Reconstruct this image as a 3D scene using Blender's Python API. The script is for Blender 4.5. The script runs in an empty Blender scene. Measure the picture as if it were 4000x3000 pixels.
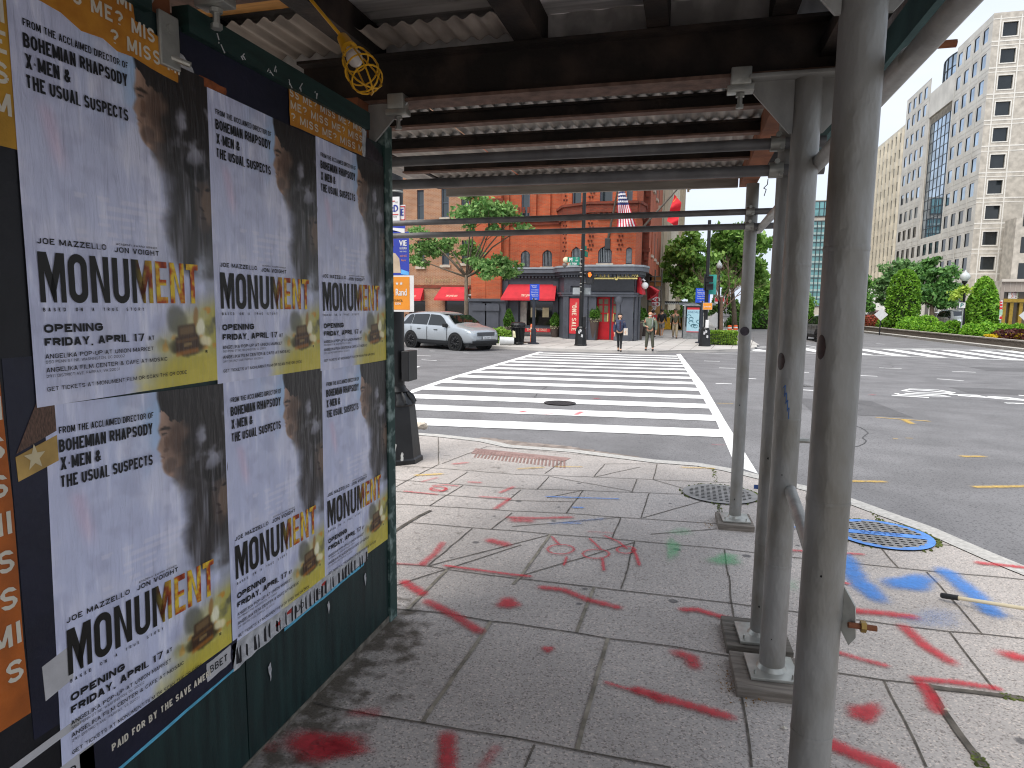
import bpy, bmesh, math, random
import numpy as np
from mathutils import Vector, Matrix
random.seed(7); RNG = np.random.default_rng(11)
SC = bpy.context.scene
COL = SC.collection
# ------------------------------------------------------------------ camera
FPX, YAW, PITCH, ROLL, EYE, SLOPE = 2566.5, .2614, .1240, -.01088, 1.55, -.02
cy, sy, cp, sp, cr, sr = math.cos(YAW), math.sin(YAW), math.cos(PITCH), math.sin(PITCH), math.cos(ROLL), math.sin(ROLL)
CF = Vector((-sy*cp, cy*cp, -sp)); r_ = Vector((cy, sy, 0)); d_ = CF.cross(r_)
CR = r_*cr + d_*sr; CD = d_*cr - r_*sr
cam = bpy.data.objects.new('camera', bpy.data.cameras.new('camera')); COL.objects.link(cam)
cam.data.sensor_width = 36; cam.data.lens = FPX/4000*36; cam.data.clip_end = 2000; cam.data.clip_start = .05
m = Matrix((CR, -CD, -CF)).transposed().to_4x4(); m.translation = (0, 0, EYE); cam.matrix_world = m
SC.camera = cam
# ------------------------------------------------------------------ light
W = bpy.data.worlds.new('World'); SC.world = W; W.use_nodes = True
nt = W.node_tree; bg = nt.nodes['Background']
SUN_EL, SUN_ROT = math.radians(56), math.radians(203)
sky = nt.nodes.new('ShaderNodeTexSky'); sky.sky_type = 'NISHITA'; sky.sun_disc = False
sky.sun_elevation = SUN_EL; sky.sun_rotation = SUN_ROT; sky.air_density = 1.2; sky.dust_density = 3.5
geo = nt.nodes.new('ShaderNodeTexCoord')
nz = nt.nodes.new('ShaderNodeTexNoise'); nz.inputs['Scale'].default_value = 2.2; nz.inputs['Detail'].default_value = 5
mp = nt.nodes.new('ShaderNodeMapping'); mp.inputs['Scale'].default_value = (1, 1, 3.2)
nt.links.new(geo.outputs['Generated'], mp.inputs['Vector']); nt.links.new(mp.outputs['Vector'], nz.inputs['Vector'])
rp = nt.nodes.new('ShaderNodeValToRGB')
rp.color_ramp.elements[0].position = .33; rp.color_ramp.elements[0].color = (6.5, 7.35, 8.9, 1)
rp.color_ramp.elements[1].position = .68; rp.color_ramp.elements[1].color = (8.3, 8.7, 9.3, 1)
nt.links.new(nz.outputs['Fac'], rp.inputs['Fac'])
mx = nt.nodes.new('ShaderNodeMix'); mx.data_type = 'RGBA'; mx.inputs[0].default_value = .86
nt.links.new(sky.outputs[0], mx.inputs[6]); nt.links.new(rp.outputs[0], mx.inputs[7])
nt.links.new(mx.outputs[2], bg.inputs['Color']); bg.inputs['Strength'].default_value = .093
sl = bpy.data.lights.new('sun', 'SUN'); sl.energy = 2.7; sl.angle = math.radians(45); sl.color = (1, .95, .88)
sun = bpy.data.objects.new('sun', sl); COL.objects.link(sun)
# sun_rotation is measured from +Y clockwise seen from above
sd = Vector((math.sin(SUN_ROT)*math.cos(SUN_EL), math.cos(SUN_ROT)*math.cos(SUN_EL), math.sin(SUN_EL)))
sun.rotation_euler = sd.to_track_quat('Z', 'Y').to_euler()
SC.view_settings.view_transform = 'Standard'; SC.view_settings.look = 'None'
SC.view_settings.exposure = .52; SC.view_settings.gamma = 1
SC.cycles.max_bounces = 8; SC.cycles.transparent_max_bounces = 12
SC.cycles.use_denoising = True; SC.cycles.filter_width = 1.15; SC.cycles.caustics_reflective = False; SC.cycles.caustics_refractive = False
# ------------------------------------------------------------------ pixel -> place (4000 x 3000 photograph)
def ray(x, y): return CF + CR*((x-2000)/FPX) + CD*((y-1500)/FPX)
O3 = Vector((0, 0, EYE))
def at(x, y, Y): v = ray(x, y); return O3 + v*(Y/v.y)
def atX(x, y, X): v = ray(x, y); return O3 + v*(X/v.x)
def atZ(x, y, Z): v = ray(x, y); return O3 + v*((Z-EYE)/v.z)
def gnd(x, y, dz=0): v = ray(x, y); return O3 + v*((EYE-dz)/(SLOPE*v.y-v.z))
def road(x, y):
    p = gnd(x, y, -.1)
    return p if 0 < p.y < 29 else atZ(x, y, -.68)
PZ = -.56
def plz(x, y): return atZ(x, y, PZ)
def roadz(Y): return max(SLOPE*Y-.1, -.68)
def za(bx, by): return lambda u, v: (bx+u/2.212, by+v/2.212)      # reading of an enlarged crop
def zb(u, v): return (1500+u/1.8433, 700+v/1.8433)
# ------------------------------------------------------------------ materials
def lin(h):
    if not isinstance(h, str): return tuple(h)
    o = []
    for i in (0, 2, 4):
        c = int(h[i:i+2], 16)/255
        o.append(c/12.92 if c <= .04045 else ((c+.055)/1.055)**2.4)
    return tuple(o)
MATS = {}
def M(name, col, rough=.6, var=.18, scale=6, bump=.0, metal=0, stretch=(1, 1, 1), col2=None, detail=5, bscale=None, spec=.4, lo=.35, hi=.65, coat=0):
    if name in MATS: return MATS[name]
    col = lin(col); col2 = lin(col2) if col2 is not None else None
    mt = bpy.data.materials.new(name); mt.use_nodes = True; MATS[name] = mt
    n, l = mt.node_tree.nodes, mt.node_tree.links; b = n['Principled BSDF']
    b.inputs['Roughness'].default_value = rough; b.inputs['Metallic'].default_value = metal
    b.inputs['Specular IOR Level'].default_value = spec; b.inputs['Coat Weight'].default_value = coat
    tc = n.new('ShaderNodeTexCoord'); mp = n.new('ShaderNodeMapping'); mp.inputs['Scale'].default_value = stretch
    l.new(tc.outputs['Object'], mp.inputs[0])
    nz = n.new('ShaderNodeTexNoise'); nz.inputs['Scale'].default_value = scale; nz.inputs['Detail'].default_value = detail
    l.new(mp.outputs[0], nz.inputs['Vector'])
    rp = n.new('ShaderNodeValToRGB'); e = rp.color_ramp.elements
    e[0].position = lo; e[1].position = hi
    a = tuple(c*(1-var) for c in col); z = col2 if col2 else tuple(min(1, c*(1+var)) for c in col)
    e[0].color = (*a, 1); e[1].color = (*z, 1)
    l.new(nz.outputs['Fac'], rp.inputs[0]); l.new(rp.outputs[0], b.inputs['Base Color'])
    if bump:
        n2 = n.new('ShaderNodeTexNoise'); n2.inputs['Scale'].default_value = bscale or scale*5; n2.inputs['Detail'].default_value = 4
        l.new(mp.outputs[0], n2.inputs['Vector'])
        bp = n.new('ShaderNodeBump'); bp.inputs['Strength'].default_value = bump; bp.inputs['Distance'].default_value = .02
        l.new(n2.outputs['Fac'], bp.inputs['Height']); l.new(bp.outputs[0], b.inputs['Normal'])
    return mt
def Memit(name, col, s=1):
    mt = M(name, col); b = mt.node_tree.nodes['Principled BSDF']
    b.inputs['Emission Color'].default_value = (*lin(col), 1); b.inputs['Emission Strength'].default_value = s
    return mt
def Mattr(name, rough=.6, bump=0, bscale=30, stretch=(1, 1, 1), spec=.3, attr='Col', trans=0, wrinkle=0):
    if name in MATS: return MATS[name]
    mt = bpy.data.materials.new(name); mt.use_nodes = True; MATS[name] = mt
    n, l = mt.node_tree.nodes, mt.node_tree.links; b = n['Principled BSDF']
    at_ = n.new('ShaderNodeAttribute'); at_.attribute_name = attr
    b.inputs['Roughness'].default_value = rough; b.inputs['Specular IOR Level'].default_value = spec
    l.new(at_.outputs['Color'], b.inputs['Base Color'])
    if trans:
        tr = n.new('ShaderNodeBsdfTranslucent'); l.new(at_.outputs['Color'], tr.inputs['Color'])
        ms = n.new('ShaderNodeMixShader'); ms.inputs[0].default_value = trans
        l.new(b.outputs[0], ms.inputs[1]); l.new(tr.outputs[0], ms.inputs[2]); l.new(ms.outputs[0], n['Material Output'].inputs[0])
    if bump:
        tc = n.new('ShaderNodeTexCoord'); mp = n.new('ShaderNodeMapping'); mp.inputs['Scale'].default_value = stretch
        l.new(tc.outputs['Object'], mp.inputs[0])
        n2 = n.new('ShaderNodeTexNoise'); n2.inputs['Scale'].default_value = bscale; n2.inputs['Detail'].default_value = 5; n2.inputs['Distortion'].default_value = .6
        l.new(mp.outputs[0], n2.inputs['Vector'])
        bp = n.new('ShaderNodeBump'); bp.inputs['Strength'].default_value = bump; bp.inputs['Distance'].default_value = .01
        l.new(n2.outputs['Fac'], bp.inputs['Height']); l.new(bp.outputs[0], b.inputs['Normal'])
    return mt
def Mbrick(name, c1, c2, mortar, bw=.22, bh=.075, ms=.012, var=.3, rough=.85):
    if name in MATS: return MATS[name]
    mt = M(name, c1, rough=rough, var=var, scale=.5)
    n, l = mt.node_tree.nodes, mt.node_tree.links; b = n['Principled BSDF']
    tc = n.new('ShaderNodeTexCoord'); sp_ = n.new('ShaderNodeSeparateXYZ'); l.new(tc.outputs['Object'], sp_.inputs[0])
    ad = n.new('ShaderNodeMath'); ad.operation = 'ADD'; l.new(sp_.outputs[0], ad.inputs[0]); l.new(sp_.outputs[1], ad.inputs[1])
    cb = n.new('ShaderNodeCombineXYZ'); l.new(ad.outputs[0], cb.inputs[0]); l.new(sp_.outputs[2], cb.inputs[1])
    br = n.new('ShaderNodeTexBrick'); l.new(cb.outputs[0], br.inputs['Vector'])
    br.inputs['Scale'].default_value = 1; br.inputs['Brick Width'].default_value = bw; br.inputs['Row Height'].default_value = bh
    br.inputs['Mortar Size'].default_value = ms; br.inputs['Color1'].default_value = (*lin(c1), 1); br.inputs['Color2'].default_value = (*lin(c2), 1)
    br.inputs['Mortar'].default_value = (*lin(mortar), 1)
    mxx = n.new('ShaderNodeMix'); mxx.data_type = 'RGBA'; mxx.blend_type = 'MULTIPLY'; mxx.inputs[0].default_value = 1
    nz = [k for k in n if k.type == 'TEX_NOISE'][0]; nz.inputs['Scale'].default_value = .9; nz.inputs['Detail'].default_value = 8
    rp = [k for k in n if k.type == 'VALTORGB'][0]; rp.color_ramp.elements[0].color = (1-var, 1-var, 1-var, 1); rp.color_ramp.elements[1].color = (1, 1, 1, 1)
    l.new(br.outputs['Color'], mxx.inputs[6]); l.new(rp.outputs[0], mxx.inputs[7]); l.new(mxx.outputs[2], b.inputs['Base Color'])
    bp = n.new('ShaderNodeBump'); bp.inputs['Strength'].default_value = .35; bp.inputs['Distance'].default_value = .01; bp.invert = True
    l.new(br.outputs['Fac'], bp.inputs['Height']); l.new(bp.outputs[0], b.inputs['Normal'])
    return mt
def Mglass(name, col='101418', rough=.06, spec=.6):
    mt = M(name, col, rough=rough, var=.3, scale=.35, spec=spec)
    return mt
# ------------------------------------------------------------------ mesh builder
TXT = {}
def text_geo(s, bold):
    k = (s, bold)
    if k in TXT: return TXT[k]
    cu = bpy.data.curves.new('t', 'FONT'); cu.body = s; cu.size = 1; cu.resolution_u = 2; cu.dimensions = '2D'; cu.fill_mode = 'FRONT'; cu.offset = bold
    o = bpy.data.objects.new('t', cu); COL.objects.link(o)
    dg = bpy.context.evaluated_depsgraph_get(); me = o.evaluated_get(dg).to_mesh()
    v = np.array([x.co[:2] for x in me.vertices]) if len(me.vertices) else np.zeros((0, 2)); f = [tuple(p.vertices) for p in me.polygons]
    o.evaluated_get(dg).to_mesh_clear(); bpy.data.objects.remove(o); bpy.data.curves.remove(cu)
    TXT[k] = (v, f); return TXT[k]
CAPH = None
class MB:
    def __init__(s): s.v = []; s.f = []; s.m = []; s.c = None; s.cur = 0
    def add(s, vs, fs):
        b = len(s.v); s.v += [tuple(x) for x in vs]; s.f += [tuple(i+b for i in f) for f in fs]; s.m += [s.cur]*len(fs); return s
    def box(s, a, b, rz=0, piv=None):
        x0, y0, z0 = a; x1, y1, z1 = b
        vs = [Vector((x, y, z)) for z in (z0, z1) for y in (y0, y1) for x in (x0, x1)]
        if rz:
            pv = Vector(piv) if piv is not None else Vector(((x0+x1)/2, (y0+y1)/2, 0)); R = Matrix.Rotation(rz, 3, 'Z'); pv.z = 0
            vs = [pv+R @ (q-pv) for q in vs]
        return s.add(vs, [(0, 2, 3, 1), (4, 5, 7, 6), (0, 1, 5, 4), (2, 6, 7, 3), (0, 4, 6, 2), (1, 3, 7, 5)])
    def cbox(s, c, d, rz=0): return s.box([c[i]-d[i]/2 for i in range(3)], [c[i]+d[i]/2 for i in range(3)], rz)
    def bbox(s, a, b, bev=.01, rz=0, piv=None):
        bm = bmesh.new(); bmesh.ops.create_cube(bm, size=1)
        c = [(a[i]+b[i])/2 for i in range(3)]; d = [b[i]-a[i] for i in range(3)]
        for q in bm.verts: q.co = Vector((q.co.x*d[0]+c[0], q.co.y*d[1]+c[1], q.co.z*d[2]+c[2]))
        bmesh.ops.bevel(bm, geom=bm.edges[:], offset=bev, segments=2, affect='EDGES', profile=.5)
        pv = Vector(piv) if piv is not None else Vector((c[0], c[1], 0)); pv.z = 0; R = Matrix.Rotation(rz, 3, 'Z')
        vs = [pv+R @ (q.co-pv) if rz else q.co.copy() for q in bm.verts]; bm.verts.index_update()
        s.add(vs, [[q.index for q in f.verts] for f in bm.faces]); bm.free(); return s
    def tube(s, pts, r, n=10, cap=True, closed=False):
        pts = [Vector(p) for p in pts]; k = len(pts); rs = r if isinstance(r, (list, tuple)) else [r]*k
        rings = []; up = None
        for i, p in enumerate(pts):
            if closed: t = pts[(i+1) % k]-pts[i-1]
            else: t = pts[min(i+1, k-1)]-pts[max(i-1, 0)]
            t.normalize()
            if up is None or abs(up.dot(t)) > .98: up = Vector((0, 0, 1)) if abs(t.z) < .9 else Vector((1, 0, 0))
            a = t.cross(up).normalized(); b = a.cross(t).normalized(); up = b
            rings.append([p+(a*math.cos(2*math.pi*j/n)+b*math.sin(2*math.pi*j/n))*rs[i] for j in range(n)])
        fs = []
        for i in range(k if closed else k-1):
            i2 = (i+1) % k
            for j in range(n): fs.append((i*n+j, i2*n+j, i2*n+(j+1) % n, i*n+(j+1) % n))
        if cap and not closed: fs += [tuple(range(n))[::1], tuple(range((k-1)*n, k*n))[::-1]]
        return s.add([q for g in rings for q in g], fs)
    def lathe(s, c, prof, n=16, sq=None, a0=0):
        vs = []; k = len(prof)
        for (r, z) in prof:
            for j in range(n):
                a = a0+2*math.pi*j/n; vs.append((c[0]+r*math.cos(a), c[1]+r*math.sin(a), c[2]+z))
        fs = [(i*n+j, i*n+(j+1) % n, (i+1)*n+(j+1) % n, (i+1)*n+j) for i in range(k-1) for j in range(n)]
        fs += [tuple(range(n))[::-1], tuple(range((k-1)*n, k*n))]
        return s.add(vs, fs)
    def prism(s, poly, z0, z1):
        n = len(poly)
        a = sum(poly[i][0]*poly[(i+1) % n][1]-poly[(i+1) % n][0]*poly[i][1] for i in range(n))
        if a < 0: poly = poly[::-1]
        vs = [(x, y, z0) for x, y in poly]+[(x, y, z1) for x, y in poly]
        return s.add(vs, [tuple(range(n))[::-1], tuple(range(n, 2*n))]+[(i, (i+1) % n, n+(i+1) % n, n+i) for i in range(n)])
    def slab(s, poly, o, ux, uy, th):            # 2D outline extruded along -normal
        o, ux, uy = Vector(o), Vector(ux), Vector(uy); nn = ux.cross(uy).normalized(); n = len(poly)
        a = sum(poly[i][0]*poly[(i+1) % n][1]-poly[(i+1) % n][0]*poly[i][1] for i in range(n))
        if a < 0: poly = poly[::-1]
        f = [o+ux*x+uy*y for x, y in poly]
        return s.add(f+[p-nn*th for p in f], [tuple(range(n)), tuple(range(n, 2*n))[::-1]]+[(i, n+i, n+(i+1) % n, (i+1) % n) for i in range(n)])
    def poly(s, pts): return s.add(pts, [tuple(range(len(pts)))])
    def text(s, t, o, ux, uy, h, width=None, bold=.0, align='l'):
        global CAPH
        if CAPH is None: q = text_geo('H', 0.0)[0]; CAPH = q[:, 1].max()-q[:, 1].min()
        v, f = text_geo(t, 0)
        if not len(v): return s
        x0, x1 = v[:, 0].min(), v[:, 0].max(); k = h/CAPH; kx = (width/(x1-x0)) if width else k
        w = (x1-x0)*kx; sh = {'l': 0, 'c': -w/2, 'r': -w}[align]
        o, ux, uy = Vector(o), Vector(ux).normalized(), Vector(uy).normalized()
        nn = ux.cross(uy)*.00012
        for i, e in enumerate((0,) if not bold else (-1, 1, 0)): s.add([o+nn*i+ux*((a-x0)*kx+sh+e*bold*k*.9)+uy*(b*k+(e*bold*k*.5)) for a, b in v], f)
        return s
    def ico(s, c, r, sub=2, jit=0, seed=0):
        bm = bmesh.new(); bmesh.ops.create_icosphere(bm, subdivisions=sub, radius=1); rg = random.Random(seed)
        rr = r if isinstance(r, (tuple, list)) else (r, r, r)
        vs = []
        for q in bm.verts:
            j = 1+rg.uniform(-jit, jit); vs.append((c[0]+q.co.x*rr[0]*j, c[1]+q.co.y*rr[1]*j, c[2]+q.co.z*rr[2]*j))
        bm.verts.index_update(); s.add(vs, [[q.index for q in f.verts] for f in bm.faces]); bm.free(); return s

# ---- a plain grotesque alphabet drawn as stroked centre lines in a unit box
def _a(cx, cy, rx, ry, a0, a1, n=7): return [(cx+rx*math.cos(math.radians(a0+(a1-a0)*i/n)), cy+ry*math.sin(math.radians(a0+(a1-a0)*i/n))) for i in range(n+1)]
_O = _a(.5, .7, .5, .3, 0, 180)+_a(.5, .3, .5, .3, 180, 360)+[(1, .7)]
_P = [(0, 0), (0, 1), (.55, 1)]+_a(.55, .75, .45, .25, 90, -90)+[(0, .5)]
GL = {'A': [[(0, 0), (.5, 1), (1, 0)], [(.2, .3), (.8, .3)]], 'B': [[(0, .52), (0, 1), (.55, 1)]+_a(.55, .76, .4, .24, 90, -90)+[(0, .52), (.58, .52)]+_a(.58, .26, .42, .26, 90, -90)+[(0, 0), (0, .52)]], 'C': [_a(.5, .7, .5, .3, 8, 180)+_a(.5, .3, .5, .3, 180, 352)], 'D': [[(0, .5), (0, 1), (.5, 1)]+_a(.5, .7, .5, .3, 90, 0)+_a(.5, .3, .5, .3, 0, -90)+[(0, 0), (0, .5)]],
 'E': [[(1, 1), (0, 1), (0, 0), (1, 0)], [(0, .52), (.85, .52)]], 'F': [[(1, 1), (0, 1), (0, 0)], [(0, .5), (.85, .5)]], 'G': [_a(.5, .7, .5, .3, 12, 180)+_a(.5, .3, .5, .3, 180, 360)+[(1, .46), (.55, .46)]], 'H': [[(0, 0), (0, 1)], [(1, 0), (1, 1)], [(0, .52), (1, .52)]], 'I': [[(.5, 0), (.5, 1)]], 'J': [[(1, 1), (1, .3)]+_a(.5, .28, .5, .28, 0, -170)],
 'K': [[(0, 0), (0, 1)], [(1, 1), (0, .40)], [(.32, .58), (1, 0)]], 'L': [[(0, 1), (0, 0), (1, 0)]], 'M': [[(0, 0), (0, 1), (.5, .12), (1, 1), (1, 0)]], 'N': [[(0, 0), (0, 1), (1, 0), (1, 1)]], 'O': [_O], 'P': [_P], 'Q': [_O, [(.6, .22), (1, 0)]], 'R': [_P, [(.5, .5), (1, 0)]], 'S': [_a(.5, .75, .5, .25, 15, 270)+_a(.5, .25, .5, .25, 90, -165)], 'T': [[(0, 1), (1, 1)], [(.5, 1), (.5, 0)]],
 'U': [[(0, 1), (0, .3)]+_a(.5, .3, .5, .3, 180, 360)+[(1, 1)]], 'V': [[(0, 1), (.5, 0), (1, 1)]], 'W': [[(0, 1), (.25, 0), (.5, .85), (.75, 0), (1, 1)]], 'X': [[(0, 0), (1, 1)], [(0, 1), (1, 0)]], 'Y': [[(0, 1), (.5, .45), (1, 1)], [(.5, .45), (.5, 0)]], 'Z': [[(0, 1), (1, 1), (0, 0), (1, 0)]], '&': [[(1, 0), (.2, .7)]+_a(.47, .8, .27, .2, 195, -40)+[(.1, .4)]+_a(.42, .24, .42, .24, 150, 310)+[(1, .45)]],
 '-': [[(.05, .42), (.95, .42)]], ',': [[(.55, .06), (.3, -.16)]], '.': [[(.5, -.02), (.5, .06)]], '?': [_a(.5, .76, .48, .24, 170, -60)+[(.5, .42), (.5, .28)], [(.5, -.03), (.5, .07)]], '0': [_O], '1': [[(.15, .8), (.6, 1), (.6, 0)]], '2': [_a(.5, .74, .5, .26, 165, -25)+[(0, 0), (1, 0)]], '3': [_a(.5, .76, .45, .24, 150, -85)+_a(.5, .27, .5, .27, 85, -150)], '5': [[(.95, 1), (.1, 1), (.05, .52)]+_a(.5, .33, .5, .33, 125, -150)], '7': [[(0, 1), (1, 1), (.35, 0)]], '9': [_a(.5, .72, .5, .28, 0, 360, 12)+[(.98, .6), (.6, 0)]]}
GW = {'I': .2, 'M': 1.25, 'W': 1.35, ' ': .42, '.': .25, ',': .3, '-': .55, 'J': .8, 'L': .82, 'E': .88, 'F': .84, '1': .6, '&': 1.1, 'O': 1.05, 'G': 1.08, 'Q': 1.08}
def gtext(mb, s, o, ux, uy, h, width, wt=.17, gap=.26, align='l'):
    """lettering as mitred ribbons, fitted to the width"""
    o, ux, uy = Vector(o), Vector(ux).normalized(), Vector(uy).normalized(); nn = ux.cross(uy)*.00006; th = wt*h
    tot = sum(GW.get(c, 1) for c in s)+gap*(len(s)-1); k = (width-0)/tot; x = {'l': 0, 'c': -width/2, 'r': -width}[align]; lay = 0
    tx = min(th, .36*k)                                        # vertical stems thin out in narrow settings
    for c in s:
        w = GW.get(c, 1)*k
        for st in GL.get(c, []):
            P = [Vector((x+tx/2+px*(max(w-tx, .0)), (th/2+py*(h-th)) if c in 'BCDEFGOPQRSZJUT0235&?-9' else py*h, 0)) for px, py in st] if c != 'I' else [Vector((x+w/2, py*h, 0)) for px, py in st]
            Q = [P[0]]
            for p in P[1:]:
                if (p-Q[-1]).length > 1e-6: Q.append(p)
            runs = [[Q[0]]]
            for i in range(1, len(Q)):
                runs[-1].append(Q[i])
                if 0 < i < len(Q)-1 and (Q[i]-Q[i-1]).angle(Q[i+1]-Q[i]) > .8: runs.append([Q[i]])
            for P in runs:
                n = len(P)
                if n < 2: continue
                if len(runs) > 1:                              # square the corners
                    d0, d1 = (P[0]-P[1]).normalized(), (P[-1]-P[-2]).normalized()
                    P = [p.copy() for p in P]
                    if abs(d0.y) < .2: P[0] = P[0]+d0*tx*.5
                    if abs(d1.y) < .2: P[-1] = P[-1]+d1*tx*.5
                closed = (P[0]-P[-1]).length < 1e-5 and n > 3; V = []
                for i in range(n):
                    t = (P[(i+1) % (n-1)] if closed else P[min(i+1, n-1)])-(P[(i-1) % (n-1)] if closed else P[max(i-1, 0)]); t.normalize(); off = Vector((-t.y*tx/2, t.x*th/2, 0))
                    if abs(t.x) > .25 and abs(t.y) > .75: off = Vector((-tx/2*1.08, 0, 0))*(1 if t.y > 0 else -1)
                    for sg in (-1, 1):
                        q = P[i]+off*sg
                        if c not in ',?.': q.y = min(max(q.y, 0), h)
                        V.append(o+ux*q.x+uy*q.y+nn*lay)
                mb.add(V, [(2*i, 2*i+2, 2*i+3, 2*i+1) for i in range(n-1)]); lay += 1
        x += w+gap*k
    return mb
ORG = {}
def thing(name, label, cat, loc=(0, 0, 0), group=None, rz=0):
    o = bpy.data.objects.new(name, None); COL.objects.link(o); o.location = loc; o.rotation_euler = (0, 0, rz); o.empty_display_size = .1
    o['label'] = label; o['category'] = cat
    if group: o['group'] = group
    ORG[o.name] = Vector(loc); return o
def tag(o, label, cat, group=None):
    o['label'] = label; o['category'] = cat
    if group: o['group'] = group
    return o
def obj(name, mb, mat, parent=None, smooth=False, local=False, loc=None, label=None):
    """one mesh object; geometry given in world space unless local"""
    org = Vector((0, 0, 0))
    if parent is not None and not local: org = ORG.get(parent.name, Vector((0, 0, 0)))
    if loc is not None: org = Vector(loc)
    me = bpy.data.meshes.new(name)
    vs = np.array(mb.v, dtype=float).reshape(-1, 3)-np.array(org) if not local else np.array(mb.v, dtype=float).reshape(-1, 3)
    me.from_pydata(vs.tolist(), [], mb.f)
    for q in (mat if isinstance(mat, (list, tuple)) else [mat]): me.materials.append(q)
    if isinstance(mat, (list, tuple)): me.polygons.foreach_set('material_index', mb.m)
    if smooth: 
        me.polygons.foreach_set('use_smooth', [True]*len(me.polygons))
        if smooth != 'all': me.set_sharp_from_angle(angle=math.radians(40))
    if mb.c is not None:
        ca = me.color_attributes.new('Col', 'FLOAT_COLOR', 'POINT'); ca.data.foreach_set('color', np.asarray(mb.c, dtype=np.float32).ravel())
    me.update()
    o = bpy.data.objects.new(name, me); COL.objects.link(o)
    if parent is not None:
        o.parent = parent; ORG[o.name] = org if not local else Vector((0, 0, 0))
    elif loc is not None: o.location = loc
    if label: o['label'] = label
    return o
def struct(name, mb, mat, parent=None, **k):
    o = obj(name, mb, mat, parent, **k)
    if parent is None: o['kind'] = 'structure'
    return o
def dup(root, loc, rz=None, label=None, group=None, scale=None):
    r = root.copy(); COL.objects.link(r); r.location = loc
    if rz is not None: r.rotation_euler = (0, 0, rz)
    if scale: r.scale = (scale,)*3 if not isinstance(scale, (tuple, list)) else scale
    if label: r['label'] = label
    if group: r['group'] = group
    for ch in list(root.children):
        c = ch.copy(); COL.objects.link(c); c.parent = r
        for g in list(ch.children):
            d = g.copy(); COL.objects.link(d); d.parent = c
    return r
def vnoise(nx, nz, sx, sz, seed, octv=4):
    rg = np.random.default_rng(seed); out = np.zeros((nz, nx)); amp = 1; tot = 0
    for o in range(octv):
        gx, gz = int(sx*2**o)+2, int(sz*2**o)+2; g = rg.random((gz, gx))
        xs = np.linspace(0, gx-1.001, nx); zs = np.linspace(0, gz-1.001, nz)
        xi, zi = xs.astype(int), zs.astype(int); fx, fz = xs-xi, zs-zi; fx = fx*fx*(3-2*fx); fz = fz*fz*(3-2*fz)
        a = g[zi][:, xi]; b = g[zi][:, xi+1]; c = g[zi+1][:, xi]; d = g[zi+1][:, xi+1]
        out += amp*((a*(1-fx)+b*fx)*(1-fz)[:, None]+(c*(1-fx)+d*fx)*fz[:, None]); tot += amp; amp *= .5
    return out/tot
def sstep(a, b, x): t = np.clip((x-a)/(b-a), 0, 1); return t*t*(3-2*t)
EX, EY, EZ = Vector((1, 0, 0)), Vector((0, 1, 0)), Vector((0, 0, 1))
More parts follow.
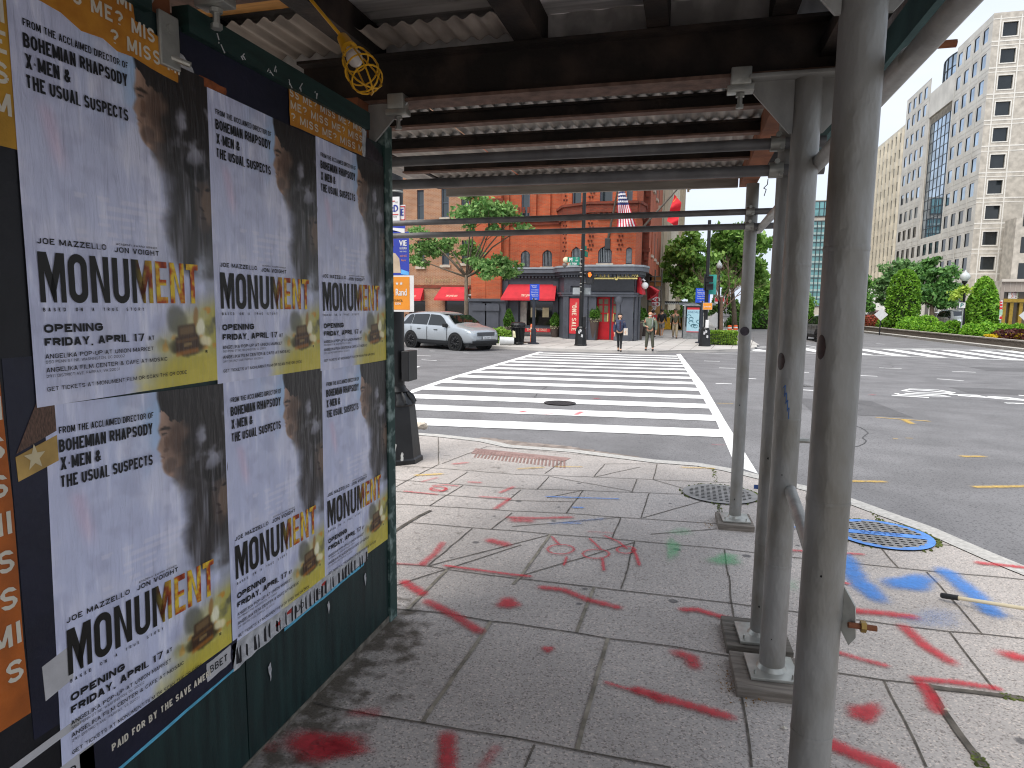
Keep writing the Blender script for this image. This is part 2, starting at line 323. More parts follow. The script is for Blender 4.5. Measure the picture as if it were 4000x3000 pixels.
# ================================================================== GROUND
def Mground(name, base, speck, dark, sc, rough=.9, spots=0, dirt=False, patch=.12, ov=.8):
    """exposed aggregate: fine light / dark specks over a slowly varying base; optional gum spots and wall dirt"""
    mt = M(name, base, rough=rough, var=patch, scale=1.3, detail=8)
    n, l = mt.node_tree.nodes, mt.node_tree.links; b = n['Principled BSDF']
    rp0 = [k for k in n if k.type == 'VALTORGB'][0]; tc = [k for k in n if k.type == 'TEX_COORD'][0]
    vo = n.new('ShaderNodeTexVoronoi'); vo.inputs['Scale'].default_value = sc; l.new(tc.outputs['Object'], vo.inputs['Vector'])
    sepc = n.new('ShaderNodeSeparateColor'); l.new(vo.outputs['Color'], sepc.inputs[0])
    rp = n.new('ShaderNodeValToRGB'); e = rp.color_ramp.elements
    e[0].position = .0; e[0].color = (*[c*.45 for c in lin(dark)], 1); e[1].position = 1; e[1].color = (*lin(speck), 1)
    k = e.new(.28); k.color = (.5, .5, .5, 1); k = e.new(.8); k.color = (.5, .5, .5, 1)
    l.new(sepc.outputs[0], rp.inputs[0])
    ovk = ov; ov = n.new('ShaderNodeMix'); ov.data_type = 'RGBA'; ov.blend_type = 'OVERLAY'; ov.inputs[0].default_value = ovk
    l.new(rp0.outputs[0], ov.inputs[6]); l.new(rp.outputs[0], ov.inputs[7]); out = ov.outputs[2]
    nf = n.new('ShaderNodeTexNoise'); nf.inputs['Scale'].default_value = sc*.7; nf.inputs['Detail'].default_value = 3; l.new(tc.outputs['Object'], nf.inputs[0])
    if spots:
        v2 = n.new('ShaderNodeTexVoronoi'); v2.voronoi_dimensions = '2D'; v2.inputs['Scale'].default_value = spots; v2.inputs['Randomness'].default_value = 1
        l.new(tc.outputs['Object'], v2.inputs['Vector'])
        s2 = n.new('ShaderNodeSeparateColor'); l.new(v2.outputs['Color'], s2.inputs[0])
        mr = n.new('ShaderNodeMapRange'); mr.inputs[1].default_value = .45; mr.inputs[2].default_value = 1; mr.inputs[3].default_value = -.02; mr.inputs[4].default_value = .075; l.new(s2.outputs[0], mr.inputs[0])
        lt = n.new('ShaderNodeMath'); lt.operation = 'SUBTRACT'; l.new(mr.outputs[0], lt.inputs[0]); l.new(v2.outputs['Distance'], lt.inputs[1])
        m3 = n.new('ShaderNodeMapRange'); m3.inputs[1].default_value = -.006; m3.inputs[2].default_value = .02; m3.inputs[4].default_value = .72; l.new(lt.outputs[0], m3.inputs[0])
        mm = n.new('ShaderNodeMix'); mm.data_type = 'RGBA'; l.new(m3.outputs[0], mm.inputs[0]); l.new(out, mm.inputs[6]); mm.inputs[7].default_value = (.055, .055, .06, 1); out = mm.outputs[2]
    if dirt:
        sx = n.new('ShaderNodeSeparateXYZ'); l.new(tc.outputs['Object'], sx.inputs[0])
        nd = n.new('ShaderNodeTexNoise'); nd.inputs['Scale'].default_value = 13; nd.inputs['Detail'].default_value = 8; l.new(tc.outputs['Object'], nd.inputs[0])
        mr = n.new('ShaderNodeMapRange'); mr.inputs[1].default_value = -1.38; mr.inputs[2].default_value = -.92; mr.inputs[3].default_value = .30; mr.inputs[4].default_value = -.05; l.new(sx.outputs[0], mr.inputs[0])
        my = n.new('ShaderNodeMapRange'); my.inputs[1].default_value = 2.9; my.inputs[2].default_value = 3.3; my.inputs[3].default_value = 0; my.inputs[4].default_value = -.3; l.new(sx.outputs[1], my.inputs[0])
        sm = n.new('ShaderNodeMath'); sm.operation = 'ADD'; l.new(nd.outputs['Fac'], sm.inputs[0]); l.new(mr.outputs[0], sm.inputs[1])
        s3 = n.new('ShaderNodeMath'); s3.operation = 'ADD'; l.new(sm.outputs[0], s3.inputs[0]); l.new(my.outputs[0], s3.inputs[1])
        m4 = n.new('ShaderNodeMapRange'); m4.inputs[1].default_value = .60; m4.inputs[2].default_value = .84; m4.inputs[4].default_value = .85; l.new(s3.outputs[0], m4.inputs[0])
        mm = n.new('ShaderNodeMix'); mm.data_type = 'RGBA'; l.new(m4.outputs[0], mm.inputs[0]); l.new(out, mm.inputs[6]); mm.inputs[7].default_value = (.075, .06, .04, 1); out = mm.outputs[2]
    l.new(out, b.inputs['Base Color'])
    bp = n.new('ShaderNodeBump'); bp.inputs['Strength'].default_value = .5; bp.inputs['Distance'].default_value = .004
    l.new(nf.outputs['Fac'], bp.inputs['Height']); l.new(bp.outputs[0], b.inputs['Normal'])
    return mt
m_walk = Mground('sidewalk_aggregate', 'b3aca6', 'ebe6e0', '928b85', 150, spots=2.3, dirt=True, patch=.12, ov=.66)
m_asph = Mground('asphalt', '777677', 'b4b3b3', '525152', 90, rough=.88, patch=.14, ov=.6)
m_curb = M('granite_kerb', 'b9b6b0', rough=.85, var=.16, scale=30, bump=.15)
m_joint = M('joint_dirt', '615b53', rough=1, var=.45, scale=14)
m_jointl = M('joint_sand', '8f887a', rough=1, var=.35, scale=14)
m_moss = M('joint_moss', '57602f', rough=1, var=.5, scale=30)
m_white = M('road_paint_white', 'dcdcda', rough=.75, var=.16, scale=2.2, detail=10, bump=.1, bscale=60, lo=.3, hi=.55)
m_plaza = M('plaza_concrete', 'b3afaa', rough=.9, var=.1, scale=.8, detail=8)
curb_px = [(1533, 1702), (1624, 1692), (1720, 1698), (1900, 1718), (2000, 1740), (2240, 1757), (2470, 1786), (2560, 1797), (2730, 1810), (2850, 1830), (2940, 1850), (3060, 1879), (3150, 1900), (3313, 1943), (3500, 2011), (3650, 2064), (3800, 2129), (3920, 2180), (4000, 2212)]
curb = [gnd(*p) for p in curb_px]
curb = [Vector((-60, 12.5, 0)), Vector((-20, 9.4, 0)), Vector((-6, 8.05, 0))]+curb+[Vector((2.42, 4.2, 0)), Vector((2.72, 3.3, 0)), Vector((2.9, 2, 0)), Vector((3.0, 0, 0)), Vector((3.0, -30, 0))]
for p in curb: p.z = SLOPE*p.y
inner = []
for i, p in enumerate(curb):
    t = curb[min(i+1, len(curb)-1)]-curb[max(i-1, 0)]; t.z = 0; t.normalize(); nrm = Vector((t.y, -t.x, 0))
    q = p+nrm*.16; q.z = SLOPE*q.y; inner.append(q)
mb = MB(); mb.poly(inner+[Vector((-60, -30, .6))]); mb.f[0] = mb.f[0][::-1]
sidewalk = struct('sidewalk', mb, m_walk)
mb = MB()
for i in range(len(curb)-1):
    a, b, c, d = inner[i], inner[i+1], curb[i+1], curb[i]; up = EZ*.006
    mb.add([a+up, b+up, c+up, d+up, c-EZ*.2, d-EZ*.2], [(0, 1, 2, 3), (3, 2, 4, 5)])
struct('kerb', mb, m_curb)
# road: sloping part then flat to the horizon
mb = MB()
xs = [-400, -60, -10, 0, 10, 60, 400]; ys = [-60, -20, 0, 10, 20, 29, 60, 150, 400, 900]
for y in ys:
    for x in xs: mb.v.append((x, y, roadz(y)))
for j in range(len(ys)-1):
    for i in range(len(xs)-1): k = j*len(xs)+i; mb.f.append((k, k+1, k+len(xs)+1, k+len(xs))); mb.m.append(0)
road_o = struct('road', mb, m_asph)
# joints
def ribbon(mb, pts, w, up=.004, taper=False, nrm=EZ):
    L = []
    for i, p in enumerate(pts):
        t = pts[min(i+1, len(pts)-1)]-pts[max(i-1, 0)]; s = t.cross(nrm).normalized()*(w/2)
        if taper and i in (0, len(pts)-1): s = s*.3
        L += [p-s+nrm*up, p+s+nrm*up]
    mb.add(L, [(2*i, 2*i+1, 2*i+3, 2*i+2) for i in range(len(pts)-1)])
def wob(pts, step=.12, amp=.004):
    o = [pts[0]]
    for a, b in zip(pts, pts[1:]):
        n = max(1, int((b-a).length/step))
        for i in range(1, n+1): q = a.lerp(b, i/n); o.append(q+Vector((random.uniform(-amp, amp), random.uniform(-amp, amp), 0)) if i < n else q)
    return o
J = dict(d=[  # dark thin joints and cracks (photograph pixels)
 [(1226, 2747), (1452, 2795), (1651, 2826), (2000, 2883), (2251, 2933), (2565, 2991), (2620, 3002)], [(1531, 2379), (1741, 2397), (1918, 2429), (2000, 2436), (2253, 2474), (2375, 2496), (2633, 2528), (2859, 2566), (3267, 2630), (3452, 2659), (3624, 2677), (4000, 2735)],
 [(1531, 2203), (1665, 2212), (1746, 2226), (2000, 2259), (2321, 2295), (2859, 2358), (3038, 2383), (3325, 2420), (3524, 2447), (3710, 2469), (3836, 2478), (4000, 2496)],
 [(1601, 2042), (1845, 2063), (2000, 2074), (2149, 2088), (2393, 2106), (2832, 2146), (3047, 2174), (3330, 2201), (3628, 2232), (3900, 2255), (4000, 2266)],
 [(1533, 1970), (1678, 1977), (2000, 1997), (2212, 2006), (2425, 2022), (2805, 2047)], [(1533, 1920), (1750, 1936), (2000, 1956), (2244, 1961)],
 [(1531, 1873), (1755, 1891), (2000, 1909), (2280, 1917), (2470, 1924), (2678, 1932)], [(1533, 1819), (1718, 1830), (2000, 1853), (2316, 1864), (2551, 1874), (2854, 1887)], [(2362, 1813), (2567, 1813)],
 [(2088, 2912), (2050, 3000)], [(2445, 2250), (2425, 2302)], [(2479, 2115), (2443, 2250)], [(1845, 2065), (1669, 2214)],
 [(2425, 2022), (2391, 2106)], [(2000, 2004), (1920, 2067)], [(2278, 1916), (2212, 2006)], [(2536, 1927), (2504, 2024)], [(1809, 1897), (1678, 1977)], [(1827, 1844), (1755, 1890)], [(2036, 1914), (1985, 1956)],
 [(2145, 1862), (2097, 1913)], [(2488, 1873), (2468, 1924)], [(2567, 1813), (2551, 1874)], [(2362, 1814), (2319, 1865)], [(2197, 1803), (2129, 1850)], [(1710, 1816), (1592, 1877), (1533, 1911)],
 [(1712, 1703), (1714, 1816)], [(1726, 1812), (1904, 1744), (2470, 1795)], [(2848, 2250), (2857, 2356), (2900, 2738), (2918, 2838), (2936, 3000)], [(2830, 2149), (2845, 2250)], [(2807, 1966), (2814, 2020)],
 [(3452, 2659), (3520, 2792), (3619, 3000)], [(3624, 2677), (3678, 2770), (3845, 3000)], [(3710, 2471), (3886, 2697)], [(3633, 2250), (3746, 2372), (3836, 2478)], [(3445, 2146), (3509, 2219)], [(3633, 2126), (3764, 2135)], [(3620, 2236), (3633, 2250)],
 [(3312, 1968), (3457, 2015), (3764, 2135), (4000, 2235)], [(2036, 2250), (2479, 2119)], [(1480, 2310), (2036, 2130)], [(1669, 2214), (2000, 2128), (2149, 2090)], [(2000, 2058), (2425, 2022)], [(2136, 1945), (2278, 1916)],
 [(2511, 2024), (2746, 1957)], [(2542, 2088), (2800, 2067)], [(2149, 1862), (2466, 1920)], [(2319, 1865), (2502, 1825)], [(2554, 1875), (2674, 1910)]],
 l=[[(2375, 2496), (2320, 2690), (2255, 2932)], [(1918, 2429), (1651, 2824)], [(2321, 2297), (2253, 2472)], [(1746, 2228), (1592, 2383)], [(2149, 2090), (2036, 2250), (2003, 2285)]],
 t=[[(3624, 2677), (3651, 2691), (3922, 2722), (4000, 2731)], [(3624, 2677), (3678, 2770), (3845, 3000)], [(1533, 2083), (1600, 2040), (1683, 1996)]])
mb = MB()
for q in J['d']: ribbon(mb, wob([gnd(*p) for p in q]), .0085)
for q in J['t']: ribbon(mb, wob([gnd(*p) for p in q], amp=.008), .028, .006)
struct('joint_dark', mb, m_joint, sidewalk)
mb = MB()
for q in J['l']: ribbon(mb, wob([gnd(*p) for p in q], amp=.003), .017, .005)
struct('joint_sand', mb, m_jointl, sidewalk)
mb = MB()
for q in [[(2789, 1832), (2796, 1884)], [(2807, 1966), (2814, 2015)], [(3402, 1997), (3457, 2049)], [(3930, 2722), (4000, 2733)], [(3805, 2945), (3845, 3000)]]:
    for i in range(46):
        a, b = gnd(*q[0]), gnd(*q[1]); p = a.lerp(b, random.random())+Vector((random.uniform(-.02, .02), random.uniform(-.02, .02), 0)); r = random.uniform(.003, .010)
        mb.ico((p.x, p.y, p.z+.003), (r, r, r*.6), 1, .3, i)
mo = struct('joint_moss', mb, m_moss, sidewalk)
# ---- sprayed survey marks: density kept in a vertex attribute, edge broken up by noise
def Mspray(name, col):
    mt = M('spray_'+name, col, rough=.85, var=.15, scale=40)
    n, l = mt.node_tree.nodes, mt.node_tree.links; b = n['Principled BSDF']
    at_ = n.new('ShaderNodeAttribute'); at_.attribute_name = 'Col'; tc = n.new('ShaderNodeTexCoord')
    nz = n.new('ShaderNodeTexNoise'); nz.inputs['Scale'].default_value = 240; nz.inputs['Detail'].default_value = 2; l.new(tc.outputs['Object'], nz.inputs[0])
    s = n.new('ShaderNodeSeparateColor'); l.new(at_.outputs['Color'], s.inputs[0])
    ad = n.new('ShaderNodeMath'); ad.operation = 'ADD'; l.new(s.outputs[0], ad.inputs[0]); l.new(nz.outputs['Fac'], ad.inputs[1])
    mr = n.new('ShaderNodeMapRange'); mr.inputs[1].default_value = .66; mr.inputs[2].default_value = 1.5; mr.inputs[4].default_value = .8; l.new(ad.outputs[0], mr.inputs[0])
    tr = n.new('ShaderNodeBsdfTransparent'); ms = n.new('ShaderNodeMixShader'); l.new(mr.outputs[0], ms.inputs[0]); l.new(tr.outputs[0], ms.inputs[1]); l.new(b.outputs[0], ms.inputs[2])
    l.new(ms.outputs[0], n['Material Output'].inputs[0]); return mt
def stroke(mb, pts, w, k=1.0, up=.009):
    """soft ribbon: seven rows across, density peaks mid-way; rounded faded ends"""
    P = [pts[0]]
    for a, b in zip(pts, pts[1:]):
        n = max(2, int((b-a).length/(w*.25))); P += [a.lerp(b, i/n) for i in range(1, n+1)]
    d0 = (P[0]-P[1]).normalized(); d1 = (P[-1]-P[-2]).normalized()
    P = [P[0]+d0*w*.8, P[0]+d0*w*.45]+P+[P[-1]+d1*w*.45, P[-1]+d1*w*.8]
    prof = [(-1.25, 0), (-.85, .3), (-.42, .82), (0, 1), (.42, .82), (.85, .3), (1.25, 0)]; N = len(P); V = []; C = []
    for i, p in enumerate(P):
        t = P[min(i+1, N-1)]-P[max(i-1, 0)]; s = t.cross(EZ).normalized(); e = 0 if i in (0, N-1) else .45 if i in (1, N-2) else 1
        j = random.uniform(.88, 1.12); ww = w*(.75+.25*e)*j; dn = k*e*random.uniform(.85, 1.08)
        for a, c in prof: V.append(p+s*(a*ww*.62)+EZ*up); C.append(c*dn)
    mb.add(V, [(i*7+q, i*7+q+1, (i+1)*7+q+1, (i+1)*7+q) for i in range(N-1) for q in range(6)])
    mb.c += [(c, c, c, 1) for c in C]
def blob(mb, c, rx, ry, k=1.0, up=.009, G=gnd):
    c0 = G(*c); ex = G(c[0]+rx, c[1])-c0; ey = G(c[0], c[1]+ry)-c0; rg = random.uniform(0, 6)
    V = [c0+EZ*up]; C = [k]; n = 22
    for rr, cc in ((.3, 1.), (.58, .85), (.88, .42), (1.25, 0)):
        for j in range(n):
            a = 2*math.pi*j/n; w_ = 1+.13*math.sin(3*a+rg)+.08*math.sin(5*a+2*rg)
            V.append(c0+ex*(rr*w_*math.cos(a))+ey*(rr*w_*math.sin(a))+EZ*up); C.append(cc*k)
    f = [(0, 1+j, 1+(j+1) % n) for j in range(n)]+[(1+r*n+j, 1+(r+1)*n+j, 1+(r+1)*n+(j+1) % n, 1+r*n+(j+1) % n) for r in range(3) for j in range(n)]
    mb.add(V, f); mb.c += [(x, x, x, 1) for x in C]
def wpx(p, w, G=gnd): return (G(p[0]-w/2, p[1])-G(p[0]+w/2, p[1])).length      # metres of a width in pixels
RED = [([(2368, 2673), (2430, 2692), (2488, 2707)], 26, .8), ([(2488, 2702), (2600, 2735), (2845, 2805)], 56, 1.05), ([(2550, 2722), (2580, 2745)], 46, .8), ([(2650, 2558), (2700, 2574), (2712, 2604)], 66, .95), ([(2668, 2386), (2723, 2386), (2838, 2420)], 40, 1), ([(2118, 2300), (2199, 2308), (2294, 2347), (2413, 2377)], 40, .95),
 ([(1580, 2278), (1650, 2323)], 48, .95), ([(1670, 2354), (1723, 2381), (1768, 2404), (1870, 2470)], 52, .95), ([(1385, 2792), (1470, 2788)], 70, .55), ([(1747, 2885), (1750, 3010)], 80, 1.05), ([(1940, 2928), (1885, 3005)], 55, .5), ([(1728, 2125), (1700, 2165), (1650, 2207)], 34, .75), ([(1535, 2205), (1660, 2212)], 20, .6),
 ([(1740, 2214), (1860, 2230), (2000, 2249), (2070, 2256)], 22, .95), ([(1915, 2115), (1975, 2130)], 52, .85), ([(1877, 1943), (1985, 1950)], 20, .7), ([(1990, 1952), (1935, 1990)], 24, .75), ([(2005, 1905), (1955, 1927)], 22, .7), ([(1832, 1886), (1875, 1888)], 22, .7), ([(1580, 1922), (1640, 1928), (1705, 1934)], 16, .75),
 ([(1690, 1900), (1740, 1896), (1790, 1902)], 14, .75), ([(1690, 1912), (1730, 1922), (1742, 1910)], 14, .75), ([(1773, 1815), (1823, 1810)], 22, .7), ([(1650, 1884), (1708, 1868)], 14, .65), ([(1533, 1814), (1572, 1811)], 16, .8), ([(1990, 2025), (2100, 2028), (2230, 2024)], 30, .8), ([(2010, 2036), (2070, 2038)], 46, .7),
 ([(2156, 2101), (2185, 2132)], 14, .9), ([(2214, 2180), (2203, 2212)], 14, .9), ([(2303, 2108), (2325, 2128), (2348, 2150)], 14, .9), ([(2353, 2187), (2359, 2232)], 15, .95), ([(2362, 2097), (2416, 2120), (2448, 2147)], 14, .9), ([(2470, 2150), (2484, 2170), (2497, 2212)], 16, .95), ([(2300, 2080), (2390, 2086)], 18, .45),
 ([(3330, 2390), (3450, 2400), (3565, 2415)], 55, .95), ([(3533, 2456), (3610, 2526), (3710, 2589)], 60, .95), ([(3260, 2550), (3360, 2580), (3457, 2605)], 36, .85), ([(3574, 2657), (3740, 2672), (3895, 2695)], 42, .95), ([(3601, 2680), (3640, 2730), (3655, 2779)], 60, .95), ([(3240, 2910), (3360, 2962), (3490, 3010)], 85, 1.05), ([(3935, 2562), (4010, 2580)], 75, 1),
 ([(3823, 2203), (3900, 2210), (4010, 2223)], 36, .9), ([(3040, 2151), (3200, 2160), (3366, 2169)], 24, .85), ([(3290, 2280), (3308, 2284)], 26, .9)]
mb = MB(); mb.c = []
for q, w, k in RED: stroke(mb, [gnd(*p) for p in q], wpx(q[0], w), k)
for c, rx, ry, k in [((1985, 2360), 50, 26, .95), ((2140, 2541), 30, 15, .9), ((1262, 2918), 170, 66, 1.1), ((1330, 2930), 120, 45, .9), ((3380, 2788), 78, 44, .95), ((1050, 2925), 60, 30, .4)]: blob(mb, c, rx, ry, k)
for c, rx, ry in [((2190, 2150), 52, 19), ((2328, 2168), 52, 18), ((2445, 2152), 36, 14), ((1713, 1913), 32, 9)]:
    stroke(mb, [gnd(c[0]+rx*math.cos(a), c[1]+ry*math.sin(a)) for a in [i*2*math.pi/14 for i in range(15)]], wpx(c, 13), .85)
o = struct('spray_mark_red', mb, Mspray('red', 'cf3a44'), sidewalk); o['label'] = 'red sprayed survey marks on the grey slabs'
mb = MB(); mb.c = []
for q, w, k in [([(3300, 2180), (3345, 2265), (3425, 2340)], 85, 1), ([(3690, 2235), (3815, 2335), (3880, 2400)], 80, 1), ([(2136, 1943), (2416, 1952)], 14, .9), ([(2240, 1985), (2276, 1986)], 16, .9), ([(2200, 2047), (2268, 2048)], 14, .8), ([(3058, 2060), (3112, 2063)], 20, .85), ([(2150, 2050), (2350, 2030)], 30, .35)]:
    stroke(mb, [gnd(*p) for p in q], wpx(q[0], w), k)
blob(mb, (3556, 2279), 112, 36, 1.05); blob(mb, (3640, 2420), 150, 50, .33)
struct('spray_mark_blue', mb, Mspray('blue', '4f8fdc'), sidewalk)
mb = MB(); mb.c = []
for q, w, k in [([(1630, 1859), (1722, 1854)], 26, .9), ([(2025, 1834), (2122, 1828)], 20, .7), ([(2172, 1825), (2271, 1826)], 16, .7), ([(2665, 1828), (2787, 1832)], 18, .8)]: stroke(mb, [gnd(*p) for p in q], wpx(q[0], w), k)
struct('spray_mark_yellow', mb, Mspray('yellow', 'd9b355'), sidewalk)
mb = MB(); mb.c = []
for q, w, k in [([(3321, 1882), (3452, 1884)], 30, .8), ([(3814, 1905), (4010, 1902)], 36, .8), ([(3764, 1785), (3836, 1785)], 32, .8), ([(3425, 1632), (3628, 1647)], 14, .9), ([(3533, 1641), (3560, 1656)], 28, .85), ([(3490, 1716), (3505, 1716)], 10, .8), ([(3540, 1713), (3562, 1714)], 10, .7), ([(2805, 1577), (2860, 1578)], 14, .6)]:
    stroke(mb, [road(*p) for p in q], wpx(q[0], w, road), k)
struct('spray_mark_yellow', mb, Mspray('yellow', 'd9b355'), road_o)
mb = MB(); mb.c = []
for q, w, k in [([(2035, 1612), (2050, 1608)], 26, .8), ([(2130, 1620), (2160, 1618)], 26, .6), ([(2250, 1622), (2270, 1612)], 26, .8), ([(2325, 1559), (2338, 1558)], 18, .8), ([(3400, 1545), (3415, 1544)], 16, .6), ([(2780, 1740), (2830, 1742)], 16, .4)]: stroke(mb, [road(*p) for p in q], wpx(q[0], w, road), k, up=.014)
struct('spray_mark_red', mb, Mspray('red', 'cf3a44'), road_o)
mb = MB(); mb.c = []
blob(mb, (2628, 2145), 34, 52, .55); blob(mb, (2832, 2189), 72, 28, .62); blob(mb, (2660, 2080), 60, 20, .35); blob(mb, (3080, 2290), 60, 30, .3)
struct('spray_mark_green', mb, Mspray('green', '5fc080'), sidewalk)
# ---- crosswalk
def polyline_at(pts, y):
    for a, b in zip(pts, pts[1:]):
        if min(a.y, b.y) <= y <= max(a.y, b.y): return a.lerp(b, (y-a.y)/(b.y-a.y))
    return pts[0] if y < pts[0].y else pts[-1]
rin = [Vector((.57, 7.6, 0)), Vector((.55, 8.5, 0)), Vector((.48, 11.1, 0)), Vector((.2, 17, 0)), Vector((-.5, 30.2, 0))]
rout = [Vector((.78, 7.3, 0)), Vector((.73, 8.5, 0)), Vector((.63, 11, 0)), Vector((.42, 17, 0)), Vector((-.32, 30.4, 0))]
lin_ = [Vector((-5.0, 9.4, 0)), Vector((-5.45, 12, 0)), Vector((-5.78, 16, 0)), Vector((-6.3, 29, 0))]
lout = [Vector((-5.2, 9.4, 0)), Vector((-5.65, 12, 0)), Vector((-5.98, 16, 0)), Vector((-6.55, 29.2, 0))]
def rd(p, up=.004): return Vector((p.x, p.y, roadz(p.y)+up))
cross = MB()
for A, B in ((rin, rout), (lin_, lout)):
    for a, b, c, d in zip(A, A[1:], B[1:], B): cross.add([rd(a), rd(b), rd(c), rd(d)], [(0, 3, 2, 1)])
crosswalk = struct('crosswalk_edge_line', cross, m_white, road_o)
y0 = 9.02
for k in range(14):
    w = .66; mbk = MB(); nseg = 6; V = []
    for i in range(nseg+1):
        f = i/nseg; row = []
        for yy in (y0, y0+w):
            yl = yy-.28; yr = yy+.42
            L = polyline_at(lin_, yl); L = Vector((L.x, yl, 0)); Rr = polyline_at(rin, yr); Rr = Vector((Rr.x, yr, 0)); row.append(L.lerp(Rr, f))
        V += [rd(row[0], .008), rd(row[1], .008)]
    mbk.add(V, [(2*i, 2*i+2, 2*i+3, 2*i+1) for i in range(nseg)])
    struct('crosswalk_bar', mbk, m_white, road_o); y0 += 1.475
# far crosswalk over the avenue, lane dashes, lettering squashed on the road
zA = za(3000, 750)
def rquad(mb, pts, up=.008): mb.add([p+EZ*up for p in pts], [tuple(range(len(pts)))])
mb = MB()
A0, A1 = Vector((2.5, 36.2, -.68)), Vector((26, 42.0, -.68)); B0, B1 = Vector((2.5, 33.6, -.68)), Vector((26, 31.2, -.68))
for a, b in ((A0, A1), (A0+Vector((0, .8, 0)), A1+Vector((0, 1.0, 0))), (B0, B1)): ribbon(mb, [a, b], .17, .008)
for i in range(16):
    x = 3.0+i*1.45; f = (x-2.5)/23.5; p = B0.lerp(B1, f); q = A0.lerp(A1, min(1, f)); q = Vector((x-.6, q.y-.1, -.68)); p = Vector((x+.15, p.y+.1, -.68))
    rquad(mb, [p, p+Vector((.72, 0, 0)), q+Vector((.72, 0, 0)), q], .011)
struct('far_crosswalk', mb, m_white, road_o)
mb = MB()
for a, b in [((960, 1520), (1155, 1527)), ((1590, 1550), (1795, 1558)), ((1460, 1615), (1690, 1632)), ((765, 1585), (945, 1593)), ((195, 1555), (355, 1562)), ((935, 1310), (1010, 1316)), ((325, 1325), (420, 1340))]:
    pa, pb = road(*zA(*a)), road(*zA(*b)); ribbon(mb, [pa, pb], .1, .004)
z7 = za(2000, 750); z2 = za(1000, 750)
for a, b in [((1660, 1460), (1795, 1465)), ((1790, 1520), (1930, 1525)), ((1580, 1390), (1960, 1402)), ((2040, 1612), (2110, 1616)), ((1760, 1655), (1900, 1659))]:
    ribbon(mb, [road(*z7(*a)), road(*z7(*b))], .1, .004)
for a, b in [((1375, 1414), (1510, 1418)), ((1430, 1450), (1560, 1458)), ((1500, 1373), (1545, 1375)), ((1330, 1355), (1400, 1358)), ((1790, 1390), (1840, 1393))]: ribbon(mb, [road(*z2(*a)), road(*z2(*b))], .09, .004)
zB = za(3000, 1500)
for q in [[(265, 50), (400, 57)], [(2050, 165), (2212, 170)], [(2165, 98), (2230, 102)]]: ribbon(mb, [road(*zB(*p)) for p in q], .12, .004)
rquad(mb, [road(*z2(*p)) for p in [(1300, 1505), (1420, 1508), (1330, 1540), (1290, 1540)]], .004)
struct('lane_dash', mb, m_white, road_o)
# the word painted along the lane, seen nearly edge-on from the kerb
mb = MB()
for q, w in [([(1215, 42), (1480, 53)], .09), ([(1480, 53), (1600, 75), (1560, 84), (1300, 76), (1170, 60), (1215, 48), (1400, 60), (1590, 78)], .12), ([(1110, 82), (1130, 92), (1420, 104), (1560, 108), (1480, 96), (1260, 84), (1180, 82)], .12), ([(1068, 98), (1390, 118)], .12), ([(1560, 90), (1800, 98), (1900, 118), (1640, 100)], .16), ([(1900, 110), (2060, 118), (2212, 138)], .2), ([(1760, 102), (2000, 128), (2212, 142)], .16)]:
    ribbon(mb, [road(*zB(*p)) for p in q], w, .004)
struct('lane_lettering', mb, m_white, road_o)
# cracks and tar seams in the asphalt
mb = MB()
rgc = random.Random(5)
for x, y, a, L in ((1.6, 9, .3, 5), (3.5, 14, 1.9, 6), (-2.5, 12, 2.6, 3), (6, 20, .2, 8), (-4, 20, 1.2, 5), (9, 13, 2.4, 6), (2.5, 24, .1, 9), (5, 8.5, .9, 3), (-9, 18, .2, 6), (4.2, 5.6, 1.3, 3.5)):
    p = Vector((x, y, 0)); pts = [p]
    for k in range(int(L/.25)): a += rgc.uniform(-.35, .35); p = p+Vector((math.cos(a), math.sin(a), 0))*.25; pts.append(p)
    ribbon(mb, [rd(q, .0) for q in pts], .016, .005)
struct('asphalt_crack', mb, M('tar_seam', '4a494a', rough=.7, var=.3, scale=9), road_o)
mb = MB()
for x0, y0_, w_, l_ in ((2.2, 12.5, 1.6, 2.4), (6.4, 17.5, 2.6, 1.5), (-3.5, 27, 3.5, 1.2), (10, 26, 3, 2)): mb.add([rd(Vector((x0, y0_, 0)), .003), rd(Vector((x0+w_, y0_+.1, 0)), .003), rd(Vector((x0+w_-.1, y0_+l_, 0)), .003), rd(Vector((x0+.05, y0_+l_-.1, 0)), .003)], [(0, 1, 2, 3)])
struct('asphalt_patch', mb, Mground('asphalt_patch_dark', '656465', '9c9b9a', '434345', 90, patch=.12, ov=.5), road_o)
# cobble gutter and tactile ramp in front of the crossing
mb = MB(); cob = M('cobble', '8a7f77', rough=.9, var=.3, scale=9, bump=.2)
gut = [(1850, 1708), (1960, 1722), (2080, 1734), (2200, 1748), (2320, 1766), (2420, 1780), (2480, 1790)]
gp = [gnd(*p) for p in gut]
for row in range(2):
    for a, b in zip(gp, gp[1:]):
        n = 4
        for i in range(n):
            p = a.lerp(b, (i+.5+(row*.5))/n); p = p+Vector((0, .05+row*.13, 0)); p.z = SLOPE*p.y-.085
            mb.bbox((p.x-.075, p.y-.055, p.z-.05), (p.x+.075, p.y+.055, p.z+.05+random.uniform(0, .012)), .012, rz=random.uniform(-.08, .02))
struct('cobble_gutter', mb, cob)
mb = MB(); tac = M('tactile_brick', '9b7f78', rough=.9, var=.2, scale=8)
for i in range(26):
    for j in range(7):
        p = gnd(1870, 1762).lerp(gnd(2205, 1800), i/25)+Vector((.01*j, -.055*j, 0)); p.z = SLOPE*p.y
        mb.lathe((p.x, p.y, p.z), [(.013, .0), (.011, .008), (.004, .009)], 6)
pad = [gnd(*p) for p in [(1858, 1752), (2230, 1790), (2205, 1803), (1840, 1772)]]
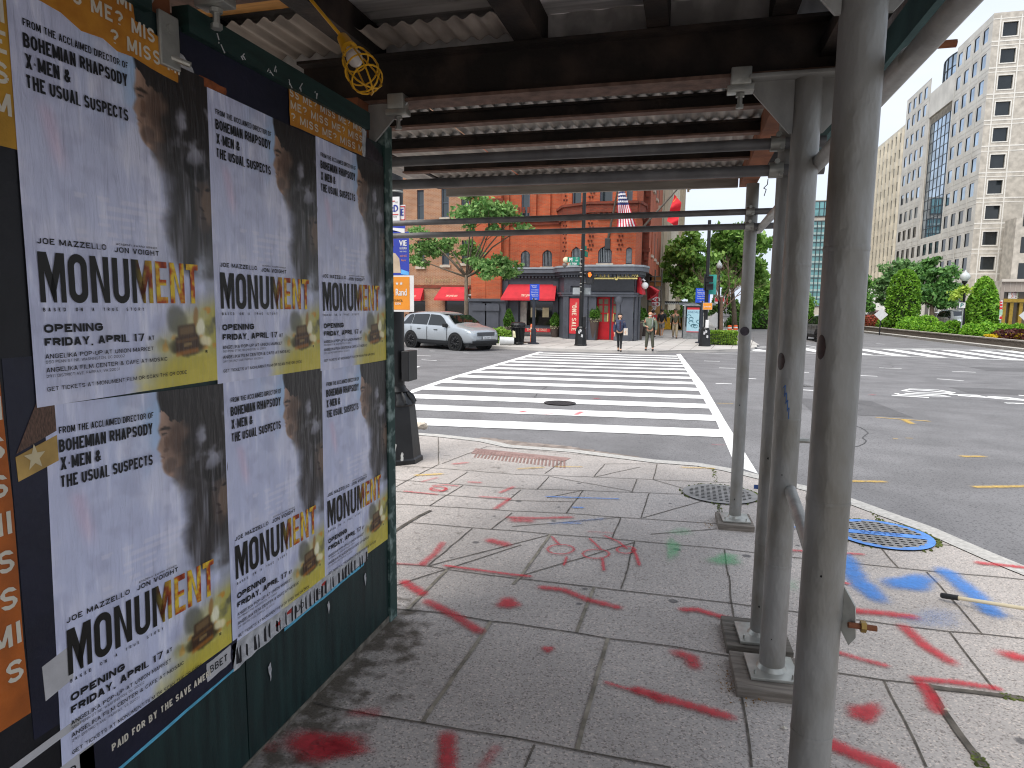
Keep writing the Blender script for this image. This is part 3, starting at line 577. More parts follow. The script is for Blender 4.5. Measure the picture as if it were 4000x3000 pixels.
mb.add([p+EZ*.004 for p in pad], [(0, 3, 2, 1)]); struct('tactile_paving', mb, tac)
# far pavement (a raised slab with a granite edge)
pl = [(-120, 52), (-40, 35.5), (-16, 31.8), (-8.7, 30.15), (-6.3, 29.72), (-2.6, 29.85), (-1.4, 30.3), (-.4, 31.1), (1.3, 32.2), (2.6, 33.4), (3.2, 34.8), (3.5, 37), (3.7, 60), (4.2, 420), (-120, 420)]
mb = MB(); mb.prism(pl, -.8, PZ); struct('plaza_pavement', mb, m_plaza)
mb = MB()
for a, b in zip(pl[:-2], pl[1:-2]): ribbon(mb, [Vector((a[0], a[1]+.16, PZ)), Vector((b[0]-(0.15 if b[0] > 2 else 0), b[1]+(.16 if b[0] < 3 else 0), PZ))], .3, .004)
struct('plaza_kerb', mb, m_curb)
mb = MB()
for i in range(26):
    x = -17+i*.95; ribbon(mb, [Vector((x, 31.9 if x < -9 else 30.6+max(0, (x+1)*.9), PZ)), Vector((x+1.2, 46, PZ))], .02)
for y in (31.6, 32.9, 34.2, 35.5, 36.8, 38.6): ribbon(mb, [Vector((-11, y, PZ)), Vector((2.4 if y > 33.5 else -1+(y-31)*.6, y+.9, PZ))], .025, .005)
struct('plaza_joints', mb, m_joint)
# ================================================================== SIDEWALK SHED
m_galv = M('galvanised_pipe', '989793', rough=.48, var=.22, scale=9, metal=.25, bump=.3, bscale=22, detail=9, stretch=(1, 1, .6), lo=.3, hi=.7)
m_galvd = M('grey_pipe_dull', '6b6a6a', rough=.55, var=.2, scale=9, metal=.3, bump=.1)
m_zinc = M('zinc_clamp', 'a9a9a2', rough=.38, var=.14, scale=14, metal=.55, bump=.08)
m_rust = M('rusty_steel', '2a2421', rough=.8, var=.3, scale=5, col2='443730', bump=.2, bscale=60, lo=.45, hi=.72)
m_rustl = M('rust_flange', '6a5348', rough=.85, var=.3, scale=18, bump=.2, bscale=80)
m_rusto = M('rust_orange', '7a4a30', rough=.85, var=.35, scale=8, bump=.1)
m_deck = M('corrugated_metal', 'd2cecd', rough=.4, var=.5, scale=3.5, metal=0, stretch=(.35, 6, 1), detail=9, bump=.08, bscale=40)  # pale streaks in the colour stand for highlights along the ribs
m_deckf = M('corrugated_rusted', 'b3aca5', rough=.6, var=.35, scale=3, metal=.1, stretch=(3, .7, 1), detail=9, col2='c8c2ba')
m_teal = M('teal_timber', '3f5c5c', rough=.8, var=.25, scale=6, bump=.15)
m_oldwood = M('weathered_wood', '7d756c', rough=.9, var=.25, scale=5, stretch=(1, 14, 14), bump=.35, bscale=40)
m_oldwood2 = M('weathered_wood_cut', '777068', rough=.9, var=.3, scale=6, stretch=(14, 1, 14), bump=.4, bscale=30)
m_plank = M('yellow_plank', 'c08a48', rough=.75, var=.3, scale=3, stretch=(1, 12, 12), bump=.15, detail=8)
m_plank2 = M('pale_fascia', '9d968d', rough=.85, var=.2, scale=3, stretch=(1, 9, 9))
m_galvs = M('stained_pipe', '9a9995', rough=.45, var=.12, scale=7, metal=.2, bump=.45, bscale=20, detail=10, stretch=(1, 1, .45), col2='6a6354', lo=.42, hi=.78)
shed = thing('sidewalk_shed', 'steel pipe sidewalk shed with corrugated deck over the pavement', 'scaffold', (.4, 2.86, -.06))
def post(X, Y, r, zt, cap=None):
    z0 = SLOPE*Y+.06
    mb = MB(); mb.tube([(X, Y, z0), (X, Y, .8), (X, Y, 1.6), (X, Y, zt)], r, 28)
    for k in range(3): mb.lathe((X, Y, z0+.35+.62*k+.13*(X*7 % 1)), [(r+.0006, 0), (r+.0014, .006), (r+.0006, .012)], 28)
    o = obj('post', mb, m_galvs, shed, smooth=True)
    b = MB(); b.bbox((X-.1, Y-.1, z0-.012), (X+.1, Y+.1, z0+.002), .002, rz=.08)
    b.lathe((X, Y, z0), [(r+.012, 0), (r+.004, .012), (r, .02)], 28)
    for dx in (-.075, .075): b.tube([(X+dx, Y-.075, z0), (X+dx, Y-.075, z0+.02)], .005, 6)
    obj('base_plate', b, m_zinc, o, smooth=True)
    # bolt holes
    for zz in (.15, .86):
        h = MB(); h.tube([(X-.25*r, Y-r*.955, z0+zz), (X-.25*r, Y-r*.975, z0+zz)], .0055 if r < .05 else .003, 8); obj('bolt_hole', h, M('hole_dark', '0a0a0a', rough=1), o)
    return o
NP = (.355, 1.75); MP = (.405, 2.86); P2 = (.385, 3.17); P3 = (.395, 5.07)
p_near = post(*NP, .0505, 2.43); p_mid = post(*MP, .0525, 2.42); p_two = post(*P2, .043, 2.36); p_far = post(*P3, .0435, 2.40)
for pp, (X, Y) in ((p_mid, MP), (p_near, NP)):         # cap: flange plate and two triangular gussets
    g = MB(); g.bbox((X-.22, Y-.075, 2.412), (X+.22, Y+.075, 2.428), .003)
    for s in (-1, 1): g.slab([(0, 0), (.17, 0), (.17, -.02), (.012, -.2), (0, -.2)], (X+s*.05, Y-.006, 2.412), (s, 0, 0), (0, 0, 1), .012)
    obj('cap_gusset', g, m_galv, pp, smooth=True)
st = MB()                                               # round stickers on the posts
for X, Y, z, a in ((P3[0]-.006, P3[1]-.0425, 1.36, 0),):
    st.tube([(X, Y-.006, z), (X, Y-.0085, z)], .032, 20)
obj('round_sticker', st, M('sticker_dark', '2a2028', rough=.4, var=.5, scale=40), p_far)
st = MB()
for (X, Y), r, z in ((MP, .0525, 1.18), (P2, .043, 1.17), (NP, .0505, 1.22)):
    pass
def stick(pp, X, Y, r, z, a0, a1, h):
    b = MB(); n = 10; V = []
    for i in range(n+1):
        a = a0+(a1-a0)*i/n; f = math.sqrt(max(0, 1-(2*i/n-1)**2)); V += [(X+(r+.0008)*math.cos(a), Y+(r+.0008)*math.sin(a), z-h*f), (X+(r+.0008)*math.cos(a), Y+(r+.0008)*math.sin(a), z+h*f)]
    b.add(V, [(2*i, 2*i+2, 2*i+3, 2*i+1) for i in range(n)]); obj('round_sticker', b, M('sticker_brown', '3a2a26', rough=.4, var=.6, scale=30), pp)
stick(p_mid, *MP, .0525, 1.325, math.radians(195), math.radians(238), .035)
stick(p_near, *NP, .0505, 1.45, math.radians(190), math.radians(225), .03)
# blue scrawl on the middle post
b = MB()
for k in range(4):
    a = math.radians(238+k*7); a2 = math.radians(246+k*7); z = 1.22-.03*k
    b.tube([(MP[0]+.0535*math.cos(a), MP[1]+.0535*math.sin(a), z), (MP[0]+.0535*math.cos(a2), MP[1]+.0535*math.sin(a2), z+.012), (MP[0]+.0535*math.cos(a2), MP[1]+.0535*math.sin(a2), z-.035)], .0016, 5)
obj('blue_scrawl', b, M('blue_marker', '2f5f9a', rough=.6), p_mid)
def ibeam(x0, x1, Y, z0, z1, w=.13, tf=.014, tw=.01, web=m_rust, fl=m_rustl, name='header_beam'):
    mb = MB(); mb.box((x0, Y-tw/2, z0+tf), (x1, Y+tw/2, z1-tf)); mb.box((x0, Y-w/2, z1-tf), (x1, Y+w/2, z1))
    o = obj(name, mb, web, shed)
    f = MB(); f.box((x0, Y-w/2, z0), (x1, Y+w/2, z0+tf)); obj('bottom_flange', f, fl, o)
    return o
b1 = ibeam(-1.8, .62, 2.885, 2.43, 2.64)
b0 = ibeam(-1.8, .62, 1.75, 2.43, 2.64)
for Y in (3.24, 3.72, 4.34, 4.95): ibeam(-1.95, .33, Y, 2.425, 2.495, w=.06, tf=.01, tw=.008, fl=m_rustl, name='cross_beam')
mb = MB(); mb.box((.31, 2.96, 2.40), (.42, 5.2, 2.52)); obj('edge_girder', mb, m_rusto, shed)
mb = MB(); mb.box((.60, -2.5, 2.36), (.69, 5.2, 2.47)); obj('edge_timber', mb, m_teal, shed)
mb = MB(); mb.box((.70, -2.5, 2.40), (.74, 5.2, 2.78)); mb.box((.44, -2.5, 2.50), (.60, 5.2, 2.56)); obj('edge_fascia', mb, m_rust, shed)
for x, w in ((-1.46, .1), (-.705, .12), (-.17, .085), (.30, .09), (-2.1, .1)):
    mb = MB(); mb.box((x-w/2, -2.6, 2.645), (x+w/2, 2.95, 2.775)); obj('joist', mb, m_rust, shed)
def corr(x0, x1, y0, y1, z, amp, per, axis, name, mat):
    """one corrugated sheet; waves run across axis"""
    mb = MB(); th = .002
    if axis == 'x': n = int((x1-x0)/per*6); us = [x0+(x1-x0)*i/n for i in range(n+1)]; P = [(u, z+amp*math.sin(2*math.pi*u/per)) for u in us]; f = [[(u, y0, h) for u, h in P], [(u, y1, h) for u, h in P]]
    else:
        us = []; y = y0; k = 0                      # trapezoid ribs
        pr = [(0, 0), (.42*per, 0), (.5*per, amp), (.72*per, amp), (.8*per, 0)]
        P = []
        while y < y1:
            P += [(y+a, z+h) for a, h in pr]; y += per
        f = [[(x0, u, h) for u, h in P], [(x1, u, h) for u, h in P]]
    n = len(P); mb.add(f[0]+f[1], [(i, i+1, n+i+1, n+i) for i in range(n-1)])
    return obj(name, mb, mat, shed, smooth=('all' if axis == 'x' else False))
for i, x in enumerate((-2.2, -1.3, -.42)): corr(x, x+.9, 2.92, 5.22, 2.512+.004*(i % 2), .010, .068, 'x', 'corrugated_deck', m_deckf)
corr(-2.4, .62, -2.6, 2.95, 2.785, .03, .21, 'y', 'ribbed_deck', m_deck)
corr(-1.40, -.78, 2.62, 2.84, 2.672, .010, .075, 'x', 'corrugated_scrap', M('brown_sheet', '8d837a', rough=.7, var=.4, scale=5, stretch=(3, .7, 1), detail=9))
corr(-2.3, -1.53, 2.45, 2.84, 2.668, .012, .075, 'x', 'corrugated_scrap', MATS['brown_sheet'])
for i, y in enumerate((1.55, 1.78, 2.01, 2.24)):
    mb = MB(); mb.bbox((-2.5, y, 2.69+.008*(i % 2)), (-1.53, y+.205, 2.728+.008*(i % 2)), .004); obj('deck_plank', mb, m_plank, shed)
mb = MB(); mb.box((-2.45, -2.6, 2.36), (-2.42, 2.95, 2.78)); mb.box((-1.97, 2.97, 2.5), (-1.94, 5.2, 2.6)); obj('back_fascia', mb, m_rust, shed)
corr(-2.4, .62, 2.985, 2.9851, 2.5, .008, .07, 'x', 'x', m_deckf) if 0 else None
mb = MB(); n_ = 240; P_s = [(-2.4+3.02*i/n_, 2.985+.008*math.sin(i*.45)) for i in range(n_+1)]; mb.add([(x, y, 2.5) for x, y in P_s]+[(x, y, 2.80) for x, y in P_s], [(i, i+1, n_+2+i, n_+1+i) for i in range(n_)]); obj('end_sheet', mb, m_deck, shed, smooth='all')
mb = MB(); mb.bbox((-1.95, 5.15, 2.395), (.3, 5.19, 2.52), .003); obj('end_fascia', mb, m_plank2, shed)
def pipe(a, b, r, nm, mat=m_galvd, clamp=None):
    mb = MB(); mb.tube([a, b], r, 16); o = obj(nm, mb, mat, shed, smooth=True)
    if clamp:
        c = MB()
        for q in clamp:
            q = Vector(q); d = (Vector(b)-Vector(a)).normalized()
            c.tube([q-d*.028, q+d*.028], r+.009, 12); c.tube([q+Vector((.0, -r-.004, .03)), q+Vector((0, -r-.022, .03))], .011, 8); c.tube([q+Vector((.018, -r-.002, -.02)), q+Vector((.018, -r-.025, -.02))], .009, 6)
        obj('coupler', c, m_zinc, o, smooth=True)
    return o
pipe((-1.75, 3.15-.055, 2.232), (.52, 3.15-.055, 2.232), .024, 'cross_pipe', clamp=[(.33, 3.095, 2.232)])
pipe((-1.75, 3.15-.055, 2.122), (.52, 3.15-.055, 2.122), .024, 'cross_pipe', clamp=[(.33, 3.095, 2.122)])
for z0, z1 in ((2.166, 2.20), (2.067, 2.10)): pipe((-2.9, 5.0, z0), (.56, 5.0, z1), .022, 'cross_pipe', clamp=[(.38, 5.0, z1-.002)])
pipe((.46, 5.2, 2.09), (.46, -.6, 2.115), .026, 'ledger_pipe', m_galv)
pipe((.43, 2.86, .80), (.385, 1.80, .775), .023, 'ledger_pipe', m_galv)
pipe((.46, 2.86, 2.10), (.46, 1.75, 2.11), .0275, 'ledger_pipe', m_galv)
# lug with bolt, near post
b = MB(); X, Y = NP; b.slab([(-.012, .085), (.03, .03), (.038, -.05), (.02, -.075), (-.012, -.03)], (X+.052, Y-.012, .775), (.75, -.35, 0), (0, 0, 1), .008)
lug = obj('brace_lug', b, m_zinc, shed)
b = MB(); b.tube([(X+.06, Y-.03, .76), (X+.125, Y-.028, .758)], .0075, 8); obj('bolt', b, m_rusto, lug)
b = MB(); b.tube([(X+.088, Y-.03, .76), (X+.10, Y-.03, .76)], .0145, 6); obj('nut', b, M('brass_nut', '9a7d45', rough=.4, metal=.7), lug)
b = MB(); b.tube([(X+.135, Y+.02, 2.14), (X+.2, Y+.02, 2.14)], .009, 8); obj('bolt', b, m_rusto, shed)
b = MB(); b.tube([(MP[0]+.05, MP[1], 1.0), (MP[0]+.1, MP[1], 1.0)], .01, 6); obj('bolt', b, m_zinc, p_mid)
# beam clamps
def clamp(x, Y, zb):
    b = MB(); b.bbox((x-.038, Y-.085, zb-.035), (x+.038, Y-.02, zb+.03), .004); b.bbox((x-.05, Y-.08, zb-.06), (x+.05, Y-.025, zb-.034), .003)
    b.tube([(x, Y-.05, zb-.06), (x, Y-.05, zb-.105)], .0095, 8); b.tube([(x, Y-.05, zb-.103), (x, Y-.05, zb-.117)], .016, 6); b.tube([(x, Y-.05, zb-.062), (x, Y-.05, zb-.074)], .018, 6)
    obj('beam_clamp', b, m_zinc, shed, smooth=True)
clamp(.155, 2.885, 2.432); clamp(-1.30, 2.885, 2.432); clamp(-1.34, 1.75, 2.432)
g = MB(); g.slab([(0, 0), (.2, 0), (0, -.2)], (-1.45, 2.82, 2.425), (1, 0, 0), (0, 0, 1), .012); obj('wall_gusset', g, m_galv, shed); g = MB(); g.slab([(0, 0), (.2, 0), (.17, -.04), (0, -.24)], (-1.46, 1.52, 2.5), (.75, .3, 0), (0, 0, 1), .012)
obj('wall_gusset', g, m_galv, shed)
g = MB(); g.bbox((-1.398, 1.535, 2.17), (-1.385, 1.605, 2.31), .004); g.tube([(-1.385, 1.57, 2.27), (-1.382, 1.57, 2.27)], .012, 12); g.tube([(-1.39, 1.575, 2.2), (-1.35, 1.6, 2.185)], .008, 8)
obj('wall_bracket', g, m_zinc, shed)
b = MB(); b.tube([at(2985, 765, 5.05), at(2993, 740, 5.0), at(2983, 735, 4.9), at(2998, 720, 4.8), at(3000, 700, 4.7)], .003, 5); obj('loose_wire', b, m_rust, shed)
# timber sole blocks, one under each post
def sole(X, Y, label, col=None, rz=.05, w=.15):
    z = SLOPE*Y; b = MB()
    for k in range(2): b.bbox((X-w, Y-.15+.151*k, z+.0), (X+w*.95, Y-.001+.151*k, z+.046), .004, rz=rz, piv=(X, Y, 0))
    o = obj('sole_block', b, col or m_oldwood, loc=(X, Y, z)); tag(o, label, 'wood block', 'timber blocks under the shed posts'); return o
sole(MP[0]-.01, MP[1]-.02, 'grey weathered wood block under the thick middle post')
sole(P2[0]-.01, P2[1]+.03, 'cracked wood block with a blue painted side, behind the middle one', M('block_blue_side', '6d675f', rough=.9, var=.35, scale=4, stretch=(1, 12, 12), bump=.3))
sole(P3[0], P3[1], 'small wood block under the farthest post beside the round grate', w=.13)
sole(NP[0], NP[1], 'wood block at the foot of the nearest thick post')
b = MB(); b.box((P2[0]-.13, P2[1]-.1265, SLOPE*P2[1]+.004), (P2[0]+.14, P2[1]-.1245, SLOPE*P2[1]+.042), rz=.05, piv=(P2[0], P2[1], 0))
o = obj('blue_paint', b, M('blue_wood_paint', '27406f', rough=.8, var=.3, scale=20), bpy.data.objects['sole_block.001'])
# fallen leaves and sawdust by the blocks
b = MB()
for i in range(170):
    cx, cy_ = random.choice([(.56, 2.99), (.57, 2.86), (.3, 2.66), (.22, 2.78), (.2, 5.0)]); x, y = random.gauss(cx, .03), random.gauss(cy_, .05); a = random.uniform(0, 6); l = random.uniform(.004, .014)
    b.add([(x, y, SLOPE*y+.005), (x+l*math.cos(a), y+l*math.sin(a), SLOPE*y+.009), (x+l*math.cos(a+.7), y+l*math.sin(a+.7), SLOPE*y+.006)], [(0, 1, 2)])
o = obj('leaf_litter', b, M('dry_leaf', '8d6a38', rough=1, var=.5, scale=60)); o['kind'] = 'stuff'; o['label'] = 'dry brown leaf crumbs beside the wood blocks'
# caged work light
L0 = at(1335, 142, 2.25); L1 = at(1455, 345, 2.12); ax = (L1-L0).normalized(); a_ = ax.cross(EZ).normalized(); b_ = a_.cross(ax)
wl = thing('work_light', 'yellow caged work light bulb hanging from its cord', 'work light', L0)
yel = M('yellow_plastic', 'd9a21e', rough=.42, var=.12, scale=9)
b = MB(); b.tube([at(1180, -60, 2.2), at(1215, 0, 2.2), at(1275, 72, 2.2), L0+ax*.01], .006, 8); obj('cord', b, yel, wl, smooth=True)
LL = (L1-L0).length
b = MB(); b.tube([L0, L0+ax*.012, L0+ax*.05, L0+ax*.085], [.012, .021, .024, .03], 14); obj('socket', b, yel, wl, smooth=True)
b = MB(); cr_ = [(f*LL, r) for f, r in ((.36, .034), (.48, .047), (.62, .056), (.78, .058), (.9, .046), (.975, .022))]
for k in range(6):
    t = k*math.pi/3; d = a_*math.cos(t)+b_*math.sin(t); b.tube([L0+ax*z+d*r for z, r in cr_]+[L0+ax*LL], .0032, 6)
for z, r in ((.46*LL, .046), (.66*LL, .0575), (.84*LL, .0535)): b.tube([L0+ax*z+(a_*math.cos(t)+b_*math.sin(t))*r for t in [i*2*math.pi/20 for i in range(20)]], .0032, 6, closed=True)
obj('cage', b, yel, wl, smooth=True)
b = MB(); b.tube([L0+ax*z for z in (.075, .09, .11, .135, .155, .168, .174)], [.013, .014, .022, .029, .026, .015, .003], 16); obj('bulb', b, M('frosted_bulb', 'd8d2cc', rough=.25, var=.05), wl, smooth=True)
# ================================================================== HOARDING WALL AND POSTERS
m_green = M('green_plywood', '15292a', rough=.55, var=.45, scale=3, stretch=(1, 9, .9), detail=10, bump=.15, bscale=50, col2='223b38', lo=.3, hi=.75)
m_greend = M('dark_green_trim', '16302c', rough=.55, var=.25, scale=8, stretch=(1, 1, 6), bump=.1)
m_greene = M('worn_green_edge', '35564f', rough=.7, var=.4, scale=16, col2='93a59f', lo=.5, hi=.72)
XW = -1.40
wall = thing('plywood_hoarding', 'dark green plywood hoarding wall covered in pasted posters', 'wall', (XW, 1.8, -.04))
mb = MB(); mb.box((XW-.03, -1.4, -.1), (XW, 1.782, 2.3)); mb.box((XW-.03, 1.788, -.1), (XW, 2.705, 2.3)); mb.box((XW-.03, 2.706, -.1), (XW, 2.93, 2.26)); mb.box((XW-.02, 1.78, -.1), (XW-.006, 1.79, 2.3)); obj('panel', mb, m_green, wall)
mb = MB(); mb.box((XW-.03, 1.631, 2.286), (XW+.025, 2.706, 2.357)); obj('top_rail', mb, m_greend, wall)
mb = MB(); mb.box((XW-.03, -1.4, 2.286), (XW+.025, 1.50, 2.357)); obj('top_rail', mb, m_greend, wall)
mb = MB(); mb.box((XW-.07, 2.875, -.08), (XW+.012, 2.952, 2.357)); obj('end_post', mb, m_greene, wall)
mb = MB(); mb.box((XW-.13, 2.72, 2.1), (XW-.04, 2.86, 2.43)); mb.box((XW-.13, 1.50, 2.1), (XW-.035, 1.63, 2.43)); obj('stud', mb, m_rusto, wall)
mb = MB(); mb.box((XW, -1.4, -.055), (XW+.004, 2.93, -.025)); obj('base_strip', mb, M('base_mortar', '6b655c', rough=1, var=.4, scale=20), wall)
PX = lambda Y, Z, k=0: Vector((XW+.002+.0012*k, Y, Z))
def sheet(name, pts, k, mat, label, cat='poster', lettering=None, group=None):
    """a pasted paper sheet: outline in (Y, Z) on the wall"""
    c = PX(sum(p[0] for p in pts)/len(pts), min(p[1] for p in pts), k)
    b = MB(); b.slab(pts, PX(0, 0, k), EY, EZ, .0011)
    o = obj(name, b, mat, loc=c); tag(o, label, cat, group); ORG[o.name] = c
    return o
def torn(pts, n=5, amp=.008):
    o = []
    for a, b in zip(pts, pts[1:]+pts[:1]):
        o.append(a)
        for i in range(1, n): o.append((a[0]+(b[0]-a[0])*i/n+random.uniform(-amp, amp), a[1]+(b[1]-a[1])*i/n+random.uniform(-amp, amp)))
    return o
m_blackp = M('black_paper', '131318', rough=.5, var=.3, scale=9, bump=.1); m_navy = M('navy_paper', '181a2c', rough=.45, var=.25, scale=6, bump=.12, bscale=30)
m_orange = M('orange_paper', 'b9741f', rough=.6, var=.18, scale=12, bump=.12, bscale=40, col2='c98a2b'); m_yellow = M('yellow_paper', 'b8892a', rough=.6, var=.2, scale=10, bump=.12)
m_paperw = M('white_paper', 'b9b7b8', rough=.6, var=.12, scale=9, bump=.12); m_ink = M('black_ink', '16171c', rough=.55, var=.2, scale=20); m_letw = M('cream_ink', 'cfc7b6', rough=.6, var=.08, scale=10)
m_scrap = M('torn_paper', 'b6b6b8', rough=.7, var=.25, scale=30, bump=.2)
def rows(parent, rws, y0, z0, dz, h, k, tilt=0, mat=m_letw, bold=.03, al='l', w=None):
    b = MB()
    for i, (t, dy) in enumerate(rws): gtext(b, t, PX(y0+dy, z0-dz*i, k)+Vector((.0008, 0, 0)), (0, 1, tilt), (0, -tilt, 1), h, w or h*.68*(sum(GW.get(c, 1) for c in t)+.3*len(t)), .19, .3, al)
    return obj('lettering', b, mat, parent)
sheet('old_poster', [(.5, .02), (1.16, .02), (1.16, 2.28), (.5, 2.28)], 0, m_blackp, 'black torn old poster at the left edge of the hoarding')
sheet('old_poster', [(1.62, 2.0), (2.72, 2.0), (2.72, 2.285), (1.62, 2.285)], 0, m_navy, 'dark blank poster below the green top rail')
sheet('old_poster', [(1.055, .55), (1.16, .55), (1.16, 1.42), (1.055, 1.42)], 1, m_navy, 'navy poster strip with a gold star plaque, left of the lower film posters')
o = sheet('old_poster', torn([(2.66, 1.9), (2.92, 1.9), (2.92, 2.2), (2.69, 2.26), (2.66, 2.2)], 4, .01), 1, M('plum_paper', '2b232a', rough=.5, var=.4, scale=8, bump=.2), 'dark torn poster at the far top corner of the hoarding')
s1 = sheet('slogan_poster', torn([(.6, 1.86), (1.163, 1.86), (1.16, 2.3), (.6, 2.3)], 4, .003), 2, m_yellow, 'yellow slogan poster left of the first film poster', group='slogan posters on the hoarding')
rows(s1, [(t, 0) for t in ('E', 'S', 'M', 'E', 'S', '? M')], 1.118, 2.235, .062, .045, 2, al='r')
s2 = sheet('slogan_poster', [(1.19, 2.3), (1.2, 2.19), (1.25, 2.185), (1.30, 2.165), (1.36, 2.17), (1.40, 2.155), (1.45, 2.158), (1.5, 2.15), (1.55, 2.145), (1.6, 2.142), (1.603, 2.19), (1.56, 2.235), (1.5, 2.245), (1.46, 2.25), (1.455, 2.3)], 4, m_orange, 'orange slogan poster torn over the top of the first film poster', group='slogan posters on the hoarding')
rows(s2, [('ISS ME? MI', -.01), ('S ME? MIS', .075), ('? MISS MI', .175)], 1.205, 2.272, .052, .035, 4, tilt=-.02)
s3 = sheet('slogan_poster', torn([(2.131, 2.293), (2.133, 2.164), (2.40, 2.168), (2.665, 2.17), (2.664, 2.295)], 5, .0015), 4, m_orange, 'orange slogan strip above the third film poster', group='slogan posters on the hoarding')
rows(s3, [('SS ME? MISS ME? MIS', .002), ('ME? MISS ME? MISS', .006), ('? MISS ME? MISS M', .006)], 2.131, 2.262, .041, .029, 4, tilt=-.0, w=.525)
s4 = sheet('slogan_poster', torn([(.6, .62), (1.052, .62), (1.046, 1.44), (.6, 1.44)], 5, .004), 2, M('burnt_orange_paper', 'a8581c', rough=.6, var=.22, scale=10, bump=.12), 'burnt orange slogan poster at the lower left edge', group='slogan posters on the hoarding')
rows(s4, [(t, 0) for t in ('ME? S', 'S MI', 'ME? IS', 'ME? S', 'SS MI', 'ME? IS', 'M SS', 'SS MI', '? S')], 1.043, 1.375, .083, .05, 2, al='r')
# gold star plaque
g = sheet('star_emblem', [(1.068, 1.15), (1.165, 1.175), (1.165, 1.235), (1.066, 1.205)], 2, M('gold_print', 'b08f4f', rough=.5, var=.35, scale=9), 'gold bar with an outlined star, printed left of the lower film poster', 'emblem')
b = MB(); b.poly([PX(1.068, 1.212, 2), PX(1.165, 1.245, 2), PX(1.165, 1.40, 2)]); obj('slats', b, M('brown_slats', '5b4336', rough=.5, var=.5, scale=6, stretch=(1, 60, 14)), g)
b = MB(); st_ = [(1.108+.026*(1 if i % 2 == 0 else .42)*math.sin(i*math.pi/5), 1.195+.03*(1 if i % 2 == 0 else .42)*math.cos(i*math.pi/5)) for i in range(10)]
b.slab(st_, PX(0, 0, 3), EY, EZ, .0008); obj('star', b, M('pale_gold', 'cfc09a', rough=.5), g)
sheet('blank_sticker', [(1.088, .625), (1.16, .64), (1.16, .725), (1.086, .71)], 2, m_paperw, 'small white square sticker left of the lower film poster', 'sticker')
o = sheet('white_notice', [(.7, .05), (1.2, .05), (1.2, .445), (.7, .43)], 2, m_paperw, 'white notice with black lettering at the bottom left corner', 'notice')
b = MB()
for t, z in (('O.THER', .395), ('HE G', .345), ('EAT', .295)): b.text(t, PX(1.155 if t == 'O.THER' else 1.165, z, 2)+Vector((.0008, 0, 0)), EY, EZ, .03, align='r', bold=.0)
obj('lettering', b, m_ink, o)
sheet('white_strip', [(.7, .49), (1.17, .515), (1.17, .535), (.7, .51)], 2, m_paperw, 'narrow white paper strip across the black poster', 'strip')
# torn strip under the lower film posters
o = sheet('torn_strip', torn([(1.16, .318), (1.72, .345), (1.745, .44), (1.16, .44)], 6, .002), 2, m_navy, 'dark blue torn strip with white capitals under the nearest lower film poster', 'strip')
b = MB(); gtext(b, 'PAID FOR BY THE SAVE AMERI', PX(1.25, .383, 2)+Vector((.0008, 0, 0)), (0, 1, .012), (0, 0, 1), .021, .36, .22); obj('lettering', b, m_letw, o)
b = MB(); b.slab(torn([(1.16, .312), (1.72, .338), (1.72, .347), (1.16, .323)], 8, .0012), PX(0, 0, 3), EY, EZ, .0008); obj('edge_band', b, M('sky_blue_ink', '5cabc9', rough=.6, var=.2, scale=30), o)
o = sheet('torn_strip', torn([(1.60, .37), (1.71, .378), (1.71, .435), (1.60, .43)], 4, .003), 4-1, m_paperw, 'white torn scrap reading BBET between the two lower film posters', 'strip')
b = MB(); gtext(b, 'BBET', PX(1.612, .392, 3)+Vector((.0008, 0, 0)), EY, EZ, .024, .08, .16); obj('lettering', b, m_ink, o)
o = sheet('torn_strip', torn([(1.72, .335), (2.0, .35), (2.33, .345), (2.66, .36), (2.66, .42), (1.72, .43)], 9, .006), 2, m_scrap, 'long shredded white strip under the two farther lower film posters', 'strip')
b = MB()
for i in range(30):
    y = 1.73+.031*i+random.uniform(-.01, .01); w = random.uniform(.005, .02); b.slab([(y, .345+random.uniform(0, .02)), (y+w, .35), (y+w*random.uniform(.4, 1.3), .405+random.uniform(-.015, .01)), (y+w*.1, .40)], PX(0, 0, 3), EY, EZ, .0006)
b.text('LIO', PX(2.08, .37, 3)+Vector((.0006, 0, 0)), EY, EZ, .024); b.text('BEA', PX(2.22, .372, 3)+Vector((.0006, 0, 0)), EY, EZ, .02); obj('ink_marks', b, m_ink, o)
b = MB(); b.slab(torn([(2.0, .335), (2.62, .345), (2.62, .356), (2.0, .346)], 9, .002), PX(0, 0, 3), EY, EZ, .0008); obj('edge_band', b, MATS['sky_blue_ink'], o)
b = MB()
for y, z in ((2.02, .398), (1.95, .385), (2.26, .405)): b.slab([(y, z), (y+.03, z+.004), (y+.028, z-.012), (y+.002, z-.009)], PX(0, 0, 3), EY, EZ, .0009)
obj('red_patch', b, M('red_ink', 'a8322e', rough=.6), o)
for i, (y, z, h) in enumerate(((1.90, .25, .06), (2.30, .3, .045), (2.62, .29, .05))):
    sheet('paper_scrap', torn([(y, z), (y+.012, z-h), (y+.02, z-h*.3), (y+.015, z+.01)], 3, .002), 2, m_scrap, ['pale torn scrap low on the plywood near the panel seam', 'white torn scrap low on the plywood, between the other two', 'yellowish torn scrap on the plywood near the far end'][i], 'scrap')
b = MB()
for y, z in ((1.75, 2.305), (1.86, 2.30), (2.0, 2.3), (2.03, 2.315), (2.10, 2.30), (2.17, 2.298), (2.27, 2.30)):
    for k in range(3): p = PX(y+random.uniform(-.012, .012), z+random.uniform(-.012, .012)); p.x = XW+.0262; b.tube([p, p+Vector((0, random.uniform(-.012, .02), random.uniform(-.02, .02)))], .0018, 5)
obj('chalk_scrawl', b, M('white_chalk', 'b9bcbc', rough=.9), wall)
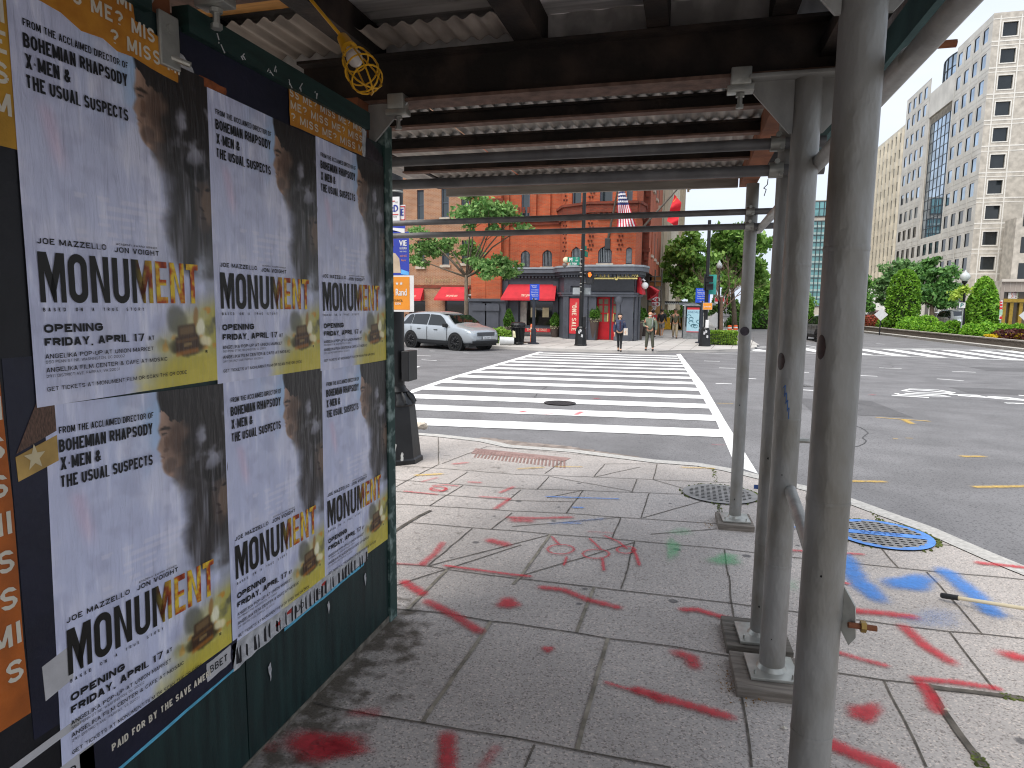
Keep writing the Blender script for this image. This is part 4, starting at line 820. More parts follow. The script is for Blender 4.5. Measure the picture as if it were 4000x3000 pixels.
sheet('paper_scrap', torn([(1.61, 2.15), (1.70, 2.14), (1.66, 2.20), (1.615, 2.225)], 4, .005), 3, m_scrap, 'white torn corner beside the orange slogan poster', 'scrap')
sheet('paper_scrap', torn([(2.668, 2.17), (2.69, 2.17), (2.705, 2.28), (2.668, 2.285)], 4, .003), 5, m_scrap, 'white peeling edge at the right end of the orange slogan strip', 'scrap')
sheet('paper_scrap', torn([(1.685, 2.165), (1.80, 2.168), (1.80, 2.188), (1.685, 2.19)], 4, .002), 3, M('rust_ink', '8a4a25', rough=.6, var=.3, scale=40), 'rust coloured paper edge peeking above the second film poster', 'scrap')
# -------- the film poster: paper printed through a fine vertex grid
PW, PH, NXp, NZp = .592, .885, 150, 224
def film_art():
    u = np.linspace(0, PW, NXp)[None, :].repeat(NZp, 0); t = np.linspace(0, PH, NZp)[:, None].repeat(NXp, 1)
    n1 = vnoise(NXp, NZp, 4, 6, 3, 5); n2 = vnoise(NXp, NZp, 9, 14, 5, 4); n3 = vnoise(NXp, NZp, 30, 5, 8, 3); n4 = vnoise(NXp, NZp, 16, 24, 9, 3)
    def mixc(a, c, k): return a*(1-k[..., None])+np.array(c)*k[..., None]
    A = np.zeros((NZp, NXp, 3))+np.array((.80, .815, .915)); A = mixc(A, (.66, .79, .92), sstep(.12, .33, u)*sstep(.34, .0, t)*.9)
    A = mixc(A, (.87, .87, .94), sstep(.5, .75, n1)*.8); A = mixc(A, (.71, .72, .82), sstep(.52, .3, n2)*.5); A = mixc(A, (.92, .92, .97), sstep(.60, .8, n3)*.6)
    A = mixc(A, (.86, .72, .80), sstep(.035, .0, abs(u-.07-.25*(t-.22)))*sstep(.2, .24, t)*sstep(.38, .3, t)*.45)
    # faint show-through rows of old lettering
    for k in range(6): A = mixc(A, (.90, .89, .95), (abs(t-.40-.021*k) < .005)*(u > .13)*(u < .42-.02*(k % 3))*(sstep(.40, .5, n4))*.5)
    w = (n2-.5)*.05
    # first head: profile turned to the left
    pt = [-.1, 0, .018, .05, .085, .105, .118, .128, .145, .158, .166, .173, .18, .186, .193, .2, .212, .228, .24, .255, .275, .5]
    pu = [.33, .318, .318, .327, .325, .318, .322, .326, .317, .312, .318, .324, .322, .327, .323, .328, .328, .335, .348, .375, .39, .41]
    pr = np.interp(t, pt, pu); d = u-pr; inh = sstep(-.004, .008, d)*sstep(.31, .25, t)
    skin = np.array((.70, .57, .49))[None, None]*(1.0-6.6*np.clip(d-.006+.06*(n2-.5), 0, .105)[..., None])*(.82+.36*n4[..., None]); skin = np.clip(skin, .12, 1)
    hair = np.zeros_like(A)+np.array((.17, .155, .15)); hm = np.clip(sstep(.05-.4*np.clip(t-.05, 0, 1), .0, t-.015)*0+(t < .045+.05*sstep(.0, .05, d)+(n4-.5)*.05)*1.0+sstep(.07, .125, d+w*1.4), 0, 1)
    head = skin*(1-hm[..., None])+hair*hm[..., None]
    def spot(c, e, col, k=1., soft=.5):
        nonlocal head
        q = ((u-c[0]+w*.35)/e[0])**2+((t-c[1]+(n4-.5)*.02)/e[1])**2; head = mixc(head, col, sstep(1, soft*.5, q)*k)
    spot((.348, .106), (.024, .006), (.14, .11, .10), .8); spot((.345, .121), (.012, .005), (.13, .11, .11), .8); spot((.323, .112), (.006, .009), (.16, .12, .11), .7); spot((.349, .166), (.012, .008), (.28, .2, .17), .5); spot((.337, .184), (.012, .003), (.30, .2, .18), .6); spot((.362, .214), (.03, .026), (.24, .2, .19), .45)
    spot((.352, .145), (.012, .02), (.36, .25, .19), .55); spot((.385, .14), (.03, .05), (.30, .22, .18), .5)
    A = A*(1-inh[..., None])+head*inh[..., None]
    # dark bodies and second face in the lower right
    lf = np.interp(t, [.2, .225, .26, .30, .36, .42, .48, .53, .57, .60], [.60, .36, .34, .40, .42, .395, .40, .45, .52, .62])+(n1-.5)*.16+(n2-.5)*.05
    body = sstep(-.045, .075, u-lf+(n4-.5)*.03)*sstep(.17, .235, t+w); A = mixc(A, (.20, .185, .18), body*.97); A = mixc(A, (.45, .44, .46), body*sstep(.55, .8, n3)*.55); A = mixc(A, (.36, .35, .36), body*sstep(.5, .75, n1)*.5)  # bodies, with grey streak highlights painted over them
    head = A
    spot((.552, .372), (.050, .085), (.33, .27, .23), .7, 1.0); spot((.574, .36), (.024, .07), (.50, .41, .34), .7, .8); spot((.53, .325), (.018, .008), (.10, .08, .07)); spot((.577, .318), (.014, .008), (.10, .08, .07)); spot((.556, .36), (.010, .026), (.50, .41, .35), .5); spot((.55, .376), (.012, .005), (.16, .11, .09), .9); spot((.549, .401), (.02, .0045), (.18, .1, .09)); spot((.535, .26), (.06, .045), (.11, .10, .10), .95, 1.2); spot((.505, .37), (.022, .09), (.12, .11, .10), .8)
    A = head
    A = mixc(A, (.72, .72, .77), sstep(.56, .74, n2+.15*n4)*sstep(.40, .5, u)*sstep(.03, .1, t)*sstep(.3, .22, t)*.75); A = mixc(A, (.74, .74, .79), body*sstep(.62, .85, vnoise(NXp, NZp, 44, 4, 31, 3))*.55)  # pale upright streaks: highlights on paper wrinkles, put into the print colour
    sm = sstep(.43, .58, t+w*1.6)*sstep(.70, .58, t)*sstep(.30, .5, u+w*1.5); A = mixc(A, (.58, .59, .62), sm*sstep(.3, .6, n1)*.9); A = mixc(A, (.70, .72, .78), sm*sstep(.55, .75, n2)*.8)
    # fire, smoke, road and burning car
    fr = sstep(-.06, .13, u-np.interp(t, [.58, .66, .72, .78, .80, .84, .89], [.56, .47, .39, .33, .34, .30, .29])+w*1.4)*sstep(.60, .68, t); A = mixc(A, (.74, .70, .33), fr*.95); A = mixc(A, (.90, .86, .60), fr*sstep(.5, .66, n2+.3*n4-.15)*.7)
    A = mixc(A, (.36, .36, .26), fr*sstep(.5, .68, n2)*sstep(.80, .74, t)*.85); A = mixc(A, (.80, .79, .70), fr*sstep(.55, .7, n1)*sstep(.80, .7, t)*.6); A = mixc(A, (.82, .75, .27), fr*sstep(.775, .83, t+w*.6)*(.45+.6*n2)); A = mixc(A, (.85, .55, .15), fr*sstep(.60, .72, n4)*sstep(.82, .76, t)*.8)
    head = A
    def box_(u0, u1, t0, t1, col, k=1., s=.006, sh=0.):
        nonlocal head
        uu = u+(n4-.5)*.006+sh*(t-t0); tt = t+(u-.47)*.10; head = mixc(head, col, sstep(u0-s, u0+s, uu)*sstep(u1+s, u1-s, uu)*sstep(t0-s, t0+s, tt)*sstep(t1+s, t1-s, tt)*k)
    spot((.47, .775), (.085, .03), (.22, .20, .12), .85, .8); spot((.43, .70), (.05, .05), (.28, .28, .20), .6, .5); box_(.43, .5, .712, .745, (.30, .22, .14), 1, .005); box_(.438, .492, .718, .74, (.50, .40, .26), .8, .004); box_(.42, .512, .742, .786, (.27, .18, .11), 1, .005); box_(.425, .507, .752, .76, (.50, .36, .18), .7, .003); box_(.452, .482, .764, .774, (.66, .56, .36), .7, .002); box_(.42, .51, .784, .797, (.72, .42, .12), .7, .005); spot((.522+0*t, .722), (.022, .034), (.97, .95, .82), 1, .5); spot((.54, .765), (.03, .022), (.97, .93, .75), .9, .4); spot((.5, .69), (.012, .035), (.62, .42, .2), .7)
    A = head; A = A*(.95+.1*n3[..., None])
    A = np.clip(A, 0, 1); L = np.where(A <= .04045, A/12.92, ((A+.055)/1.055)**2.4)
    return np.concatenate([L, np.ones((NZp, NXp, 1))], 2).reshape(-1, 4)
m_print = Mattr('poster_print', rough=.36, bump=.6, bscale=9, stretch=(1, 5.5, .9), spec=.5)
art = film_art()
mbp = MB(); mbp.c = art; n3_ = vnoise(NXp, NZp, 12, 3, 21, 3)
for j in range(NZp):
    for i in range(NXp): mbp.v.append((.0016*(n3_[j, i]-.5), PW*i/(NXp-1), -PH*j/(NZp-1)))
for j in range(NZp-1):
    for i in range(NXp-1): k = j*NXp+i; mbp.f.append((k, k+NXp, k+NXp+1, k+1)); mbp.m.append(0)
# lettering on it
mbl = MB(); TXO = .0021
def pt_(u, t): return Vector((TXO, u, -t))
def ptext(s, u0, u1, t, h, wt=.12, gap=.17): gtext(mbl, s, pt_(u0, t), EY, EZ, h, u1-u0, wt, gap)
ptext('FROM THE ACCLAIMED DIRECTOR OF', .031, .300, .069, .0165, .16); ptext('BOHEMIAN RHAPSODY', .029, .297, .112, .030, .19, .15); ptext('X-MEN &', .031, .137, .154, .030, .19, .15); ptext('THE USUAL SUSPECTS', .028, .294, .197, .030, .19, .15)
ptext('JOE MAZZELLO', .027, .205, .523, .0135, .2, .26); ptext('ACADEMY AWARD WINNER', .236, .365, .508, .0052, .16); ptext('JON VOIGHT', .230, .373, .526, .0135, .2, .26)
ptext('BASED  ON  A  TRUE  STORY', .030, .310, .672, .0085, .2, 1.3); ptext('OPENING', .029, .182, .720, .0195, .27, .16); ptext('FRIDAY, APRIL 17', .028, .307, .751, .0195, .27, .16); ptext('AT', .322, .343, .751, .0125, .17)
ptext('ANGELIKA POP-UP AT UNION MARKET', .027, .334, .778, .0105, .17); ptext('550 PENN ST NE, WASHINGTON, DC 20002', .027, .238, .789, .0068); ptext('ANGELIKA FILM CENTER & CAFE AT MOSAIC', .027, .379, .809, .0105, .17); ptext('2911 DISTRICT AVE, FAIRFAX, VA 22031', .027, .221, .821, .0068)
ptext('GET TICKETS AT MONUMENT.FILM OR SCAN THE QR CODE', .026, .448, .852, .0098, .16); ptext('R', .535, .543, .80, .010, .2)
mbt = MB()
def glyph(outer, u0, u1, hole=None):
    T0, T1 = .540, .652
    f = lambda p: pt_(u0+p[0]*(u1-u0), T1-p[1]*(T1-T0))
    if hole is None:
        mbt.poly([f(p) for p in outer]); return
    n = len(outer); mbt.add([f(p) for p in outer]+[f(p) for p in hole], [(i, (i+1) % n, n+(i+1) % n, n+i) for i in range(n)])
def quads(u0, u1, qs):
    T0, T1 = .540, .652
    for q in qs: mbt.add([pt_(u0+x*(u1-u0), T1-y*(T1-T0)) for x, y in q], [tuple(range(len(q)))])
def gM(a, b): quads(a, b, [[(0, 0), (.2, 0), (.2, 1), (0, 1)], [(.8, 0), (1, 0), (1, 1), (.8, 1)], [(.2, .62), (.5, 0), (.62, 0), (.62, .28), (.32, 1), (.2, 1)], [(.38, .28), (.5, 0), (.8, .62), (.8, 1), (.68, 1)]])
def gN(a, b): quads(a, b, [[(0, 0), (.3, 0), (.3, 1), (0, 1)], [(.7, 0), (1, 0), (1, 1), (.7, 1)], [(.3, .72), (.7, 0), (.7, .30), (.3, 1)]])
def rr(cx0, cy0, cx1, cy1, r, ry, n=7):
    o = []
    for cx, cy2, a in ((cx1-r, cy1-ry, 0), (cx0+r, cy1-ry, 90), (cx0+r, cy0+ry, 180), (cx1-r, cy0+ry, 270)):
        for i in range(n): t = math.radians(a+90*i/(n-1)); o.append((cx+r*math.cos(t), cy2+ry*math.sin(t)))
    return o
def gO(a, b): glyph(rr(0, -.01, 1, 1.01, .5, .24), a, b, rr(.32, .16, .68, .84, .18, .1))
def gU(a, b):
    o = [(1, 1), (.69, 1)]; n = 9; O_ = [(1, 1)]+[(.5+.5*math.cos(math.radians(-180*i/n)), .24+.25*math.sin(math.radians(-180*i/n))) for i in range(n+1)]+[(0, 1)]
    I_ = [(.69, 1)]+[(.5+.19*math.cos(math.radians(-180*i/n)), .24+.09*math.sin(math.radians(-180*i/n))) for i in range(n+1)]+[(.31, 1)]
    for i in range(len(O_)-1): quads(a, b, [[O_[i], O_[i+1], I_[i+1], I_[i]]])
gM(.026, .090); gO(.098, .148); gN(.157, .209); gU(.220, .270); gM(.279, .346)
quads(.358, .398, [[(0, 0), (.36, 0), (.36, 1), (0, 1)], [(.36, 0), (1, 0), (1, .15), (.36, .15)], [(.36, .43), (.9, .43), (.9, .57), (.36, .57)], [(.36, .85), (1, .85), (1, 1), (.36, 1)]])
gN(.408, .461); quads(.470, .517, [[(0, .85), (1, .85), (1, 1), (0, 1)], [(.33, 0), (.67, 0), (.67, .85), (.33, .85)]])
mt = M('fire_title', '141414', rough=.5, var=.3, scale=26)
n, l = mt.node_tree.nodes, mt.node_tree.links
rp = [k for k in n if k.type == 'VALTORGB'][0]; nzn = [k for k in n if k.type == 'TEX_NOISE'][0]; tc = [k for k in n if k.type == 'TEX_COORD'][0]
nzn.inputs['Detail'].default_value = 3; nzn.inputs['Scale'].default_value = 22
e = rp.color_ramp.elements; e[0].position = .33; e[0].color = (*lin('7a2412'), 1); e[1].position = .58; e[1].color = (*lin('e8c63a'), 1); k = e.new(.45); k.color = (*lin('b8501a'), 1)
sx = n.new('ShaderNodeSeparateXYZ'); l.new(tc.outputs['Object'], sx.inputs[0]); mr = n.new('ShaderNodeMapRange'); mr.inputs[1].default_value = .29; mr.inputs[2].default_value = .365; l.new(sx.outputs[1], mr.inputs[0])
mm = n.new('ShaderNodeMix'); mm.data_type = 'RGBA'; l.new(mr.outputs[0], mm.inputs[0]); mm.inputs[6].default_value = (*lin('16140f'), 1); l.new(rp.outputs[0], mm.inputs[7]); l.new(mm.outputs[2], n['Principled BSDF'].inputs['Base Color'])
film0 = thing('film_poster', 'x', 'poster', (0, 0, 0), 'film posters pasted in two rows on the hoarding')
obj('paper', mbp, m_print, film0, local=True, smooth='all'); obj('lettering', mbl, m_ink, film0, local=True); obj('title', mbt, mt, film0, local=True)
labs = ['film poster in the upper row, the nearest and largest one beside the yellow slogan poster', 'film poster in the upper row, middle of the three, under the dark blank poster', 'film poster in the upper row, the farthest one, under the orange slogan strip',
        'film poster in the lower row, the nearest one, above the dark blue torn strip', 'film poster in the lower row, middle of the three, above the panel seam', 'film poster in the lower row, the farthest one, at the free end of the hoarding']
for i, (y, z, sy_, sz, rx, k) in enumerate([(1.125, 2.19, 1.0, 1.0, -.004, 3), (1.715, 2.166, .995, .99, -.012, 3), (2.297, 2.166, 1.0, 1.01, -.006, 3), (1.140, 1.306, 1.02, 1.0, -.03, 1.5), (1.731, 1.292, .98, 1.0, -.01, 1.5), (2.303, 1.275, .985, 1.0, -.018, 1.5)]):
    o = film0 if i == 0 else dup(film0, (0, 0, 0))
    o.location = PX(y, z, k); o.rotation_euler = (rx, 0, 0); o.scale = (1, sy_, sz); o['label'] = labs[i]
# ================================================================== NEAR STREET THINGS
def frame_of(o): return ORG[o.name]
def cover(name, px, rpx, label, mat, blue=False, rows_=9, G=gnd, sq=False):
    c = G(*px); r = (G(px[0]+rpx, px[1])-c).length; t = thing(name, label, 'grate cover', c, 'round utility grates')
    b = MB(); n = 36; V = []
    tilt = lambda x, y, h: (c.x+x, c.y+y, c.z+SLOPE*y+h)
    def ring(r0, r1, h, bb):
        V = [tilt(rr_*math.cos(2*math.pi*j/n), rr_*math.sin(2*math.pi*j/n), h) for rr_ in (r0, r1) for j in range(n)]
        bb.add(V, [(j, n+j, n+(j+1) % n, (j+1) % n) for j in range(n)])
    ring(r*.83, r*.99, .012, b); b2 = MB(); ring(0.001, r*.985, .006, b2)
    dk = M('grate_dark', '1a1a1a', rough=1)
    obj('pit', b2, dk, t)
    lat = MB(); p = r*1.66/rows_
    for i in range(rows_+1):
        x = -r*.83+p*i; h = math.sqrt(max(0, (r*.85)**2-x*x))
        lat.add([tilt(x-p*.22, -h, .011), tilt(x+p*.22, -h, .011), tilt(x+p*.22, h, .011), tilt(x-p*.22, h, .011)], [(0, 1, 2, 3)])
        lat.add([tilt(-h, x-p*.26, .0125), tilt(h, x-p*.26, .0125), tilt(h, x+p*.26, .0125), tilt(-h, x+p*.26, .0125)], [(0, 1, 2, 3)])
    obj('rim', b, mat[0], t); o = obj('lattice', lat, mat[1], t)
    b3 = MB(); b3.add([tilt(-r*.85, -.05, .014), tilt(r*.85, -.05, .014), tilt(r*.85, .035, .014), tilt(-r*.85, .035, .014)], [(0, 1, 2, 3)])
    if blue: obj('painted_bar', b3, mat[0], t); q = MB(); q.text('WATER', tilt(-.14, -.03, .018), (1, 0, 0), (0, 1, 0), .05, width=.28); obj('lettering', q, M('iron_blue', '3a63a0', rough=.6), t)
    return t
iron = M('cast_iron', '8f8d8a', rough=.6, var=.2, scale=12, metal=.2); ironb = M('cast_iron_blue', '5b8fd6', rough=.6, var=.18, scale=10); irond = M('cast_iron_dark', '3a3a3c', rough=.6, var=.2, scale=12)
cover('grate_cover', (2812, 1932), 140, 'grey round lattice grate in the pavement beside the farthest post', (iron, iron), rows_=11)
cover('grate_cover', (3440, 2090), 178, 'blue painted round grate in the pavement near the kerb', (ironb, iron), True, 11)
cover('grate_cover', (2187, 1577), 62, 'dark round grate in the crosswalk', (irond, irond), rows_=9, G=lambda x, y: road(x, y)+EZ*.01)
for px, r, lb in [((3140, 1508), 30, 'thin ringed manhole cover on the roadway behind the posts'), ((1573, 1527), 33, 'manhole cover on the roadway beside the black lamp base')]: cover('manhole_cover', px, r, lb, (iron, m_asph), rows_=5, G=road)
b = MB()
for cpx, r in (((2812, 1932), 142), ((3440, 2090), 182)):
    c = gnd(*cpx); R = (gnd(cpx[0]+r, cpx[1])-c).length
    for i in range(150):
        a = random.uniform(-.5, 2.2) if i % 4 else random.uniform(0, 6.28); q = R*random.uniform(.985, 1.06); p = c+Vector((q*math.cos(a), q*math.sin(a), 0)); p.z = SLOPE*p.y; s = random.uniform(.004, .012)
        b.ico((p.x, p.y, p.z+.005), (s, s, s*.8), 1, .35, i)
o = obj('moss_ring', b, m_moss, sidewalk)
# pole lying on the pavement
b = MB(); a = gnd(3672, 2345)+EZ*.03; e_ = gnd(4150, 2400, .1)
pole = thing('walking_stick', 'cream walking stick with a black grip end reaching in over the pavement', 'stick', a)
b.tube([a.lerp(e_, .16), e_.lerp(a, -.6)], .0105, 12); obj('shaft', b, M('cream_paint', 'c9bea2', rough=.4, var=.06), pole, smooth=True)
b = MB(); b.tube([a, a.lerp(e_, .015), a.lerp(e_, .16)], [.011, .0155, .0145], 14); obj('grip', b, M('black_rubber', '1c1e20', rough=.55, var=.2), pole, smooth=True)
# litter on slabs
for px, lb in [((3060, 2850), 'pale folded paper scrap on the pavement by the near post'), ((3695, 2778), 'thin pale wood chip beside the dark joint')]:
    c = gnd(*px); b = MB(); b.add([c+Vector((-.012, 0, .006)), c+Vector((.004, -.008, .008)), c+Vector((.016, .0, .006)), c+Vector((.002, .009, .012)), c+Vector((0, 0, .017))], [(0, 1, 4), (1, 2, 4), (2, 3, 4), (3, 0, 4)])
    tag(obj('litter_scrap', b, M('scrap_pale', 'c9c2b4', rough=.8), loc=c), lb, 'litter')
# black street lamp with its flared base
m_blk = M('black_paint', '17181a', rough=.38, var=.3, scale=5, bump=.1)
LP = Vector((-2.93, 6.26, SLOPE*6.26))
lamp = thing('lamp_post', 'black lamp post with a flared octagonal base at the pavement corner', 'lamp post', LP)
b = MB(); b.lathe(LP, [(.275, 0), (.275, .045), (.255, .06), (.20, .58), (.195, .60)], 8, a0=math.pi/8); obj('base', b, m_blk, lamp)
b = MB(); b.lathe(LP, [(.20, .60), (.205, .615), (.19, .65), (.14, .70), (.125, .73), (.135, .745), (.11, .77), (.098, .80)], 24)
for k in range(10): a = k*2*math.pi/10; b.tube([LP+Vector((.2*math.cos(a), .2*math.sin(a), .62)), LP+Vector((.17*math.cos(a), .17*math.sin(a), .68)), LP+Vector((.115*math.cos(a), .115*math.sin(a), .745))], [.022, .026, .01], 8)
obj('collar', b, m_blk, lamp, smooth=True)
b = MB(); b.tube([LP+EZ*.78, LP+EZ*5.2], .093, 20); obj('shaft', b, m_blk, lamp, smooth=True)
b = MB(); b.bbox((LP.x+.12, LP.y-.12, LP.z+.86), (LP.x+.2, LP.y+.1, LP.z+1.17), .006); b.box((LP.x+.08, LP.y-.04, LP.z+.95), (LP.x+.13, LP.y+.04, LP.z+1.08)); obj('control_box', b, M('black_box', '141518', rough=.45), lamp)
b = MB()
for z in (1.92, 2.1, 2.75): b.lathe(LP+EZ*z, [(.095, 0), (.098, .01), (.095, .02)], 20)
obj('steel_strap', b, m_zinc, lamp)
b = MB(); b.slab(torn([(.05, .15), (.1, .13), (.11, .2), (.07, .23)], 3, .01), LP+Vector((-.0, -.258, .02)), EX, Vector((0, .13, 1)), .002); b.slab(torn([(.16, .05), (.19, .05), (.19, .12), (.17, .13)], 3, .008), LP+Vector((.0, -.258, .02)), EX, Vector((0, .13, 1)), .002)
obj('peeled_paint', b, M('grey_primer', '8f9190', rough=.7), lamp)
def placard(name, x0, x1, y0, y1, Y, mat, label, cat='sign', th=.004):
    a = at(x0, y1, Y); c = at(x1, y0, Y); o = thing(name, label, cat, a); b = MB(); b.box((a.x, Y, a.z), (c.x, Y+th, c.z)); obj('board', b, mat, o); return o, a, c
m_signw = M('sign_white', 'd6d6d6', rough=.5, var=.05); m_signb = M('campaign_blue', '2f3f9f', rough=.45, var=.08); m_signo = M('campaign_orange', 'd98a2a', rough=.5, var=.06); m_redl = M('sign_red', 'b8433f', rough=.5); m_navyl = M('sign_navy', '27398f', rough=.5)
def wr(par, items, Y, nm='lettering'):
    for t, px, py, h, mat, kw in items:
        b = MB(); p = at(px, py, Y); s = (at(px, py-h, Y)-p).length; w = kw.pop('w', None); ww = (at(px+w, py, Y)-p).length if w else None
        b.text(t, p, EX, EZ, s, width=ww, **kw); obj(nm, b, mat, par)
YS = 6.11
o, a, c = placard('campaign_sign', 1505, 1583, 800, 890, YS+.02, m_signw, 'white campaign placard with a red frame, rearmost at the top of the lamp post')
wr(o, [('IE', 1562, 842, 26, m_navyl, {'bold': .03, 'w': 14})], YS+.017)
b = MB()
for z in (806, 858): b.box((at(1561, z, YS).x, YS+.016, at(1561, z+2, YS).z), (at(1579, z, YS).x, YS+.019, at(1561, z-2, YS).z))
b.box((at(1577, 858, YS).x, YS+.016, at(1577, 858, YS).z), (at(1580, 806, YS).x, YS+.019, at(1577, 806, YS).z)); obj('red_frame', b, m_redl, o)
o, a, c = placard('campaign_sign', 1490, 1560, 768, 868, YS, m_signw, 'white campaign placard at the top of the lamp post, in front')
wr(o, [('KE', 1545, 793, 6, M('sign_grey', '55585f', rough=.5), {}), ('cD', 1526, 827, 26, m_navyl, {'bold': .04, 'w': 28}), ('FOR', 1536, 850, 6, M('sign_grey2', '55585f', rough=.5), {})], YS-.003)
b = MB(); b.box((at(1520, 788, YS).x, YS-.004, at(1520, 788, YS).z), (at(1543, 784, YS).x, YS-.001, at(1543, 784, YS).z)); b.box((at(1520, 840, YS).x, YS-.004, at(1520, 840, YS).z), (at(1556, 836, YS).x, YS-.001, at(1543, 836, YS).z)); obj('red_bar', b, m_redl, o)
o, a, c = placard('campaign_sign', 1490, 1582, 866, 905, YS+.01, m_signb, 'small blue campaign placard between the white and the tall blue ones')
o, a, c = placard('campaign_sign', 1480, 1597, 905, 1075, YS, m_signb, 'tall blue campaign placard with a figure in a tan jacket')
wr(o, [('VIE', 1560, 960, 21, m_signw, {'bold': .03, 'w': 28}), ('GUILERIA', 1561, 974, 9, m_signw, {'w': 28, 'bold': .01}), ('WARD COUNCIL', 1561, 985, 5, m_signw, {'w': 27}), ('vote for the DC', 1562, 1003, 8, m_signo, {'w': 27}), ('future', 1567, 1020, 8, m_signo, {'w': 18})], YS-.003)
b = MB(); b.slab([(at(x, y, YS).x, at(x, y, YS).z) for x, y in [(1528, 985), (1545, 990), (1560, 1010), (1566, 1066), (1528, 1066)]], (0, YS-.002, 0), EX, EZ, .001); obj('figure_jacket', b, M('tan_print', 'b8a58f', rough=.6), o)
b = MB(); b.slab([(at(x, y, YS).x, at(x, y, YS).z) for x, y in [(1526, 925), (1536, 930), (1537, 960), (1533, 975), (1526, 978)]], (0, YS-.002, 0), EX, EZ, .001); obj('figure_head', b, M('skin_print', '8f6a50', rough=.6), o)
b = MB(); b.slab([(at(x, y, YS).x, at(x, y, YS).z) for x, y in [(1568, 1052), (1597, 1062), (1597, 1075), (1566, 1071)]], (0, YS-.002, 0), EX, EZ, .001); obj('sky_corner', b, M('sky_print', '5aa0d8', rough=.5), o)
b = MB(); b.slab([(at(x, y, YS).x, at(x, y, YS).z) for x, y in [(1527, 897), (1560, 905), (1581, 915), (1581, 893), (1527, 889)]], (0, YS-.004, 0), EX, EZ, .001); obj('white_swoosh', b, m_signw, o)
o, a, c = placard('campaign_sign', 1470, 1616, 1076, 1216, YS-.05, m_signw, 'orange campaign placard with two stars below the blue one')
b = MB(); p, q = at(1472, 1208, YS), at(1608, 1082, YS); b.box((p.x, YS-.053, p.z), (q.x, YS-.051, q.z)); obj('orange_panel', b, m_signo, o)
wr(o, [('a Rand', 1530, 1154, 26, m_signw, {'bold': .02, 'w': 58}), ('COUNCIL', 1532, 1178, 9, M('brown_ink', '6b4a1e', rough=.6), {'w': 41, 'bold': .02}), ('DEM', 1545, 1190, 8, m_signw, {'w': 20, 'bold': .02})], YS-.056)
b = MB()
for cx in (1560, 1576):
    p = at(cx, 1108, YS); r = .02; b.slab([(p.x+r*(1 if i % 2 == 0 else .4)*math.sin(i*math.pi/5), p.z+r*(1 if i % 2 == 0 else .4)*math.cos(i*math.pi/5)) for i in range(10)], (0, YS-.055, 0), EX, EZ, .001)
obj('star', b, m_signw, o)
# plastic bag by the base
c = gnd(1643, 1678); b = MB(); b.ico((c.x, c.y, c.z+.05), (.09, .06, .055), 2, .25, 4); tag(obj('crumpled_bag', b, M('bag_pale', 'c4b8a8', rough=.6, var=.2, scale=20), loc=c), 'crumpled pale bag on the kerb beside the lamp base', 'litter')
# ================================================================== HELPERS FOR THE FAR SIDE
class Face:
    """a vertical wall plane from plan point p to q (left to right seen from outside)"""
    def __init__(s, p, q):
        s.p = Vector((p[0], p[1], 0)); s.q = Vector((q[0], q[1], 0)); s.L = (s.q-s.p).length; s.d = (s.q-s.p)/s.L; s.n = Vector((s.d.y, -s.d.x, 0))
    def sz(s, px, py):
        v = ray(px, py); t = (s.p-O3).dot(s.n)/v.dot(s.n); w = O3+v*t; return ((w-s.p).dot(s.d), w.z)
    def P(s, a, z, out=0): return Vector((s.p.x+s.d.x*a+s.n.x*out, s.p.y+s.d.y*a+s.n.y*out, z))
    def wall(s, mb, a0, a1, z0, z1, holes=(), depth=.25, out=0):
        A = sorted({a0, a1, *[min(max(h[0], a0), a1) for h in holes], *[min(max(h[1], a0), a1) for h in holes]}); Z = sorted({z0, z1, *[min(max(h[2], z0), z1) for h in holes], *[min(max(h[3], z0), z1) for h in holes]})
        for i in range(len(A)-1):
            for j in range(len(Z)-1):
                ca, cz = (A[i]+A[i+1])/2, (Z[j]+Z[j+1])/2
                if any(h[0] < ca < h[1] and h[2] < cz < h[3] for h in holes): continue
                mb.add([s.P(A[i], Z[j], out), s.P(A[i+1], Z[j], out), s.P(A[i+1], Z[j+1], out), s.P(A[i], Z[j+1], out)], [(0, 1, 2, 3)])
        for h in holes:
            x0, x1, y0, y1 = h; f = [s.P(x0, y0, out), s.P(x1, y0, out), s.P(x1, y1, out), s.P(x0, y1, out)]; b = [p-s.n*depth for p in f]
            mb.add(f+b, [(i, (i+1) % 4, 4+(i+1) % 4, 4+i) for i in range(4)])
    def box(s, mb, a0, a1, z0, z1, o0, o1):
        vs = [s.P(a, z, o) for o in (o0, o1) for z in (z0, z1) for a in (a0, a1)]
        mb.add(vs, [(0, 1, 3, 2), (4, 6, 7, 5), (0, 4, 5, 1), (2, 3, 7, 6), (0, 2, 6, 4), (1, 5, 7, 3)])
def R4(F, zf, u0, v0, u1, v1):
    a, b = F.sz(*zf(u0, v0)), F.sz(*zf(u1, v1)); c, d = F.sz(*zf(u0, v1)), F.sz(*zf(u1, v0))
    return (min((a[0]+c[0])/2, (b[0]+d[0])/2), max((a[0]+c[0])/2, (b[0]+d[0])/2), min((b[1]+c[1])/2, (a[1]+d[1])/2), max((b[1]+c[1])/2, (a[1]+d[1])/2))
m_frame = M('window_frame_slate', '4a525e', rough=.5, var=.1); m_glass = Mglass('window_glass', '2a3236', rough=.04, spec=.9); m_sill = M('stone_sill', 'b3a99a', rough=.85, var=.15)
